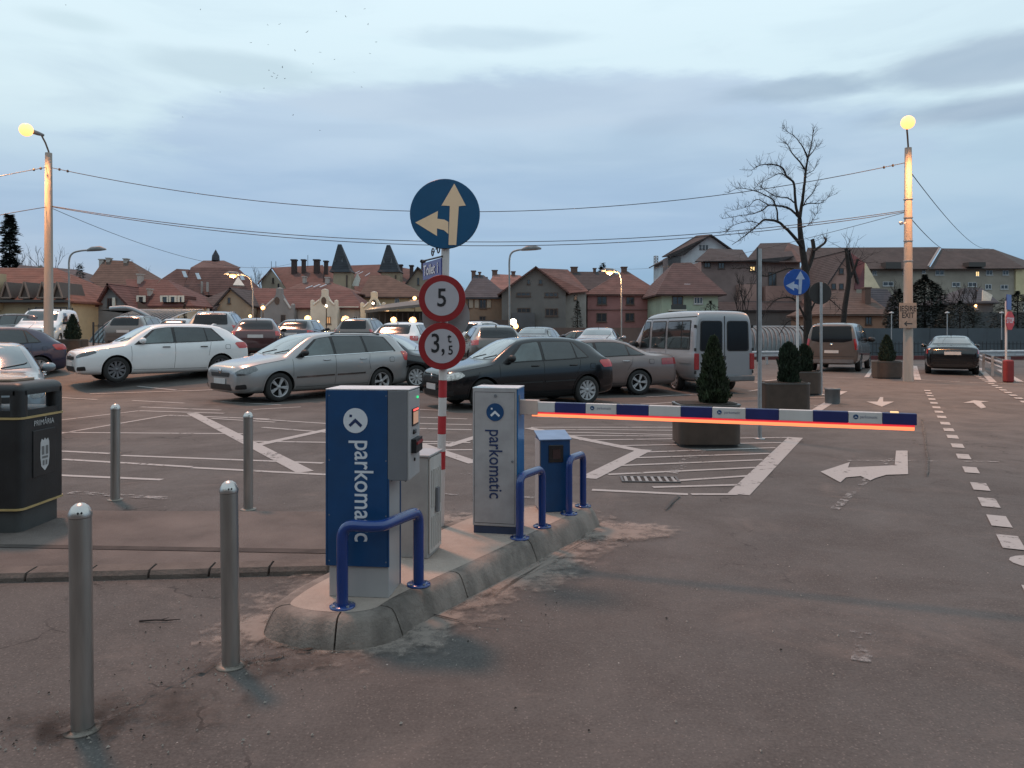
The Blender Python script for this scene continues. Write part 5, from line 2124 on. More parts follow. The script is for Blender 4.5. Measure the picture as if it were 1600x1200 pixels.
def roofm(name, col):
    m = mat('roof_' + name, col, .8, var=.22, scale=.9, dirt=(tuple(c * .5 for c in col), .5))
    if 'tiles' in m:
        return m
    m['tiles'] = 1
    n = N.__new__(N)
    n.t = m.node_tree
    b = [q for q in m.node_tree.nodes if q.type == 'BSDF_PRINCIPLED'][0]
    tc = [q for q in m.node_tree.nodes if q.type == 'TEX_COORD'][0]
    sp = n.new('ShaderNodeSeparateXYZ')
    n.link(tc.outputs['Object'], sp.inputs[0])
    tri = n.math('ABSOLUTE', n.math('SUBTRACT', n.math('FRACT', n.math('MULTIPLY', sp.outputs[2], 4.2)), .5))
    bp = n.new('ShaderNodeBump')
    bp.inputs['Strength'].default_value = .7
    bp.inputs['Distance'].default_value = .08
    n.link(tri, bp.inputs['Height'])
    n.link(bp.outputs[0], b.inputs['Normal'])
    return m


PANE = mat('window_pane', (.025, .030, .036), .12, coat=.6, var=.5, scale=.8)
PANEL_LIT = mat('lit_pane', (.5, .4, .2), .4, emis=(1.0, .66, .28), es=1.1)
PANE_DIM = mat('dim_lit_pane', (.4, .25, .12), .4, emis=(1.0, .50, .22), es=.35)
FRAMEW = mat('window_frame_white', (.42, .42, .42), .6)
FRAMEB = mat('window_frame_brown', (.07, .045, .035), .6)
CHIM = wallm('chimney', (.10, .060, .048))
CHIML = wallm('chimney_pale', (.30, .27, .25))
GUTTER = mat('gutter_dark', (.05, .045, .042), .6)
WHITETRIM = mat('stucco_white', (.60, .58, .52), .8)


class House:
    """front face towards the camera at depth Y; all columns and rows are where its corners show"""
    def __init__(s, name, label, Y, x0, x1, eave, depth, wall, roof, cat='house', z0=-.3):
        s.Y, s.D = Y, depth
        s.X0, s.X1 = (x0 - 800) * Y / F, (x1 - 800) * Y / F
        s.ze = EYE - (eave - VH) * Y / F
        s.z0 = z0
        s.wall, s.roof = wall, roof
        s.t = thing(name, label, cat, ((s.X0 + s.X1) / 2, Y, 0))
        s.ox = (s.X0 + s.X1) / 2
        s.b = MB()

    def L(s, px, py, dy=0.0):
        """local point at column/row, dy behind the front face"""
        p = at(px, py, s.Y + dy)
        return Vector((p.x - s.ox, dy, p.z))

    def walls(s):
        w = (s.X1 - s.X0) / 2
        s.b.bbox((-w, 0, s.z0), (w, s.D, s.ze))
        return s

    def gable(s, pk, over=.35, drop=.0, mat_=None, half=False, th=.16, eave_l=None, eave_r=None):
        """ridge runs away from us; pk = (px, py) of the peak"""
        w = (s.X1 - s.X0) / 2
        s.walls()
        P = s.L(*pk)
        D = s.D
        zl = s.ze if eave_l is None else s.L(0, eave_l).z
        zr = s.ze if eave_r is None else s.L(0, eave_r).z
        s.b.add([(-w, 0, s.ze), (w, 0, s.ze), (w, 0, zr), (P.x, 0, P.z), (-w, 0, zl), (-w, D, s.ze), (w, D, s.ze), (w, D, zr), (P.x, D, P.z), (-w, D, zl)],
                [(0, 1, 2, 3, 4), (9, 8, 7, 6, 5)] + ([(0, 4, 9, 5), (1, 6, 7, 2)] if zl > s.ze + .01 or zr > s.ze + .01 else []))
        for sg, zz in ((-1, zl), (1, zr)):
            e = Vector((sg * w, 0, zz))
            d = (e - P).normalized() * over
            A_, B_ = P + Vector((0, -over, .03)), e + d + Vector((0, -over, .03))
            q = [A_, B_, B_ + Vector((0, D + 2 * over, 0)), A_ + Vector((0, D + 2 * over, 0))]
            if sg > 0:
                q = q
            else:
                q = q[::-1]
            n_ = (q[1] - q[0]).cross(q[2] - q[0])
            if n_.z < 0:
                q = q[::-1]
            q = [p + Vector((0, 0, th)) for p in q]
            m = MB()
            m.slab(q, th)
            m.build('roof', mat_ or s.roof, s.t)
        return s

    def side(s, rl, rr, over=.4, th=.16, hipl=None, hipr=None):
        """ridge parallel to the front from rl to rr (px, py at mid depth)"""
        s.walls()
        w = (s.X1 - s.X0) / 2
        D = s.D
        A_, B_ = s.L(rl[0], rl[1], D / 2), s.L(rr[0], rr[1], D / 2)
        A_.y = B_.y = D / 2
        e = [Vector((-w - over, -over, s.ze - .05)), Vector((w + over, -over, s.ze - .05)), Vector((w + over, D + over, s.ze - .05)), Vector((-w - over, D + over, s.ze - .05))]
        if A_.x <= -w + .5:
            s.b.add([(-w, 0, s.ze), (-w, D, s.ze), (-w, D / 2, A_.z)], [(0, 2, 1)])
        if B_.x >= w - .5:
            s.b.add([(w, 0, s.ze), (w, D, s.ze), (w, D / 2, B_.z)], [(0, 1, 2)])
        m = MB()
        vs = e + [A_, B_]
        lo = [p - Vector((0, 0, th)) for p in e]
        m.add(vs + lo, [(0, 1, 5, 4), (1, 2, 5), (2, 3, 4, 5), (3, 0, 4), (0, 6, 7, 1), (1, 7, 8, 2), (2, 8, 9, 3), (3, 9, 6, 0), (6, 9, 8, 7)])
        m.build('roof', s.roof, s.t)
        return s

    def win(s, rects, frame=FRAMEW, pane=PANE, mull=1, name='window', dy=0.0, bar=False):
        for r in rects:
            x0, y0, x1, y1 = r[:4]
            pm = r[4] if len(r) > 4 else pane
            a, c = s.L(x0, y1, dy), s.L(x1, y0, dy)
            f = MB()
            t = min(.09, (c.x - a.x) * .12)
            y_a, y_b = dy - .07, dy - .004
            f.bbox((a.x, y_a, a.z), (a.x + t, y_b, c.z))
            f.bbox((c.x - t, y_a, a.z), (c.x, y_b, c.z))
            f.bbox((a.x + t, y_a, a.z), (c.x - t, y_b, a.z + t))
            f.bbox((a.x + t, y_a, c.z - t), (c.x - t, y_b, c.z))
            for k in range(mull):
                xm = a.x + (c.x - a.x) * (k + 1) / (mull + 1)
                f.bbox((xm - t * .45, y_a + .004, a.z + t), (xm + t * .45, y_b, c.z - t))
            f.bbox((a.x - .06, y_a - .06, a.z - .07), (c.x + .06, y_b, a.z - .003))
            o = f.build(name, frame, s.t)
            q = MB()
            q.bbox((a.x + t * .9, dy - .035, a.z + t * .9), (c.x - t * .9, dy - .008, c.z - t * .9))
            q.build('pane', pm, o)
        return s

    def chim(s, lst, m=None, dy=None):
        for x0, y0, x1, y1 in lst:
            d = s.D / 2 if dy is None else dy
            a, c = s.L(x0, y1, d), s.L(x1, y0, d)
            q = MB()
            q.bbox((a.x, d - .35, a.z - 1.2), (c.x, d + .35, c.z - .12))
            q.bbox((a.x - .08, d - .43, c.z - .119), (c.x + .08, d + .43, c.z))
            q.build('chimney', m or CHIM, s.t)
        return s

    def skylight(s, lst, dy=None, m=None):
        """pale roof windows lying on the front slope, as (px, py, w_px, h_px) with slope"""
        for x, y, w, h in lst:
            d = s.D / 4 if dy is None else dy
            a = s.L(x, y + h, d - .5)
            c = s.L(x + w, y, d + .5)
            q = MB()
            q.slab([Vector((a.x, d - .5, a.z)), Vector((c.x, d - .5, a.z)), Vector((c.x + .5, d + .5, c.z)), Vector((a.x + .5, d + .5, c.z))], .08)
            q.build('skylight', m or mat('skylight_glass', (.55, .60, .66), .25), s.t)
        return s

    def box(s, name, x0, y0, x1, y1, dy0, dy1, m):
        a, c = s.L(x0, y1, 0), s.L(x1, y0, 0)
        q = MB()
        q.bbox((a.x, dy0, a.z), (c.x, dy1, c.z))
        return q.build(name, m, s.t)

    def done(s):
        s.b.build('wall', s.wall, s.t)
        return s


WG = wallm
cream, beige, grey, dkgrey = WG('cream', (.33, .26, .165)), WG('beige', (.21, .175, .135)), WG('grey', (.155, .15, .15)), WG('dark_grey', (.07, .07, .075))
white, pink, mint, ochre, rosy = WG('white', (.40, .38, .33)), WG('pink', (.215, .105, .10)), WG('mint', (.245, .29, .225)), WG('ochre', (.16, .108, .076)), WG('rosy', (.27, .165, .14))
tan, pale = WG('tan', (.22, .185, .15)), WG('pale', (.36, .33, .27))
brownr, redr, dkr, slate, orr, redd = roofm('brown', (.085, .052, .040)), roofm('red', (.090, .034, .030)), roofm('dark', (.040, .032, .033)), roofm('slate', (.040, .042, .052)), roofm('orange', (.135, .048, .032)), roofm('dull_red', (.105, .050, .042))

# --- unseen building added behind the photographer so car glass and metal reflect something dark
BH = thing('unseen_building', 'long dark-fronted building added unseen behind the camera for cars to reflect', 'building', (-8, -15, 0))
b = MB()
b.bbox((-46, -10, -.2), (40, 0, 8.5))
b.build('wall', WG('unseen_front', (.13, .115, .105)), BH)
b = MB()
b.bbox((-46.4, -10.4, 8.501), (40.4, .5, 8.9))
b.build('roof', GUTTER if False else mat('flat_roof', (.06, .06, .06), .8), BH)
for k in range(14):
    b = MB()
    b.bbox((-43 + 6 * k, .002, .5), (-39 + 6 * k, .06, 3.4))
    o = b.build('unseen_window', FRAMEB, BH)
    q = MB()
    q.bbox((-42.8 + 6 * k, .061, .7), (-39.2 + 6 * k, .08, 3.2))
    q.build('pane', PANE, o)
# --- far left
h = House('restaurant_building', 'cream building with a red roof and four triangular dormers at the far left', 62, -60, 112, 470, 12, cream, orr, 'building').side((-40, 418), (88, 419)).done()
for cx in (15, 44, 72, 95):
    a, b_, c_ = h.L(cx - 8, 466), h.L(cx + 8, 466), h.L(cx, 441)
    q = MB()
    y0 = -.5
    for u, v in ((a, c_), (c_, b_), (b_, a)):
        q.tube([u + Vector((0, y0, 0)), v + Vector((0, y0, 0))], .09, 5)
    o = q.build('dormer_frame', mat('dormer_trim', (.22, .15, .12), .7), h.t)
    q = MB()
    q.add([a + Vector((0, y0 + .1, 0)), b_ + Vector((0, y0 + .1, 0)), c_ + Vector((0, y0 + .1, 0)), a + Vector((0, 3, 0)), b_ + Vector((0, 3, 0)), c_ + Vector((0, 3, 0))], [(0, 1, 2), (0, 2, 5, 3), (1, 4, 5, 2), (0, 3, 4, 1)])
    q.build('dormer', FRAMEB, o)
h.box('pillar', -8, 428, 5, 485, -.8, .4, cream)
h.box('fascia', -60, 469, 112, 473, -1.0, -.5, GUTTER)
House('long_building', 'long low dull building behind the triangular dormers', 84, 20, 132, 440, 10, tan, slate, 'building').side((30, 414), (118, 421)).done()
h = House('big_roof_house', 'house with a tall brown half-hipped roof behind the open white shutter house', 82, 118, 250, 478, 14, dkgrey, brownr).side((163, 406), (205, 408)).chim([(157, 405, 164, 425), (168, 403, 173, 415), (195, 404, 200, 420)], CHIML).done()
h = House('red_roof_house', 'grey gabled house with a dark red roof and an open white shutter', 66, 150, 216, 486, 10, grey, redr)
h.gable((172, 446), over=.5, eave_l=484, eave_r=492).win([(168, 466, 176, 480)], FRAMEB).done()
h.box('shutter', 177.5, 465, 182, 480, -.25, -.1, WHITETRIM)
h = House('red_wing_house', 'low wing with a sweeping dark red roof, white dormer windows and a lit cream wall', 68, 215, 300, 477, 9, pale, redr).side((196, 436), (262, 437)).chim([(217, 428, 222, 438)], CHIML, 4).chim([(233, 451, 236, 470)], CHIML, 1.5).done()
for x0, x1 in ((254, 265), (267, 277), (281, 288), (217, 228)):
    a, c_ = h.L(x0, 472, 0), h.L(x1, 462, 0)
    q = MB()
    q.bbox((a.x, -.2, a.z), (c_.x, 2.6, c_.z))
    o = q.build('dormer', redr, h.t)
    q = MB()
    q.bbox((a.x - .08, -.32, a.z), (a.x + .12, -.21, c_.z))
    q.bbox((c_.x - .12, -.32, a.z), (c_.x + .08, -.21, c_.z))
    q.bbox((a.x + .121, -.32, c_.z - .12), (c_.x - .121, -.21, c_.z))
    q.build('window_frame', WHITETRIM, o)
    q = MB()
    q.bbox((a.x + .13, -.26, a.z), (c_.x - .13, -.22, c_.z - .13))
    q.build('pane', PANE, o)
h.box('wall_lower', 216, 492, 236, 520, -1, 0, dkgrey)
h = House('ramp_wall', 'sloping brown retaining wall in front of the red wing house', 60, 215, 330, 508, 1.0, WG('brick', (.10, .060, .045)), dkr, 'wall')
h.b.add([h.L(215, 470), h.L(216, 535), h.L(335, 535), h.L(335, 516), h.L(300, 514), h.L(262, 498)], [(0, 1, 2, 3, 4, 5)])
h.b.add([h.L(215, 470, .6), h.L(216, 535, .6), h.L(335, 535, .6), h.L(335, 516, .6), h.L(300, 514, .6), h.L(262, 498, .6), h.L(215, 470), h.L(262, 498), h.L(300, 514), h.L(335, 516)], [(5, 4, 3, 2, 1, 0), (0, 5, 7, 6), (5, 4, 8, 7), (4, 3, 9, 8)])
h.done()
h = House('mansion', 'big dark mansard-roofed house with a small turret on its ridge', 92, 262, 400, 462, 16, dkgrey, dkr)
h.walls()
h.done()
def roofpoly(h, polys, m, th=.14, name='roof'):
    """roof planes given as (px, py, dy) corners"""
    for P_ in polys:
        q = [h.L(*p) for p in P_]
        n_ = (q[1] - q[0]).cross(q[2] - q[0])
        if n_.y > 0:
            q = q[::-1]
        b = MB()
        b.slab(q, th)
        b.build(name, m, h.t)
maroon = roofm('maroon', (.070, .038, .036))
roofpoly(h, [[(298, 418, 3), (318, 407, 7), (350, 407, 7), (353, 418, 3)], [(353, 418, 3), (350, 407, 7), (376, 418, 9), (372, 419, 4)], [(298, 418, 3), (353, 418, 3), (352, 463, -.6), (284, 458, -.6)],
             [(353, 418, 3), (372, 419, 3.2), (404, 448, 1), (400, 462, -.5), (352, 463, -.6)], [(246, 440, 1), (276, 420, 3), (296, 421, 3.2), (284, 458, -.6), (252, 462, -.6)]], maroon)
b = MB()
tt = h.L(337, 400, 7)
b.lathe(tt, [(.55, -.6), (.5, .0), (.0001, .9)], 8)
b.build('turret', slate, h.t)
for x, y in ((286, 430), (307, 433), (375, 434)):
    b = MB()
    a = h.L(x, y, 1.2)
    b.slab([a + Vector((-.15, 0, .5)), a + Vector((.3, -.3, -.3)), a + Vector((.75, -.3, -.3)), a + Vector((.3, 0, .5))][::-1], .06)
    b.build('skylight', mat('skylight_glass', (.55, .60, .66), .25), h.t)
b = MB()
b.bbox(h.L(314, 458, -.8), h.L(317, 440, -.2))
b.bbox(h.L(323, 456, -.8), h.L(325.5, 441, -.2))
b.build('chimney', CHIML, h.t)
roofpoly(h, [[(364, 445, -1.5), (372, 432, 0), (382, 446, -1.5)]], WHITETRIM, name='dormer_gable')
h = House('dark_gable_house', 'low house with a near-black roof and a dim beige gable in front of the mansion', 72, 338, 392, 478, 8, beige, dkr)
h.gable((361, 452), over=.3).win([(356, 465, 360, 474)], FRAMEB, mull=0).done()
roofpoly(h, [[(300, 505, -.8), (318, 468, 2), (361, 450, 3), (338, 480, -.6), (330, 505, -.8)]], dkr)
h.box('white_vent_box', 325, 481, 334, 494, -1.4, -1.0, WHITETRIM)
h.box('lower_wall', 300, 505, 338, 530, -.7, .4, dkgrey)

# --- the church-like house with two spires
h = House('twin_tower_house', 'long house with a red-brown roof, tall chimneys and two pointed slate towers', 104, 408, 650, 468, 16, beige, redd, 'building')
h.walls()
h.done()
roofpoly(h, [[(425, 418, 8), (505, 414, 8), (505, 458, -.5), (448, 452, -.5)], [(402, 444, -.5), (424, 418, -.3), (425, 418, 8), (404, 440, 4)], [(505, 416, 10), (600, 413, 10), (640, 420, 10), (640, 458, -.5), (505, 458, -.5)]], roofm('red_brown', (.092, .040, .034)))
b = MB()
b.add([h.L(409, 470), h.L(409, 438), h.L(424, 421), h.L(448, 452), h.L(448, 470)], [(4, 3, 2, 1, 0)])
b.build('gable_wall', beige, h.t)
h.win([(425.5, 434, 428, 442), (434, 443, 436.5, 450)], FRAMEB, mull=0, name='slit_window')
for x0, y0, x1, y1 in ((455, 405, 462, 425), (471, 405, 476, 425), (490, 405, 498, 424), (506, 407, 511, 418), (622, 413, 628, 432), (640, 414, 645, 428), (658, 406, 664, 424)):
    a, c_ = h.L(x0, y1, 5), h.L(x1, y0, 5)
    q = MB()
    q.bbox((a.x, 5, a.z - 1), (c_.x, 5.8, c_.z - .2))
    q.bbox((a.x - .1, 4.9, c_.z - .199), (c_.x + .1, 5.9, c_.z))
    q.build('chimney', mat('chimney_sooty', (.055, .036, .034), .9), h.t)
for ax_, ay_, bx0, bx1, by, wy in ((531, 382, 514, 549, 425, 452), (607, 383, 589, 626, 425, 446)):
    P_ = h.L(ax_, ay_, -1)
    A_, B_ = h.L(bx0, by, -2.6), h.L(bx1, by, -2.6)
    wd = (B_.x - A_.x)
    b = MB()
    zz = A_.z
    base_ = [(A_.x, -2.6, zz), (B_.x, -2.6, zz), (B_.x, -2.6 + wd, zz), (A_.x, -2.6 + wd, zz)]
    kk = .07
    topc = [(P_.x + sx * .22, -2.6 + wd / 2 + sy * .22, P_.z) for sx, sy in ((-1, -1), (1, -1), (1, 1), (-1, 1))]
    mid_ = [tuple(Vector(p).lerp(Vector(q), .12) * 1.0 + (Vector((P_.x, -2.6 + wd / 2, 0)) - Vector((p[0], p[1], 0))) * .10) for p, q in zip(base_, topc)]
    b.add(base_ + mid_ + topc, [(0, 1, 5, 4), (1, 2, 6, 5), (2, 3, 7, 6), (3, 0, 4, 7), (4, 5, 9, 8), (5, 6, 10, 9), (6, 7, 11, 10), (7, 4, 8, 11), (8, 9, 10, 11), (3, 2, 1, 0)])
    o = b.build('spire', roofm('spire_slate', (.028, .032, .040)), h.t)
    b = MB()
    for dx in (-.30, .35):
        b.add([(P_.x + dx * wd * .5 - .22, -2.2 + .2, zz + 1.1), (P_.x + dx * wd * .5 + .22, -2.2 + .2, zz + 1.1), (P_.x + dx * wd * .5, -2.0, zz + 2.0), (P_.x + dx * wd * .5, 0, zz + 1.9)], [(0, 1, 2), (0, 2, 3), (1, 3, 2)])
    b.build('spire_dormer', mat('lead_grey', (.09, .10, .11), .6), o)
    q = MB()
    zlow = h.L(0, wy, -2.2).z
    q.bbox((A_.x + wd * .16, -2.2, zlow), (B_.x - wd * .04, -2.2 + wd * .7, zz - .01))
    q.build('tower_wall', WG('tower', (.27, .215, .15)), h.t)
    f = MB()
    f.bbox((A_.x + wd * .74, -2.32, zz - 2.3), (A_.x + wd * .80, -2.21, zz - .4))
    f.build('slit_window', FRAMEB, h.t)
for x0 in (427, 434, 484):
    b = MB()
    a = h.L(x0 - 3, 418, 3)
    b.tube([a, a + Vector((0, 0, .9 if x0 < 450 else 1.8))], .035, 4)
    b.build('roof_spike', M_WIRE, h.t)
h.skylight([(554, 423, 3, 4), (559, 424, 3, 4), (570, 426, 3, 5)], 3)
roofpoly(h, [[(549, 447, -1.5), (558, 427, -1.4), (563, 436, -1.5), (560, 447, -1.5)]], WHITETRIM, name='white_gable')
h = House('beige_gable_house', 'beige gabled house just left of the limit signs', 100, 632, 690, 470, 10, beige, dkr)
h.gable((653, 419), over=.5, eave_l=448, eave_r=452).win([(652, 434, 655, 445)], FRAMEB, mull=0).done()
h = House('dark_hip_house', 'house with a broad dark hipped roof and warmly lit beige walls behind the awning', 86, 566, 668, 463, 9, WG('lit_beige', (.30, .22, .13)), brownr).side((578, 430), (605, 430)).win([(617, 466, 624, 478), (640, 468, 647, 480, PANE_DIM)]).done()
h = House('skylight_hall', 'red roofed hall with three skylights, in front of the twin tower house', 84, 440, 560, 458, 8, beige, redd).side((472, 441), (520, 442)).chim([(474, 432, 478, 442), (509, 433, 514, 442)], CHIML).skylight([(477, 446, 5, 4), (489, 444, 5, 4), (499, 444, 5, 4)], 2).done()

# --- low white hall with three shaped gables
h = House('long_hall', 'long low hall with dark red roofs that links the three shaped gables', 74, 400, 562, 480, 9, WG('hall_grey', (.26, .25, .24)), redr, 'building').side((396, 450), (548, 453)).done()
h.win([(552, 494, 559, 503)], FRAMEW)
h.box('cornice', 525, 479, 561, 483, -.35, -.05, WHITETRIM)


dimw = WG('shade_grey', (.16, .16, .165))


def shaped(lbl, x0, x1, pk, ybase, wall, hole, Y=72.5, shoulder=None):
    s = House('shaped_gable', lbl, Y, x0, x1, ybase, 3.0, wall, redr, 'house')
    w = (s.X1 - s.X0) / 2
    P_ = s.L(*pk)
    sh = shoulder or ybase
    q = s.b
    zs = s.L(0, sh).z
    out = [(-w, s.z0), (w, s.z0), (w, zs + .5), (w - .28, zs + .5), (w - .32, zs + .1), (P_.x + .55, P_.z - 1.0), (P_.x + .3, P_.z - .55), (P_.x + .3, P_.z), (P_.x - .3, P_.z), (P_.x - .3, P_.z - .55), (P_.x - .55, P_.z - 1.0), (-w + .32, zs + .1), (-w + .28, zs + .5), (-w, zs + .5)]
    n_ = len(out)
    q.add([(x, y, z) for y in (0, .5) for x, z in out], [tuple(range(n_)), tuple(range(2 * n_ - 1, n_ - 1, -1))] + [(i, i + n_, (i + 1) % n_ + n_, (i + 1) % n_) for i in range(n_)])
    q.bbox((-w + .05, .51, s.z0), (w - .05, 3.0, zs - .05))
    b = MB()
    hc_ = s.L(*hole)
    b.lathe(hc_, [(.30, .01), (.30, .09)], 16, M=Matrix.Rotation(R(90), 3, 'X') @ Matrix.Diagonal((.8, 1.25, 1)))
    o = b.build('round_window', FRAMEB, s.t)
    cm = WHITETRIM if wall is not dimw else mat('coping_grey', (.40, .40, .40), .8)
    for sg in (-1, 1):
        b = MB()
        b.tube([Vector((sg * (w - .3), -.04, zs + .12)), Vector((P_.x + sg * .5, -.04, P_.z - 1.0))], .10, 6)
        b.build('coping', cm, s.t)
        b = MB()
        b.lathe((sg * (w - .14), .25, zs + .5), [(.18, 0), (.20, .05), (.0001, .12)], 8)
        b.build('finial', cm, s.t)
    b = MB()
    b.lathe((P_.x, .25, P_.z), [(.30, 0), (.32, .05), (.0001, .14)], 8)
    b.build('finial', cm, s.t)
    return s


s_ = shaped('dim grey house front with a shaped gable, left one of the three', 407, 459, (436, 451), 484, dimw, (433, 470))
s_.win([(439, 492, 446, 515)], FRAMEB, name='door').done()
s_ = shaped('white house front with a shaped gable, middle one of the three', 485, 527, (507, 453), 478, white, (506, 470))
s_.win([(510, 495, 517, 506, PANE_DIM)], FRAMEB).done()
s_ = shaped('white house front with a shaped gable, beside the dark awning', 563, 601, (584, 457), 482, WG('warm_white', (.40, .36, .28)), (584, 474))
s_.done()
for o_ in (s_,):
    pass
# awning
AW = thing('awning', 'long flat grey awning over the dark market hall behind the limit signs', 'awning', at(625, 490, 70))
b = MB()
L_ = lambda px, py, dy=0: at(px, py, 70 + dy) - at(625, 490, 70)
b.slab([L_(570, 489, -2), L_(672, 478, -4), L_(672, 470, 3), L_(590, 481, 3)][::-1], .25)
b.build('canopy', mat('awning_grey', (.11, .115, .115), .8), AW)
b = MB()
b.bbox(L_(572, 530, 2), L_(668, 487, 3))
b.build('back_wall', mat('market_dark', (.030, .032, .032), .8), AW)
for x in range(575, 670, 9):
    b = MB()
    p_ = L_(x, 489, -1.5)
    b.tube([p_, Vector((p_.x, p_.y, -3.2))], .06, 5)
    b.build('post', mat('awning_post', (.06, .06, .06), .7), AW)

# --- middle right
h = House('shutter_house', 'brown house with pale shutters and a slate roof, just right of the limit signs', 82, 726, 792, 464, 10, ochre, slate).side((742, 429), (756, 430)).chim([(737, 423, 743, 432), (748, 425, 751, 432), (753, 433, 761, 448)]).win([(749, 468, 760, 482), (749, 494, 759, 506), (731, 468, 733, 482)], FRAMEB).done()
for x0, x1 in ((742, 748), (761, 767), (733, 739)):
    h.box('shutter', x0, 468, x1, 481, -.12, -.03, tan)
House('rear_house', 'house with a pinkish roof showing between the slate roof and the big grey gable', 98, 762, 858, 452, 9, tan, roofm('pinkish', (.20, .10, .085))).side((772, 428), (812, 430)).chim([(769, 422, 777, 432), (799, 424, 805, 440)]).done()
h = House('grey_gable_house', 'large grey gabled house with two small attic windows and a red-brown roof', 80, 784, 884, 466, 11, WG('drab', (.105, .10, .096)), redd)
h.gable((837, 419), over=.6, eave_l=458, eave_r=456).win([(824, 437, 828, 444), (842, 437, 847, 444)], FRAMEB, mull=0).win([(807, 457, 829, 463), (851, 457, 872, 464), (808, 481, 829, 489), (852, 482, 872, 494), (807, 500, 816, 512)], FRAMEB, mull=2).done()
b = MB()
h.box('lean_to', 800, 489, 835, 512, -1.2, -.02, dkgrey)
h2 = House('side_wing', 'side wing of the grey gabled house with a red tile roof and pale end wall', 82, 884, 916, 458, 9, WG('wing', (.20, .19, .175)), redd, 'house')
h2.walls().win([(897, 461, 902, 469)], FRAMEB, mull=0).done()
roofpoly(h2, [[(840, 419, 3), (887, 421, 6), (920, 455, -.5), (884, 458, -.6)]], redd)
House('dark_roof_house', 'house with a long near-black roof between the grey gable and the pink house', 100, 878, 970, 452, 9, dkgrey, dkr).side((870, 424), (960, 425)).chim([(892, 417, 902, 426), (927, 419, 931, 426)]).done()
h = House('pink_house', 'pink two-storey house with a hipped red-brown roof', 84, 918, 1031, 459, 11, pink, redd).side((974, 423), (981, 424)).chim([(971, 417, 979, 428)]).win([(933, 463, 948, 476), (978, 464, 991, 476), (932, 489, 948, 503), (977, 489, 991, 502)], FRAMEB).done()
h.box('string_course', 918, 483, 1031, 484.5, -.12, -.02, WG('pink_dark', (.13, .07, .065)))
h = House('mint_house', 'mint green house with a steep dark brown hipped roof and a balcony', 76, 1034, 1122, 459, 11, mint, maroon).side((1052, 411), (1080, 410), over=.7).win([(1084, 464, 1098, 475)], FRAMEW, mull=2).win([(1050, 463, 1067, 477)], FRAMEB, mull=1).done()
h.box('balcony_rail', 1045, 477, 1068, 484, -1.2, -1.1, mat('balcony_dark', (.04, .045, .045), .7))
h.box('balcony_slab', 1044, 484.2, 1069, 486, -1.2, -.01, WHITETRIM)
h.skylight([(1069, 438, 6, 6)], 1.6)
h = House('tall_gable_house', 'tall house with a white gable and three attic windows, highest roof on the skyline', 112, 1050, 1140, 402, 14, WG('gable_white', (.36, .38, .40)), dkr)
h.gable((1109, 369), over=.9, eave_l=402, eave_r=391).win([(1093, 383, 1096, 390), (1098, 383, 1101, 390), (1103, 383, 1106, 390)], FRAMEB, mull=0).done()
roofpoly(h, [[(1034, 401, -1), (1088, 368, 2), (1110, 366, -.6), (1068, 398, -.9)]], dkr)
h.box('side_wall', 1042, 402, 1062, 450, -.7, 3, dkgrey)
h.box('balcony', 1041, 413, 1047, 421, -1.4, -.71, GUTTER)
h = House('pink_terrace', 'long pinkish apartment house with a dark roof behind the walnut tree', 96, 1096, 1250, 408, 12, WG('pinkish', (.175, .125, .115)), dkr, 'apartment house')
h.walls().win([(1171, 416, 1180, 424, PANEL_LIT), (1200, 425, 1213, 447), (1166, 443, 1181, 449), (1155, 466, 1171, 478, PANE_DIM), (1100, 410, 1110, 418), (1122, 410, 1132, 420), (1205, 470, 1216, 480)], FRAMEB).done()
roofpoly(h, [[(1086, 408, -1), (1108, 388, 4), (1160, 390, 5), (1172, 407, -1)], [(1165, 407, -1), (1188, 380, 5), (1232, 379, 5), (1240, 400, -1), (1218, 409, -1.1)]], dkr)
roofpoly(h, [[(1218, 409, -1.2), (1232, 379, 3), (1252, 386, 4), (1256, 409, -1)]], roofm('rosy', (.12, .07, .06)))
h.box('stair_tower', 1150, 445, 1178, 520, -1.2, -.02, rosy)
h.box('lower_block', 1190, 448, 1262, 520, -1.6, -.02, WG('lower_pink', (.27, .155, .13)))
h = House('long_apartment_block', 'long cream apartment block with a dark brown roof at the right', 108, 1262, 1600, 417, 14, WG('block', (.23, .205, .17)), brownr, 'apartment house')
h.walls()
h.done()
roofpoly(h, [[(1250, 420, -1), (1262, 387, 6), (1468, 386, 6), (1450, 420, -1)], [(1452, 420, -1), (1471, 388, 6), (1552, 389, 6), (1602, 419, -1)], [(1602, 419, -1), (1552, 389, 6), (1620, 413, 10)]], roofm('umber', (.052, .038, .035)))
roofpoly(h, [[(1449, 415, -1.3), (1467, 386, 5.5), (1470, 386, 5.5), (1452, 415, -1.3)]], mat('fire_wall', (.28, .26, .25), .9), name='fire_wall')
h.win([(1363, 423, 1370, 430), (1410, 422, 1416, 429), (1379, 440, 1396, 447), (1440, 420, 1446, 427), (1461, 422, 1475, 430), (1540, 422, 1551, 430), (1566, 422, 1576, 430), (1539, 444, 1549, 452), (1563, 445, 1575, 452), (1512, 441, 1526, 448), (1487, 441, 1500, 448), (1413, 441, 1420, 448), (1350, 441, 1356, 448), (1524, 424, 1530, 432, PANEL_LIT)], FRAMEW)
h.box('balcony', 1504, 411, 1530, 418, -1.5, -.02, GUTTER)
h.box('balcony', 1376, 411, 1400, 421, -1.5, -.02, GUTTER)
h.box('end_wall', 1585, 418, 1604, 470, -.3, -.02, WG('end_cream', (.42, .36, .22)))
h = House('lit_gable_house', 'narrow pale pink gabled house with a bright cream side wall, behind the pollarded tree', 86, 1288, 1338, 450, 9, rosy, dkr)
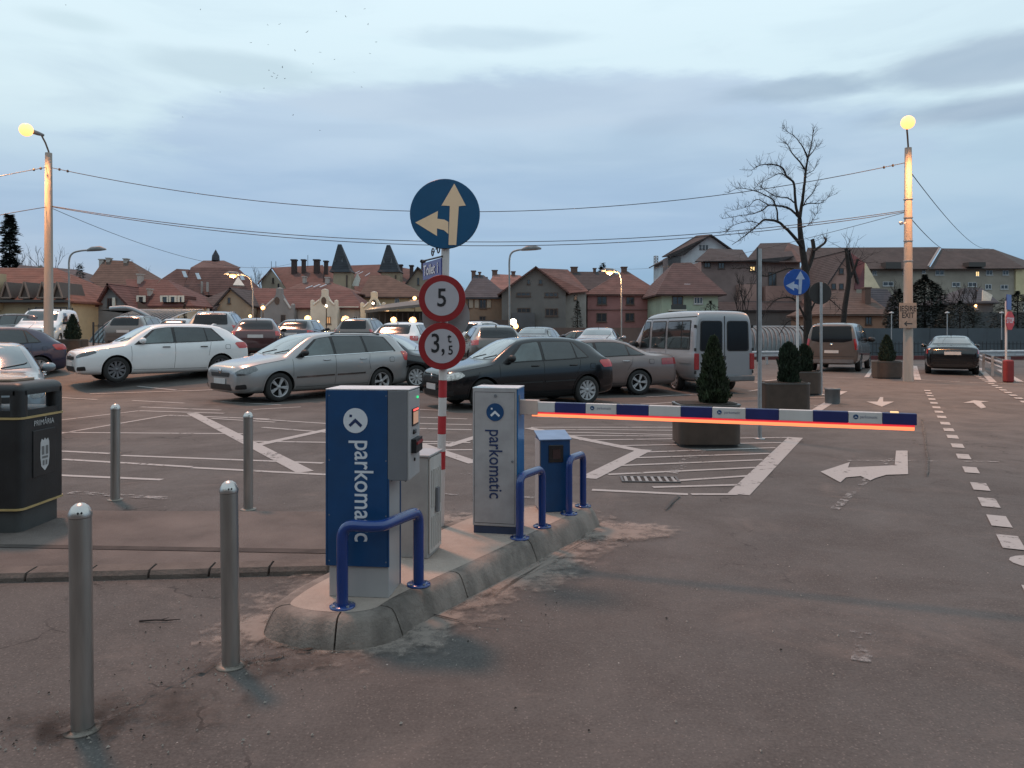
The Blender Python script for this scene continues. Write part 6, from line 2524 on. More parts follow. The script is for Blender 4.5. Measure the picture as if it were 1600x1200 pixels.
h.gable((1325, 393), over=.5, eave_l=450, eave_r=440).win([(1311, 419, 1318, 428), (1299, 443, 1306, 452), (1311, 443, 1318, 452)], FRAMEB, mull=0).done()
roofpoly(h, [[(1327, 393, 2), (1352, 411, 0), (1350, 452, -.3), (1336, 452, -.3)]], WG('rose_roof', (.13, .055, .06)))
roofpoly(h, [[(1352, 410, -.2), (1375, 450, -.2), (1350, 450, -.2)]], WG('bright_cream', (.55, .46, .32)), name='gable_wall')
h = House('orange_low_house', 'low house with an orange wall and a sagging brown roof behind the bronze people carrier', 70, 1286, 1386, 490, 8, WG('orange', (.22, .12, .08)), brownr)
h.side((1300, 457), (1352, 458)).chim([(1349, 449, 1358, 460)], dy=2).win([(1352, 495, 1362, 507)], FRAMEB).done()
h = House('grey_shed_house', 'low grey shed with a slanting slate roof right of the orange house', 74, 1350, 1405, 484, 6, dkgrey, slate)
h.walls().done()
roofpoly(h, [[(1353, 450, 2), (1386, 452, 2), (1410, 482, -.5), (1372, 486, -.5)]], slate)
h = House('villa', 'dim low villa with a white gable between bushes, right of the concrete lamp pole', 80, 1500, 1552, 472, 8, dkgrey, slate)
h.side((1506, 450), (1535, 450)).win([(1522, 474, 1527, 483, PANE_DIM)]).done()
roofpoly(h, [[(1535, 470, -.6), (1536, 453, -.6), (1551, 461, -.6), (1548, 470, -.6)]], WHITETRIM, name='white_gable')
# backdrop rows of low dark buildings and yards between the houses
House('yard_building', 'low dark yard building between the pink terrace and the grey hoarding', 90, 1120, 1300, 484, 6, WG('yard', (.09, .075, .07)), dkr, 'shed').side((1125, 470), (1295, 471)).done()
House('garden_wall', 'low dim garden wall below the apartment block, right of the lamp pole', 76, 1395, 1640, 488, 2, WG('garden', (.050, .052, .054)), dkr, 'wall').walls().done()
House('street_wall', 'pale low wall with a railing, left of the dim grey shaped gable', 56, 372, 408, 498, .6, pale, dkr, 'wall').walls().done()
House('low_shop', 'row of low dark market stalls behind the parked cars in the middle', 68, 640, 800, 500, 4, WG('stall', (.055, .045, .042)), dkr, 'market stalls').walls().done()
House('yard_fence_wall', 'dark yard wall in front of the grey gabled house and the pink house', 66, 800, 1040, 512, .5, WG('yardwall', (.060, .048, .046)), dkr, 'wall').walls().done()

# lattice mast
T = thing('lattice_mast', 'thin lattice radio mast beside the tall gabled house', 'mast', at(1025, 445, 140))
s = 140 / F
for sx, sy in ((-3, 0), (3, 0), (0, 5)):
    b = MB()
    b.tube([(sx * s, sy * s, -4), (sx * s, sy * s, 45 * s)], .10, 5)
    b.build('mast_leg', M_GALV, T)
b = MB()
for k in range(10):
    z0, z1 = k * 4.5 * s, (k + 1) * 4.5 * s
    b.tube([(-3 * s, 0, z0), (3 * s, 0, z1)], .06, 4)
    b.tube([(3 * s, 0, z0), (-3 * s, 0, z1)], .06, 4)
    b.tube([(-3 * s, 0, z1), (3 * s, 0, z1)], .06, 4)
b.build('bracing', M_GALV, T)

# ------------------------------------------------------------------ fences on the right, tunnel roofs
def fence_line(label, px0, px1, Y, z0, z1, step, group=None):
    X0, X1 = (px0 - 800) * Y / F, (px1 - 800) * Y / F
    t = thing('railing_fence', label, 'fence', ((X0 + X1) / 2, Y, 0))
    w = (X1 - X0) / 2
    m = mat('fence_dark', (.02, .024, .028), .5, metal=.3)
    for z in (z0 + .15, z1 - .15):
        b = MB()
        b.bbox((-w, -.02, z), (w, .02, z + .04))
        b.build('rail', m, t)
    n = int(2 * w / step)
    me = None
    for k in range(n + 1):
        x = -w + k * 2 * w / n
        if me is None:
            b = MB()
            b.bbox((-.012, -.012, z0), (.012, .012, z1))
            o = b.build('baluster', m, t, loc=(x, 0, 0))
            me = o.data
        else:
            link('baluster', me, t, (x, 0, 0))
    for k in range(0, n + 1, 12):
        b = MB()
        b.bbox((-w + k * 2 * w / n - .04, -.04, 0), (-w + k * 2 * w / n + .04, .04, z1 + .1))
        b.build('post', m, t)
    return t


HO = thing('hoarding', 'long dark grey sheet hoarding across the right, behind the black sedan', 'hoarding', (0, 0, 0))
Yh = 47
x0, x1 = (1335 - 800) * Yh / F, (1690 - 800) * Yh / F
n = 12
for k in range(n):
    b = MB()
    a, c_ = x0 + (x1 - x0) * k / n, x0 + (x1 - x0) * (k + 1) / n
    b.bbox((a + .01, Yh + .02 * (k % 2), -.2), (c_ - .01, Yh + .06 + .02 * (k % 2), 1.86 - .01 * (k % 3)))
    b.build('panel', mat('hoarding_sheet', (.060, .075, .088), .6, var=.15, scale=.6, dirt=((.04, .048, .055), .5)), HO)
fence_line('dark railing fence in front of the grey hoarding, on the right', 1280, 1660, 43, .25, 1.05, .22)
def beam(label, px0, px1, Y, z, m, name='base_beam', cat='kerb wall', h=.22):
    X0, X1 = (px0 - 800) * Y / F, (px1 - 800) * Y / F
    b = MB()
    b.bbox((X0, Y - .12, z - h), (X1, Y + .12, z))
    return tag(b.build(name, m), label, cat)
beam('low dark red base wall under the railing on the right', 1160, 1700, 42.6, .24, mat('dark_red_beam', (.10, .020, .020), .7))


def tunnel(label, px0, px1, Y, ztop, zbot, depth, nrib, m1, slant=0):
    X0, X1 = (px0 - 800) * Y / F, (px1 - 800) * Y / F
    t = thing('tunnel_roof', label, 'greenhouse roof', (X0, Y, 0))
    W_ = X1 - X0
    def pt(x, k):
        a = k / 8 * PI / 2
        return Vector((x + slant * math.sin(a), depth * (1 - math.cos(a)), zbot + (ztop - zbot) * math.sin(a)))
    for i in range(nrib):
        xa, xb = W_ * i / nrib, W_ * (i + 1) / nrib
        b = MB()
        vs = []
        for k in range(9):
            vs += [pt(xa, k), pt(xb, k)]
        b.add(vs, [(2 * k, 2 * k + 1, 2 * k + 3, 2 * k + 2) for k in range(8)], 0, True)
        b.build('panel', m1, t)
        b = MB()
        b.tube([pt(xa, k) + Vector((0, -.05, .03)) for k in range(9)], .05, 5)
        b.build('rib', mat('rib_metal', (.13, .135, .14), .5), t)
    b = MB()
    b.tube([(0, depth, ztop + .05), (W_ + slant, depth, ztop + .05)], .06, 6)
    b.build('ridge_tube', M_GALV, t)


PLAST = mat('cloudy_plastic', (.10, .11, .115), .35, var=.4, scale=1.0)
PLAST2 = mat('pale_plastic', (.23, .28, .30), .35, var=.2, scale=.7)
tunnel('dark ribbed greenhouse roof between the minibus and the bronze people carrier', 1150, 1300, 49, 1.95, .2, 3.0, 22, PLAST, .5)
tunnel('pale ribbed greenhouse roof behind the white panel van', 140, 232, 50, EYE + 38 * 50 / F, .9, 6.0, 14, PLAST2, 1.2)
b = MB()
P_ = [at(172, 482, 49.5), at(200, 481, 49.5), at(222, 489, 49.5), at(240, 500, 49.5), at(252, 512, 49.5)]
b.tube(catmull(P_, 5, False), .14, 8)
tag(b.build('arch_tube', M_GALV), 'curved grey end arch of the pale greenhouse roof, above the brown estate car', 'arch')
fence_line('short dark iron fence between the white panel van and the brown estate car', 146, 176, 44, .8, 2.1, .28)
fence_line('iron fence behind the parked cars in the centre', 372, 720, 46, .7, 1.85, .30)

# crash barriers
def wrail(label, P0, P1, nposts, m_post, zc=.52):
    d = (P1 - P0)
    L_ = d.length
    t = thing('crash_barrier', label, 'crash barrier', P0, math.atan2(d.y, d.x))
    prof = [(-.0, .15), (-.06, .11), (-.06, .06), (0, .02), (0, -.02), (-.06, -.06), (-.06, -.11), (0, -.15)]
    b = MB()
    vs = [(x, y, zc + z) for x in (0, L_) for y, z in prof]
    k = len(prof)
    b.add(vs + [(x, y + .012, z) for x, y, z in vs], [(i, i + 1, k + i + 1, k + i) for i in range(k - 1)] + [(2 * k + i + 1, 2 * k + i, 3 * k + i, 3 * k + i + 1) for i in range(k - 1)])
    b.build('rail', mat('rail_pale', (.40, .42, .44), .4, metal=.4), t)
    for i in range(nposts):
        b = MB()
        x = L_ * (i + .02) / max(1, nposts - 1) if nposts > 1 else 0
        b.bbox((min(x, L_ - .05) - .05, .014, 0), (min(x, L_ - .05) + .05, .10, zc + .17))
        b.build('post', m_post, t)


wrail('pale crash barrier behind the tall thin poles', at(1158, 560, 36) * Vector((1, 1, 0)) if False else Vector((at(1158, 560, 36).x, 36, 0)), Vector((at(1275, 560, 38).x, 38, 0)), 4, M_GALV)
pR = gp(1572, 597)
wrail('crash barrier with a red end post, at the right edge by the black sedan', Vector((pR.x, pR.y, 0)), Vector((at(1528, 570, 33).x, 33.0, 0)), 4, M_GALV, .56)
wrail('pale crash barrier running out of the frame behind the red end post', Vector((at(1528, 570, 33).x + .2, 33.5, 0)), Vector((at(1680, 570, 33).x, 35, 0)), 5, M_GALV, .62)
b = MB()
b.box((0, 0, .36), (.26, .22, .72))
o = bevel_mesh(b.build('red_end_post', mat('dull_red_paint', (.20, .018, .018), .5)), .05)
o.location = (pR.x - .02, pR.y - .14, 0)
tag(o, 'thick red end post of the crash barrier, right of the black sedan', 'post')

# ------------------------------------------------------------------ poles, lamps, wires
def pole(px, base_py, top_py, Y, label, head):
    x = (px - 800) * Y / F
    z0 = hz(x, Y)
    zt = EYE - (top_py - VH) * Y / F
    t = thing('lamp_pole', label, 'lamp pole', (x, Y, z0))
    b = MB()
    b.lathe((0, 0, -.05), [(.155, 0), (.105, zt - z0 + .05)], 20)
    b.build('shaft', M_CONC, t)
    b = MB()
    hx, hp = head
    H_ = at(hx, hp, Y) - Vector((x, Y, z0))
    H_.y = -.15
    b.tube([(0, 0, zt - z0 - .35), (0, 0, zt - z0 + .05), Vector((0, 0, zt - z0 + .05)).lerp(H_, .45) + Vector((0, 0, .04)), H_ + Vector((0, 0, -.02))], .028, 8)
    b.build('bracket', mat('bracket_rust', (.12, .085, .06), .7), t)
    sx = -1 if hx < px else 1
    hd = MB()
    dirx = Vector((sx * .5, -.8, .12)).normalized()
    hd.tube([H_ - dirx * .08, H_ + dirx * .10, H_ + dirx * .42, H_ + dirx * .62], [.04, .07, .08, .03], 12)
    hd.build('lantern', mat('lantern_grey', (.2, .2, .2), .5), t)
    q = MB()
    c_ = H_ + dirx * .40 + Vector((0, -.12, -.02))
    q.lathe(c_, [(.0001, -.21)] + [(.21 * math.sin(R(k * 15)), -.21 * math.cos(R(k * 15))) for k in range(1, 12)] + [(.0001, .21)], 24)
    q.build('bulb_glass', M_SODIUM, t)
    ld = bpy.data.lights.new('lamp_light', 'SPOT')
    ld.energy = 1900
    ld.spot_size = R(142)
    ld.spot_blend = .6
    ld.color = (1.0, .42, .15)
    ld.shadow_soft_size = .2
    lo = bpy.data.objects.new('lamp_light', ld)
    C.objects.link(lo)
    lo.parent = t
    lo.location = c_ + Vector((0, -1.0, -.25))
    return t, Vector((x, Y, z0))


YL, YR = 25.0, 24.0
TL, bL = pole(76, 550, 239, YL, 'concrete street lamp pole at the left, in front of the white panel van', (69, 212))
TR, bR = pole(1419, 595, 231, YR, 'concrete street lamp pole at the right, with the exit plate', (1413, 201))


def wire(p, q, sag, label, r=.012, extra=None):
    pts = []
    for k in range(33):
        t = k / 32
        v = p.lerp(q, t)
        v.z -= sag * 4 * t * (1 - t)
        pts.append(v)
    b = MB()
    b.tube(pts, r, 5, cap=False)
    if extra:
        for t in extra:
            v = p.lerp(q, t)
            v.z -= sag * 4 * t * (1 - t)
            b.lathe(v, [(.0001, -.05), (.035, -.03), (.035, .03), (.0001, .05)], 8)
    o = b.build('cable', M_WIRE)
    return tag(o, label, 'cable')


def wpx(a, Ya, b_, Yb, mid, label, r=.012, extra=None):
    p, q = at(*a, Ya), at(*b_, Yb)
    m = (p + q) / 2
    # sag so that the wire passes through the given middle row
    row = mid
    zt = EYE - (row - VH) * m.y / F
    return wire(p, q, m.z - zt, label, r, extra)


wpx((80, 262), YL, (1416, 254), YR, 331, 'upper cable between the two lamp poles', extra=(.01, .02, .975, .985))
wpx((80, 322), YL, (1414, 329), YR, 378, 'lower cable between the two lamp poles, upper strand')
wpx((80, 323), YL, (1414, 331), YR + .2, 384, 'lower cable between the two lamp poles, lower strand')
wpx((76, 261), YL, (-40, 284), 22, 271, 'short upper cable leaving the left pole towards the left edge', extra=(.12, .22))
wpx((76, 323), YL, (-40, 344), 22, 332, 'short lower cable leaving the left pole towards the left edge')
wire(at(80, 325, YL), at(455, 412, 60), 1.0, 'thin faint cable from the left pole down to the roofs', .010)
wire(at(1422, 268, YR), at(1546, 388, 80), .8, 'upper cable running right from the right pole to the long roof', .014)
wire(at(1422, 340, YR), at(1490, 390, 80), .5, 'lower cable running right from the right pole to the long roof', .014)
wire(at(960, 420, 75), at(1414, 332, YR), .6, 'thin cable from the lit street lamp to the right pole', .010)
b = MB()
px_ = at(1409, 350, YR - .25)
b.tube([px_ + Vector((.18, .1, .05)), px_, px_ + Vector((-.06, 0, -.02))], .02, 6)
b.tube([px_ + Vector((-.06, -.02, .05)), px_ + Vector((-.06, -.14, .0))], .05, 10)
b.build('camera', M_PLATE, TR, loc=-Vector((bR.x, bR.y, bR.z)))
for z_ in (5.9, 5.3, 4.55, 3.9):
    b = MB()
    b.lathe((0, 0, z_), [(.142, 0), (.142, .03)], 16)
    b.build('steel_band', M_GALV, TR)

EX = thing('exit_plate', 'pale rectangular plate reading IEȘIRE EXIT with an arrow, on the right lamp pole', 'sign plate', at(1418.5, 493, YR - .20))
b = MB()
pw, ph = 27 / F * YR, 39 / F * YR
b.bbox((-pw / 2, -.006, -ph / 2), (pw / 2, .006, ph / 2))
bevel_mesh(b.build('plate', mat('plate_cream', (.25, .22, .19), .5), EX), .003)
for dz, tx, sz in ((.26 * ph, 'IEȘIRE', .25), (.0, 'EXIT', .25)):
    text_obj('lettering', tx, sz, M_BLKPRINT, EX, face_M((0, -.008, dz), right, up_), .0005, .004, .78)
b = MB()
b.add([(-.13, -.009, -.26), (-.03, -.009, -.35), (-.03, -.009, -.30), (-.08, -.009, -.275), (.14, -.009, -.275), (.14, -.009, -.245), (-.08, -.009, -.245), (-.03, -.009, -.22), (-.03, -.009, -.17)], [(0, 1, 2, 3), (3, 4, 5, 6), (0, 6, 7, 8), (0, 3, 6)])
b.build('arrow', M_BLKPRINT, EX)
b = MB()
for z_ in (.3, -.3):
    b.lathe((0, .20, z_), [(.150, -.015), (.150, .015)], 16)
b.build('clamp', M_GALV, EX)


def street_lamp(px, base, top, Y, arm, label, lit=False, r=.06):
    x = (px - 800) * Y / F
    z0 = hz(x, Y)
    t = thing('street_lamp', label, 'street lamp', (x, Y, z0))
    zt = EYE - (top - VH) * Y / F - z0
    h_ = at(arm[0], arm[1], Y)
    hp = Vector((h_.x - x, 0, h_.z - z0))
    b = MB()
    st = [Vector((0, 0, -.1)), Vector((0, 0, zt * .7)), Vector((0, 0, zt * .92)), Vector((hp.x * .18, 0, zt * .92 + (hp.z - zt * .92) * .7)), Vector((hp.x * .6, 0, hp.z - .1 + .06)), hp]
    b.tube(catmull(st, 4, False), [r] * 21 if False else r, 8)
    b.build('post', mat('lamp_post_grey', (.26, .26, .26), .5, metal=.3), t)
    b = MB()
    dx = 1 if hp.x > 0 else -1
    b.tube([hp + Vector((-dx * .1, 0, -.02)), hp + Vector((dx * .25, 0, .08)), hp + Vector((dx * .8, 0, .12)), hp + Vector((dx * 1.2, 0, .06))], [.07, .16, .17, .05], 10)
    b.build('lantern', mat('lantern_grey', (.2, .2, .2), .5), t)
    if lit:
        b = MB()
        b.lathe(hp + Vector((dx * .5, -.0, -.02)), [(.0001, -.28), (.26, -.18), (.34, 0), (.0001, .08)], 14)
        b.build('lamp_glass', M_SODIUM, t)
        ld = bpy.data.lights.new('lamp_light', 'POINT')
        ld.energy = 500
        ld.color = (1, .55, .25)
        lo = bpy.data.objects.new('lamp_light', ld)
        C.objects.link(lo)
        lo.parent = t
        lo.location = hp + Vector((dx * .5, -.4, -.6))
    return t


street_lamp(796, 545, 394, 48, (817, 390), 'tall unlit street lamp with a curved arm, behind the dark saloon')
street_lamp(971, 545, 436, 60, (962, 424), 'lit street lamp in front of the pink house', True)
street_lamp(108, 540, 396, 50, (138, 391), 'unlit street lamp just right of the left concrete pole')
street_lamp(395, 540, 446, 60, (374, 429), 'lit street lamp in front of the mansion', True)


def globe(px, py, Y, label, r=.26, m=None, base=True, kind='globe_lamp'):
    r *= .85
    p_ = at(px, py, Y)
    t = thing(kind, label, 'lamp', (p_.x, p_.y, 0), 0)
    b = MB()
    b.lathe((0, 0, p_.z), [(.0001, -r), (r * .7, -r * .7), (r, 0), (r * .7, r * .7), (.0001, r)], 14)
    b.build('globe', m or M_GLOBE, t)
    b = MB()
    b.tube([(0, 0, 0), (0, 0, p_.z - r * .8)], .05, 8)
    b.build('post', TRIM, t)
    ld = bpy.data.lights.new('lamp_light', 'POINT')
    ld.energy = 80
    ld.color = (1, .55, .25)
    ld.shadow_soft_size = r
    lo = bpy.data.objects.new('lamp_light', ld)
    C.objects.link(lo)
    lo.parent = t
    lo.location = (0, -r - .25, p_.z)


globe(481, 498, 60, 'glowing globe lamp in front of the dim end of the long hall', .34)
globe(540, 500, 60, 'bright globe lamp to the right of the middle white gable', .42)
globe(615, 500, 60, 'left one of the two globe lamps under the awning', .32)
globe(645, 501, 60, 'right one of the two globe lamps under the awning', .38)
globe(497, 503, 64, 'small orange lamp low down between the two larger globes', .17)
globe(411, 481, 66, 'small globe lamp before the dim grey shaped gable', .24)
globe(622, 480, 75, 'small lamp on the lit beige wall, left of two', .20)
globe(648, 466, 75, 'small lamp higher on the lit beige wall, right of two', .26)
globe(510, 478, 68, 'tiny bright lamp before the middle white gable', .14, M_SKYG)
globe(583, 474, 70, 'tiny lamp in front of the round window of the white gable by the awning', .15, M_SKYG)
globe(391, 494, 58, 'small yellow lamp above the pale low wall', .16)
globe(802, 503, 50, 'white glowing lamp low behind the tall unlit street lamp', .28, M_SKYG)
globe(806, 510, 50, 'second white glow just below the first, behind the dark saloon', .22, M_GLOBE)
globe(279, 490, 62, 'tiny warm lamp on the cream wall of the red wing house', .10)
globe(1524, 478, 78, 'small orange lamp by the dim villa', .16)
for x_, lb in ((1393, 'left of the lamp pole'), (1480, 'right of the lamp pole'), (1565, 'just left of the stop sign')):
    p_ = at(x_, 489, 46)
    t = thing('fence_lamp', 'small white hooded lamp above the grey hoarding, ' + lb, 'lamp', (p_.x, p_.y, 0))
    b = MB()
    b.tube([(0, 0, 0), (0, 0, p_.z)], .03, 6)
    b.build('post', M_GALV, t)
    b = MB()
    b.lathe((0, 0, p_.z), [(.0001, -.04), (.13, -.02), (.12, .04), (.0001, .09)], 12)
    b.build('hood', M_SKYG if False else M_PLATE, t)

# ------------------------------------------------------------------ thin poles and small signs
def thin_pole(px, py, top, r, label, m=None, name='thin_pole'):
    p_ = gp(px, py)
    zt = EYE - (top - VH) * p_.y / F
    t = thing(name, label, 'pole', p_)
    b = MB()
    b.tube([(0, 0, -.0), (0, 0, zt - p_.z)], r, 12)
    b.build('tube', m or M_GALV, t)
    b = MB()
    b.lathe((0, 0, .002), [(r * 2.6, 0), (r * 2.6, .012), (r + .004, .02)], 14)
    b.build('foot', m or M_GALV, t)
    return t, p_


thin_pole(1187, 686, 389, .030, 'tall pale steel pole rising beside the nearest planter')
tq, pq = thin_pole(1183.5, 686, 384, .014, 'slender dark rod strapped to the tall pale steel pole', mat('rod_dark', (.05, .05, .055), .6))
tq.location.z += EYE - (565 - VH) * pq.y / F
for ch in tq.children:
    if ch.name.startswith('foot'):
        bpy.data.objects.remove(ch)
for ch in tq.children:
    ch.scale = (1, 1, (565 - 384) / (686 - 384) * .985)
t, p_ = thin_pole(1283, 617, 441, .035, 'thin sign pole carrying a dark round sign back')
q_ = thing('reversed_sign', 'dark back of a small round sign on the thin pole, by the walnut tree', 'road sign', at(1281.5, 458, p_.y + .07))
disc('plate', 17.5 / F * p_.y, 0, M_SIGNBACK, None, q_, (0, 0, 0), rz=PI)
p_ = gp(1247, 640)
p_.y = 16.2
t = thing('sign_pole', 'white pole of the smaller blue sign, rising behind the second planter', 'pole', (at(1246, 500, 16.2).x, 16.2, 0))
b = MB()
b.tube([(0, 0, 0), (0, 0, EYE + 75 / F * 16.2)], .028, 12)
b.build('tube', M_WHITE, t)
T2 = thing('direction_sign', 'smaller round blue sign with arrows straight on and left, in front of the walnut tree', 'road sign', at(1245, 441, 16.15))
o = disc('plate', 20.3 / F * 16.15, 0, mat('blue_sign_plain', (.010, .075, .33), .3, coat=.3), None, T2, (0, 0, 0))
arrow_sign(o, 20.3 / F * 16.15, mat('pale_arrow', (.36, .42, .56), .5))
# stop sign seen almost edge on
p_ = gp(1572, 586)
t = thing('stop_pole', 'white pole of the stop sign at the right edge', 'pole', (p_.x, p_.y, 0))
b = MB()
b.tube([(0, 0, 0), (0, 0, EYE - (470 - VH) * p_.y / F)], .04, 10)
b.build('tube', M_WHITE, t)
ST = thing('stop_sign', 'red octagonal stop sign seen nearly edge-on at the right edge', 'road sign', at(1578, 501, p_.y - .08), R(34))
r_ = 15.5 / F * p_.y
b = MB()
oc = [(r_ * math.cos(R(22.5 + 45 * k)), r_ * math.sin(R(22.5 + 45 * k))) for k in range(8)]
b.add([(x, y, z) for y in (-.006, .006) for x, z in oc], [tuple(range(8)), tuple(range(15, 7, -1))] + [(i, i + 8, (i + 1) % 8 + 8, (i + 1) % 8) for i in range(8)])
b.build('plate', mat('stop_red', (.55, .03, .035), .4), ST)
text_obj('lettering', 'STOP', r_ * .78, M_WHITEP, ST, face_M((0, -.0085, 0), right, up_), .0008, .004, .85)
q_ = thing('blue_plate', 'thin blue and white plate seen edge-on above the stop sign', 'road sign', at(1576.5, 472, p_.y - .06), R(42))
b = MB()
b.bbox((-.28, -.01, -.28), (.28, .01, .28))
b.build('plate', M_SIGNBLUE2, q_)

# ------------------------------------------------------------------ planters with thujas
def planter(px0, px1, base, label, Y=None, h=.575, wide=None):
    cx = (px0 + px1) / 2
    z = None
    p_ = gp(cx, base) if Y is None else Vector(((cx - 800) * Y / F, Y, hz((cx - 800) * Y / F, Y)))
    w = wide or (px1 - px0) / F * p_.y * .97
    d = .60
    c_ = Vector((p_.x, p_.y + d / 2, p_.z))
    t = thing('planter', label, 'planter', c_, 0, 'dark steel planters')
    b = MB()
    b.rbox((0, 0, .045 + (h - .045) / 2), (w, d, h - .045), .13, seg=7)
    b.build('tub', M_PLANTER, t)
    b = MB()
    b.rbox((0, 0, .022), (w - .06, d - .06, .044), .11, seg=6)
    b.build('foot', M_BLACK, t)
    b = MB()
    b.rbox((0, 0, h + .006), (w + .02, d + .02, .025), .135, seg=7)
    b.build('rim', mat('planter_rim', (.13, .13, .125), .35, metal=.4), t)
    b = MB()
    b.rbox((0, 0, h + .022), (w - .07, d - .07, .012), .10, seg=6)
    b.build('soil', M_SOIL, t)
    return c_, w, h


def thuja(c_, h, w, label, seed, m=M_THUJA, n=3600, shape='cone', name='thuja'):
    rr = random.Random(seed)
    t = thing(name, label, 'conifer shrub', c_)
    b = MB()
    b.tube([(0, 0, -.02), (0, 0, h * .8)], [.02, .006], 6)
    b.build('stem', M_BARK, t)
    b = MB()
    def rad(u, a):
        if shape == 'cone':
            base_ = (1 - u) ** .62 * (.72 + .28 * min(1, u * 5 + .2))
            base_ = min(base_, 1.05) if u < .9 else base_
        else:
            base_ = min(1, (1 - u) * 4) ** .6 * .9
        return w / 2 * base_ * (1 + .20 * noise.noise(Vector((math.cos(a) * 1.4, math.sin(a) * 1.4, u * 5 + seed))) + .10 * noise.noise(Vector((math.cos(a) * 4, math.sin(a) * 4, u * 14 + seed))))
    for _ in range(n):
        u = rr.random() ** 1.15
        a = rr.uniform(0, 2 * PI)
        q = rad(u, a) * (rr.uniform(.60, 1.04) if rr.random() < .88 else rr.uniform(1.0, 1.16))
        p_ = Vector((q * math.cos(a), q * math.sin(a), u * h))
        # upright flat spray
        l_ = rr.uniform(.022, .062)
        wd = l_ * rr.uniform(.3, .5)
        up2 = Vector((math.cos(a) * rr.uniform(.1, .8), math.sin(a) * rr.uniform(.1, .8), 1)).normalized()
        sd = up2.cross(Vector((rr.uniform(-1, 1), rr.uniform(-1, 1), .1))).normalized()
        b.add([p_ - sd * wd, p_ + sd * wd, p_ + up2 * l_ + sd * wd * .4, p_ + up2 * l_ * 1.3, p_ + up2 * l_ - sd * wd * .4], [(0, 1, 2, 3, 4)])
    # a dense core so that no sky shows through the middle
    prof = [(max(.004, rad(u, 0) * .62), u * h) for u in [k / 8 for k in range(8)]] + [(.003, h * .97)]
    b.lathe((0, 0, 0), prof, 12)
    b.build('foliage', m, t)


sp = [(1061, 1162, 700, 'largest dark steel planter, behind the barrier arm', 530, (1088, 1141), 6000, 1.0),
      (1197, 1270, 646, 'second dark steel planter, at the foot of the smaller blue sign', 538, (1216, 1249), 4200, 1.0),
      (1229, 1286, 618, 'third dark steel planter, partly hidden behind the second one', 540, (1243, 1270), 3000, 1.0)]
shl = ['largest conical thuja, in front of the grey minibus', 'upright dark thuja in the second planter', 'dark thuja just behind and right of the second one']
for i, (a, b_, base, lb, ty, (s0, s1), n, _) in enumerate(sp):
    c_, w, h_ = planter(a, b_, base, lb)
    Yc = c_.y
    x_ = ((s0 + s1) / 2 - 800) * Yc / F
    top = EYE - (ty - VH) * Yc / F - (c_.z + h_ + .028)
    thuja(Vector((x_, Yc, c_.z + h_ + .028)), top, (s1 - s0) / F * Yc * .90, shl[i], 11 + i, M_THUJA if i == 0 else M_THUJA2, n, 'cone' if i == 0 else 'col')
c_, w, h_ = planter(1372, 1413, 591, 'far dark planter beside the foot of the right lamp pole', Y=25.3)
thuja(c_ + Vector((0, 0, h_ + .028)), EYE - (526 - VH) * c_.y / F - c_.z - h_, .60, 'small dark thuja beside the right lamp pole', 21, M_THUJA2, 1800, 'cone')
c_, w, h_ = planter(83, 126, 552, 'dark planter beside the foot of the left lamp pole', Y=25.6)
thuja(c_ + Vector((0.02, 0, h_ + .028)), EYE - (494 - VH) * c_.y / F - c_.z - h_, .56, 'small dark thuja in front of the white panel van', 22, M_THUJA2, 1800, 'cone')
c_ = gp(1268, 615)
b = MB()
b.lathe((0, 0, 0), [(.16, 0), (.16, .30), (.17, .31), (.17, .34), (.0001, .35)], 20)
o = b.build('short_drum', mat('drum_grey', (.13, .14, .145), .5, metal=.3))
o.location = (at(1253, 600, 17.2).x + .45, 16.6, 0)
tag(o, 'short grey drum on the ground beside the third planter', 'drum')

# ------------------------------------------------------------------ trees
def limb_mesh(pts, r0, r1, seg=7):
    b = MB()
    n = len(pts)
    b.tube(pts, [r0 + (r1 - r0) * (i / (n - 1)) for i in range(n)], seg)
    return b


def twigs_from(pts, tb, rr, dens, ln, r, depth=0, droop=0.0):
    """curved side shoots along a limb"""
    n = len(pts)
    tot = sum((pts[i + 1] - pts[i]).length for i in range(n - 1))
    cnt = max(1, int(tot * dens))
    for _ in range(cnt):
        u = (rr.random() ** .8) * .97 + .03
        i = min(n - 2, int(u * (n - 1)))
        p_ = pts[i].lerp(pts[i + 1], rr.random())
        d = (pts[i + 1] - pts[i]).normalized()
        side = Vector((rr.uniform(-1, 1), rr.uniform(-1, 1), rr.uniform(-.5, 1))).normalized()
        v = (d * rr.uniform(.2, .8) + side).normalized()
        l_ = ln * rr.uniform(.5, 1.3)
        q = [p_]
        k = 4
        bend = Vector((rr.uniform(-.5, .5), rr.uniform(-.5, .5), rr.uniform(.0, .9) - droop))
        for j in range(k):
            v = (v + bend * .35 + Vector((rr.uniform(-.3, .3), rr.uniform(-.3, .3), rr.uniform(-.3, .3)))).normalized()
            q.append(q[-1] + v * l_ / k)
        tb.tube(q, [r, r * .85, r * .7, r * .55, r * .35], 4, cap=False)
        if depth > 0:
            twigs_from(q, tb, rr, 3.2 / ln, ln * .5, r * .6, depth - 1, droop)


YT = 40.0
WT = thing('walnut_tree', 'big bare tree with a crooked spreading crown right of centre', 'tree', (at(1262, 560, YT).x, YT, 0))
org = Vector((at(1262, 560, YT).x, YT, 0))


def zp(x, y, dy=0.0):
    return at(1100 + x * .21667, 190 + y * .21667, YT + dy) - org


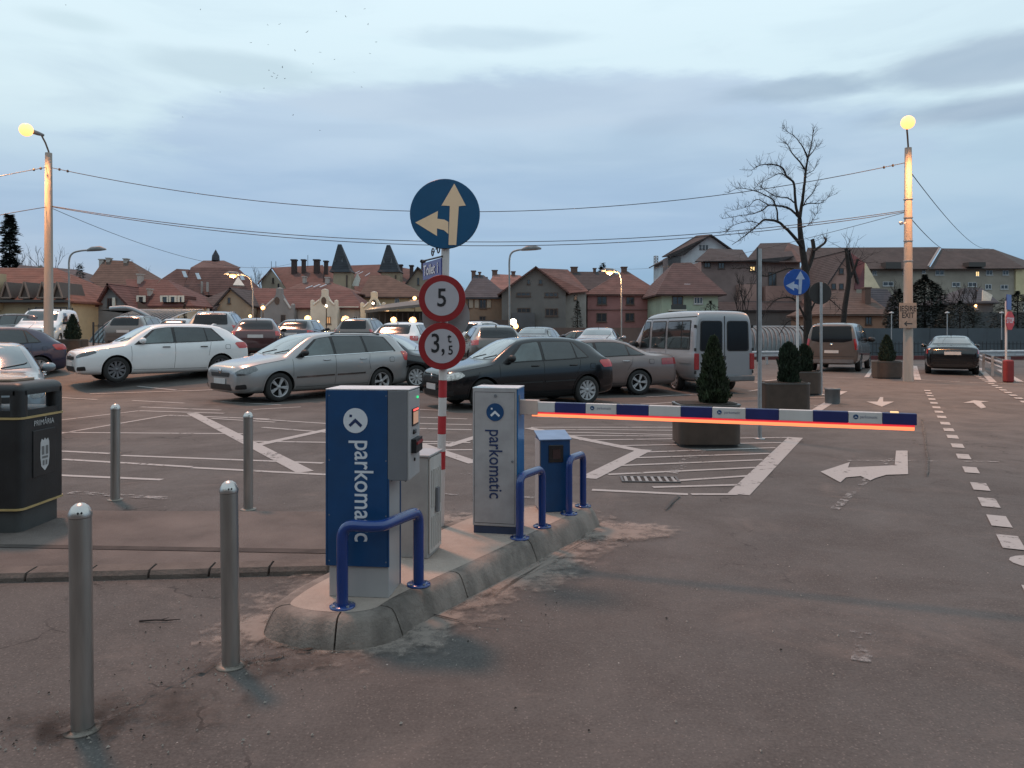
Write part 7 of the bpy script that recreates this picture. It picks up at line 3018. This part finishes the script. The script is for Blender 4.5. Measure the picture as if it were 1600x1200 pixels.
rr = random.Random(5)
def limb(P_, r0, r1, dy=0.0, tw=1.0, ln=.55, name='limb', dens=4.2, depth=1, droop=0.0):
    pts = []
    n = len(P_)
    for i, (x, y) in enumerate(P_):
        f = i / (n - 1)
        pts.append(zp(x, y, dy * f + (rr.uniform(-.12, .12) if i else 0)))
    # offset from the vertical plane keeps the silhouette but gives the crown depth
    pts = catmull(pts, 4, False)
    pts = [p + Vector((rr.uniform(-.012, .012), 0, rr.uniform(-.012, .012))) for p in pts]
    limb_mesh(pts, r0 * YT / 34, r1 * YT / 34).build(name, M_BARK, WT)
    if tw:
        twigs_from(pts[len(pts) // 6:], TW, rr, dens * tw * 2.6, ln * 1.0, .0100, depth, droop)


TW = MB()
limb([(745, 1720), (748, 1450), (745, 1250), (728, 1050), (706, 900), (695, 800), (688, 700)], .21, .10, 0, 0, name='trunk')
limb([(690, 700), (705, 600), (722, 470), (735, 350), (750, 260), (775, 160), (790, 60)], .085, .015, .5)
limb([(750, 262), (722, 200), (700, 165), (655, 110), (575, 55)], .04, .008, -.4)
limb([(735, 355), (690, 290), (640, 235), (600, 165), (575, 150)], .045, .008, .6)
limb([(688, 695), (660, 600), (650, 450), (600, 400), (560, 330), (480, 308), (400, 315), (345, 350)], .07, .010, -.9)
limb([(684, 690), (650, 655), (600, 620), (520, 606), (465, 605), (420, 640), (350, 665), (250, 680), (130, 700)], .06, .008, 1.0)
limb([(706, 905), (650, 830), (590, 770), (530, 722), (440, 708), (400, 735), (350, 780), (280, 835), (200, 890)], .085, .010, -1.1, droop=.3)
limb([(652, 585), (600, 550), (520, 540), (450, 500), (400, 470)], .035, .007, -.8)
limb([(532, 715), (525, 640), (500, 570), (440, 530), (350, 495), (250, 480), (175, 515)], .042, .007, -1.4)
limb([(712, 605), (760, 590), (830, 590), (870, 570), (905, 540)], .032, .006, .8)
limb([(716, 610), (745, 555), (790, 505), (815, 440)], .032, .007, -.7)
limb([(652, 440), (600, 395), (540, 375), (480, 405), (380, 455)], .034, .007, .9)
limb([(738, 380), (790, 350), (815, 310)], .02, .006, -.5)
limb([(752, 258), (790, 210), (810, 170)], .03, .008, .5)
limb([(470, 605), (380, 560), (320, 610), (215, 640)], .022, .006, 1.2)
limb([(400, 735), (320, 720), (210, 750), (160, 800)], .022, .006, -1.0)
limb([(692, 770), (760, 740), (820, 650)], .022, .006, .7)
limb([(735, 1100), (768, 1010), (790, 930), (782, 850)], .11, .09, .5, .5, ln=.7)
limb([(788, 935), (830, 905), (870, 875), (878, 850), (868, 838)], .06, .045, .6, .8, ln=.55)
limb([(742, 1180), (640, 1060), (520, 1090), (430, 1115), (330, 1060), (200, 1060)], .05, .012, -.8, 1.0, ln=.6)
limb([(745, 1450), (660, 1290), (560, 1270), (480, 1320), (420, 1420)], .055, .012, -1.0, 1.0, ln=.6, droop=.5)
limb([(747, 1420), (830, 1260), (930, 1300), (1010, 1380)], .045, .012, -.6, .9, ln=.55, droop=.5)
limb([(745, 1550), (660, 1440), (600, 1450), (540, 1540)], .035, .010, .9, 1.0, ln=.5, droop=.5)
o = TW.build('twigs', M_TWIG, WT)
o['kind'] = 'stuff'

# pollarded tree beside it
PT = thing('pollarded_tree', 'dark pollarded tree with a forked stub trunk, left of the right lamp pole', 'tree', (at(1323, 560, 44).x, 44, 0))
org2 = Vector((at(1323, 560, 44).x, 44, 0))
zq = lambda x, y, dy=0: at(x, y, 44 + dy) - org2
TW = MB()
for P_, r0, r1 in (([(1320, 580), (1318, 500), (1326, 440), (1325, 415), (1322, 388)], .24, .13), ([(1325, 440), (1335, 420), (1340, 405)], .13, .09)):
    pts = catmull([zq(*p) for p in P_], 4, False)
    limb_mesh(pts, r0 * .75, r1 * .75, 9).build('trunk' if r0 > .2 else 'limb', M_BARK, PT)
    twigs_from(pts[-6:], TW, rr, 8, 1.3, .016, 1)
o = TW.build('twigs', M_TWIG, PT)
o['kind'] = 'stuff'


def bare_tree(px, base, top, Y, w_px, label, seed, m=M_TWIG, dens=1.0):
    rr_ = random.Random(seed)
    x = (px - 800) * Y / F
    t = thing('bare_tree', label, 'tree', (x, Y, -.2))
    Ht = EYE - (top - VH) * Y / F + .2
    Wd = w_px / F * Y / 2
    tr, tw = MB(), MB()
    def grow(p_, d, l_, r, lev):
        q = [p_]
        k = 4
        v = d.copy()
        for j in range(k):
            v = (v + Vector((rr_.uniform(-.22, .22), rr_.uniform(-.22, .22), rr_.uniform(-.05, .2)))).normalized()
            q.append(q[-1] + v * l_ / k)
        (tr if lev < 2 else tw).tube(q, [r * (1 - .12 * j) for j in range(k + 1)], 5 if lev < 2 else 4, cap=False)
        if lev >= 5:
            return
        for j in range(3 if lev < 4 else 3):
            i = rr_.choice((2, 3, 4)) if j else 4
            sd = Vector((rr_.uniform(-1, 1) * Wd / Ht * 2.4, rr_.uniform(-1, 1) * Wd / Ht * 2.4, rr_.uniform(-.1, .7)))
            grow(q[i], (v * .9 + sd).normalized(), l_ * rr_.uniform(.55, .78), r * .58, lev + 1)
    grow(Vector((0, 0, 0)), Vector((0, 0, 1)), Ht * .36, Ht * .018, 0)
    tr.build('trunk', M_BARK, t)
    o = tw.build('twigs', m, t)
    o['kind'] = 'stuff'


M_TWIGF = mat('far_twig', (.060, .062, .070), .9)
bare_tree(93, 480, 378, 100, 70, 'bare tree behind the left concrete pole', 3, M_TWIGF)
bare_tree(58, 480, 384, 105, 50, 'bare tree between the tall conifer and the left concrete pole', 4, M_TWIGF)
bare_tree(218, 480, 405, 130, 36, 'faint bare tree behind the tall brown half-hipped roof', 5, M_TWIGF)
bare_tree(396, 480, 420, 130, 32, 'faint bare tree between the mansion and the twin tower house', 6, M_TWIGF)
bare_tree(726, 480, 424, 120, 36, 'faint bare tree just right of the upper limit sign', 7, M_TWIGF)
bare_tree(1520, 520, 425, 66, 66, 'bare tree in front of the long apartment block, right of the lamp pole', 8)
bare_tree(1485, 520, 440, 70, 50, 'thin bare tree between the lamp pole and the villa', 12)
bare_tree(1598, 520, 405, 72, 50, 'bare tree at the right edge of the photograph', 9)
bare_tree(1395, 520, 432, 78, 50, 'small bare tree left of the right lamp pole', 10)
bare_tree(1170, 520, 420, 66, 60, 'tangled bare tree in front of the pinkish apartment house', 13)


def conifer(px, base, top, Y, w_px, label, seed, m, n=2600, tiers=8, name='conifer', shape='cone'):
    rr_ = random.Random(seed)
    x = (px - 800) * Y / F
    t = thing(name, label, 'tree', (x, Y, -.2))
    H_ = EYE - (top - VH) * Y / F + .2
    W_ = w_px / F * Y / 2
    b = MB()
    b.tube([(0, 0, 0), (0, 0, H_ * .95)], [H_ * .02, .03], 7)
    b.build('trunk', M_BARK, t)
    b = MB()
    z0 = .12
    for _ in range(n):
        u = z0 + (1 - z0) * rr_.random() ** 1.1
        a = rr_.uniform(0, 2 * PI)
        if shape == 'cone':
            base_ = (1 - u) ** .8 * (.7 + .45 * (1 - ((u * tiers) % 1)))
        elif shape == 'cedar':
            base_ = (1 - u) ** .45 * (.35 + .75 * (1 - ((u * tiers) % 1)) ** 1.5)
        else:
            base_ = math.sqrt(max(0, 1 - (2 * (u - .45)) ** 2)) if abs(u - .45) < .5 else 0
        q = W_ * base_ * (1 + .35 * noise.noise(Vector((math.cos(a) * 1.5, math.sin(a) * 1.5, u * 7 + seed)))) * rr_.uniform(.15, 1.0) ** .5
        p_ = Vector((q * math.cos(a), q * math.sin(a), u * H_))
        l_ = rr_.uniform(.2, .55) * (H_ / 12)
        d1 = Vector((math.cos(a), math.sin(a), rr_.uniform(-.5, .4))).normalized()
        sd = d1.cross(Vector((rr_.uniform(-.4, .4), rr_.uniform(-.4, .4), 1))).normalized() * l_ * .35
        b.add([p_ - sd, p_ + sd, p_ + d1 * l_ + sd * .3, p_ + d1 * l_ - sd * .3], [(0, 1, 2, 3)])
    b.build('crown', m, t)


M_CON = mat('conifer_needles', (.012, .020, .016), .85, var=.5, scale=1.2)
M_BUSH = mat('dark_bush_leaves', (.018, .024, .018), .85, var=.5, scale=1)
conifer(15, 480, 336, 95, 46, 'tall dark conifer at the far left above the red dormer roof', 1, M_CON, 3600, 7, shape='cedar')
conifer(125, 480, 412, 80, 28, 'small ragged spruce right of the left concrete pole', 2, M_CON, 700, 6, shape='cedar')
conifer(941, 480, 411, 130, 44, 'dark conifer tops above the near-black roof beside the pink house', 3, M_CON, 1500, 4, shape='cedar')
conifer(1445, 520, 430, 62, 66, 'dense dark evergreen just right of the right lamp pole', 4, M_BUSH, 9000, 4, 'evergreen_bush', 'round')
conifer(1405, 520, 452, 64, 46, 'lower dark evergreen just left of the right lamp pole', 5, M_BUSH, 6000, 4, 'evergreen_bush', 'round')
conifer(1500, 520, 470, 58, 70, 'low dark hedge bush between the lamp pole and the villa', 6, M_BUSH, 7000, 4, 'evergreen_bush', 'round')
conifer(1590, 520, 455, 60, 80, 'dark bush at the right edge behind the stop sign', 7, M_BUSH, 6000, 4, 'evergreen_bush', 'round')
conifer(902, 520, 470, 68, 32, 'narrow dark conifer in front of the grey gabled house', 8, M_CON, 1400, 5)
conifer(288, 500, 474, 64, 14, 'small dark cypress before the cream wall of the red wing house', 9, M_CON, 700, 5)
conifer(122, 520, 470, 70, 80, 'dull brown bush mass right of the triangular dormers', 10, mat('dull_bush', (.035, .026, .022), .9, var=.4, scale=1), 3000, 4, 'bush', 'round')
conifer(1110, 520, 470, 62, 50, 'dim bush beside the mint green house', 14, M_BUSH, 1800, 4, 'evergreen_bush', 'round')

# ------------------------------------------------------------------ birds
birds = [(103, 8), (313, 15), (392, 67), (418, 39), (437, 38), (419, 70), (461, 79), (480, 50), (526, 18), (540, 26), (570, 14), (575, 38), (500, 82), (523, 93), (489, 100), (420, 110), (428, 115), (432, 122), (441, 105), (445, 123), (412, 138), (344, 144), (285, 183), (487, 113), (553, 113), (588, 66), (578, 84), (565, 136), (458, 180), (500, 204), (434, 118), (425, 120)]
bm_ = MB()
bm_.tube([(-.22, 0, 0), (-.08, 0, .02), (.10, 0, .03), (.20, 0, .02)], [.01, .05, .05, .01], 6)
for sg in (-1, 1):
    bm_.slab([Vector((.06, sg * .03, .03)), Vector((-.08, sg * .03, .02)), Vector((-.12, sg * .26, .16)), Vector((-.10, sg * .52, .10)), Vector((.02, sg * .28, .17))][::sg], .012)
bird0 = None
rb = random.Random(2)
BM = mat('bird_feathers', (.035, .037, .042), .8)
for i, (x, y) in enumerate(birds):
    if bird0 is None:
        o = bm_.build('bird', BM)
        bird0 = o
    else:
        o = bird0.copy()
        C.objects.link(o)
    Yb = rb.uniform(75, 105)
    o.location = at(x, y, Yb)
    o.rotation_euler = (rb.uniform(-.6, .6), rb.uniform(-.4, .4), rb.uniform(0, 6.28))
    k = rb.uniform(.24, .40)
    o.scale = (k, k, k)
    near = min(range(len(birds)), key=lambda j: 1e9 if j == i else math.dist(birds[i], birds[j]))
    if birds[i] == (103, 8):
        lb = 'lone tiny bird at the top edge, farthest to the left of all'
    elif birds[i] == (313, 15):
        lb = 'lone tiny bird near the top edge, between the flock and the leftmost bird'
    elif birds[i] == (285, 183):
        lb = 'lone tiny bird lowest at the left, above the cables'
    elif birds[i] == (344, 144):
        lb = 'lone tiny bird below and left of the flock'
    elif birds[i] == (500, 204):
        lb = 'lowest tiny bird of all, under the flock, above the grey cloud'
    elif birds[i] == (458, 180):
        lb = 'tiny bird second lowest, under the flock'
    else:
        lb = 'tiny dark bird in the loose flock in the upper left sky'
    tag(o, lb, 'bird', 'birds flying in the sky')
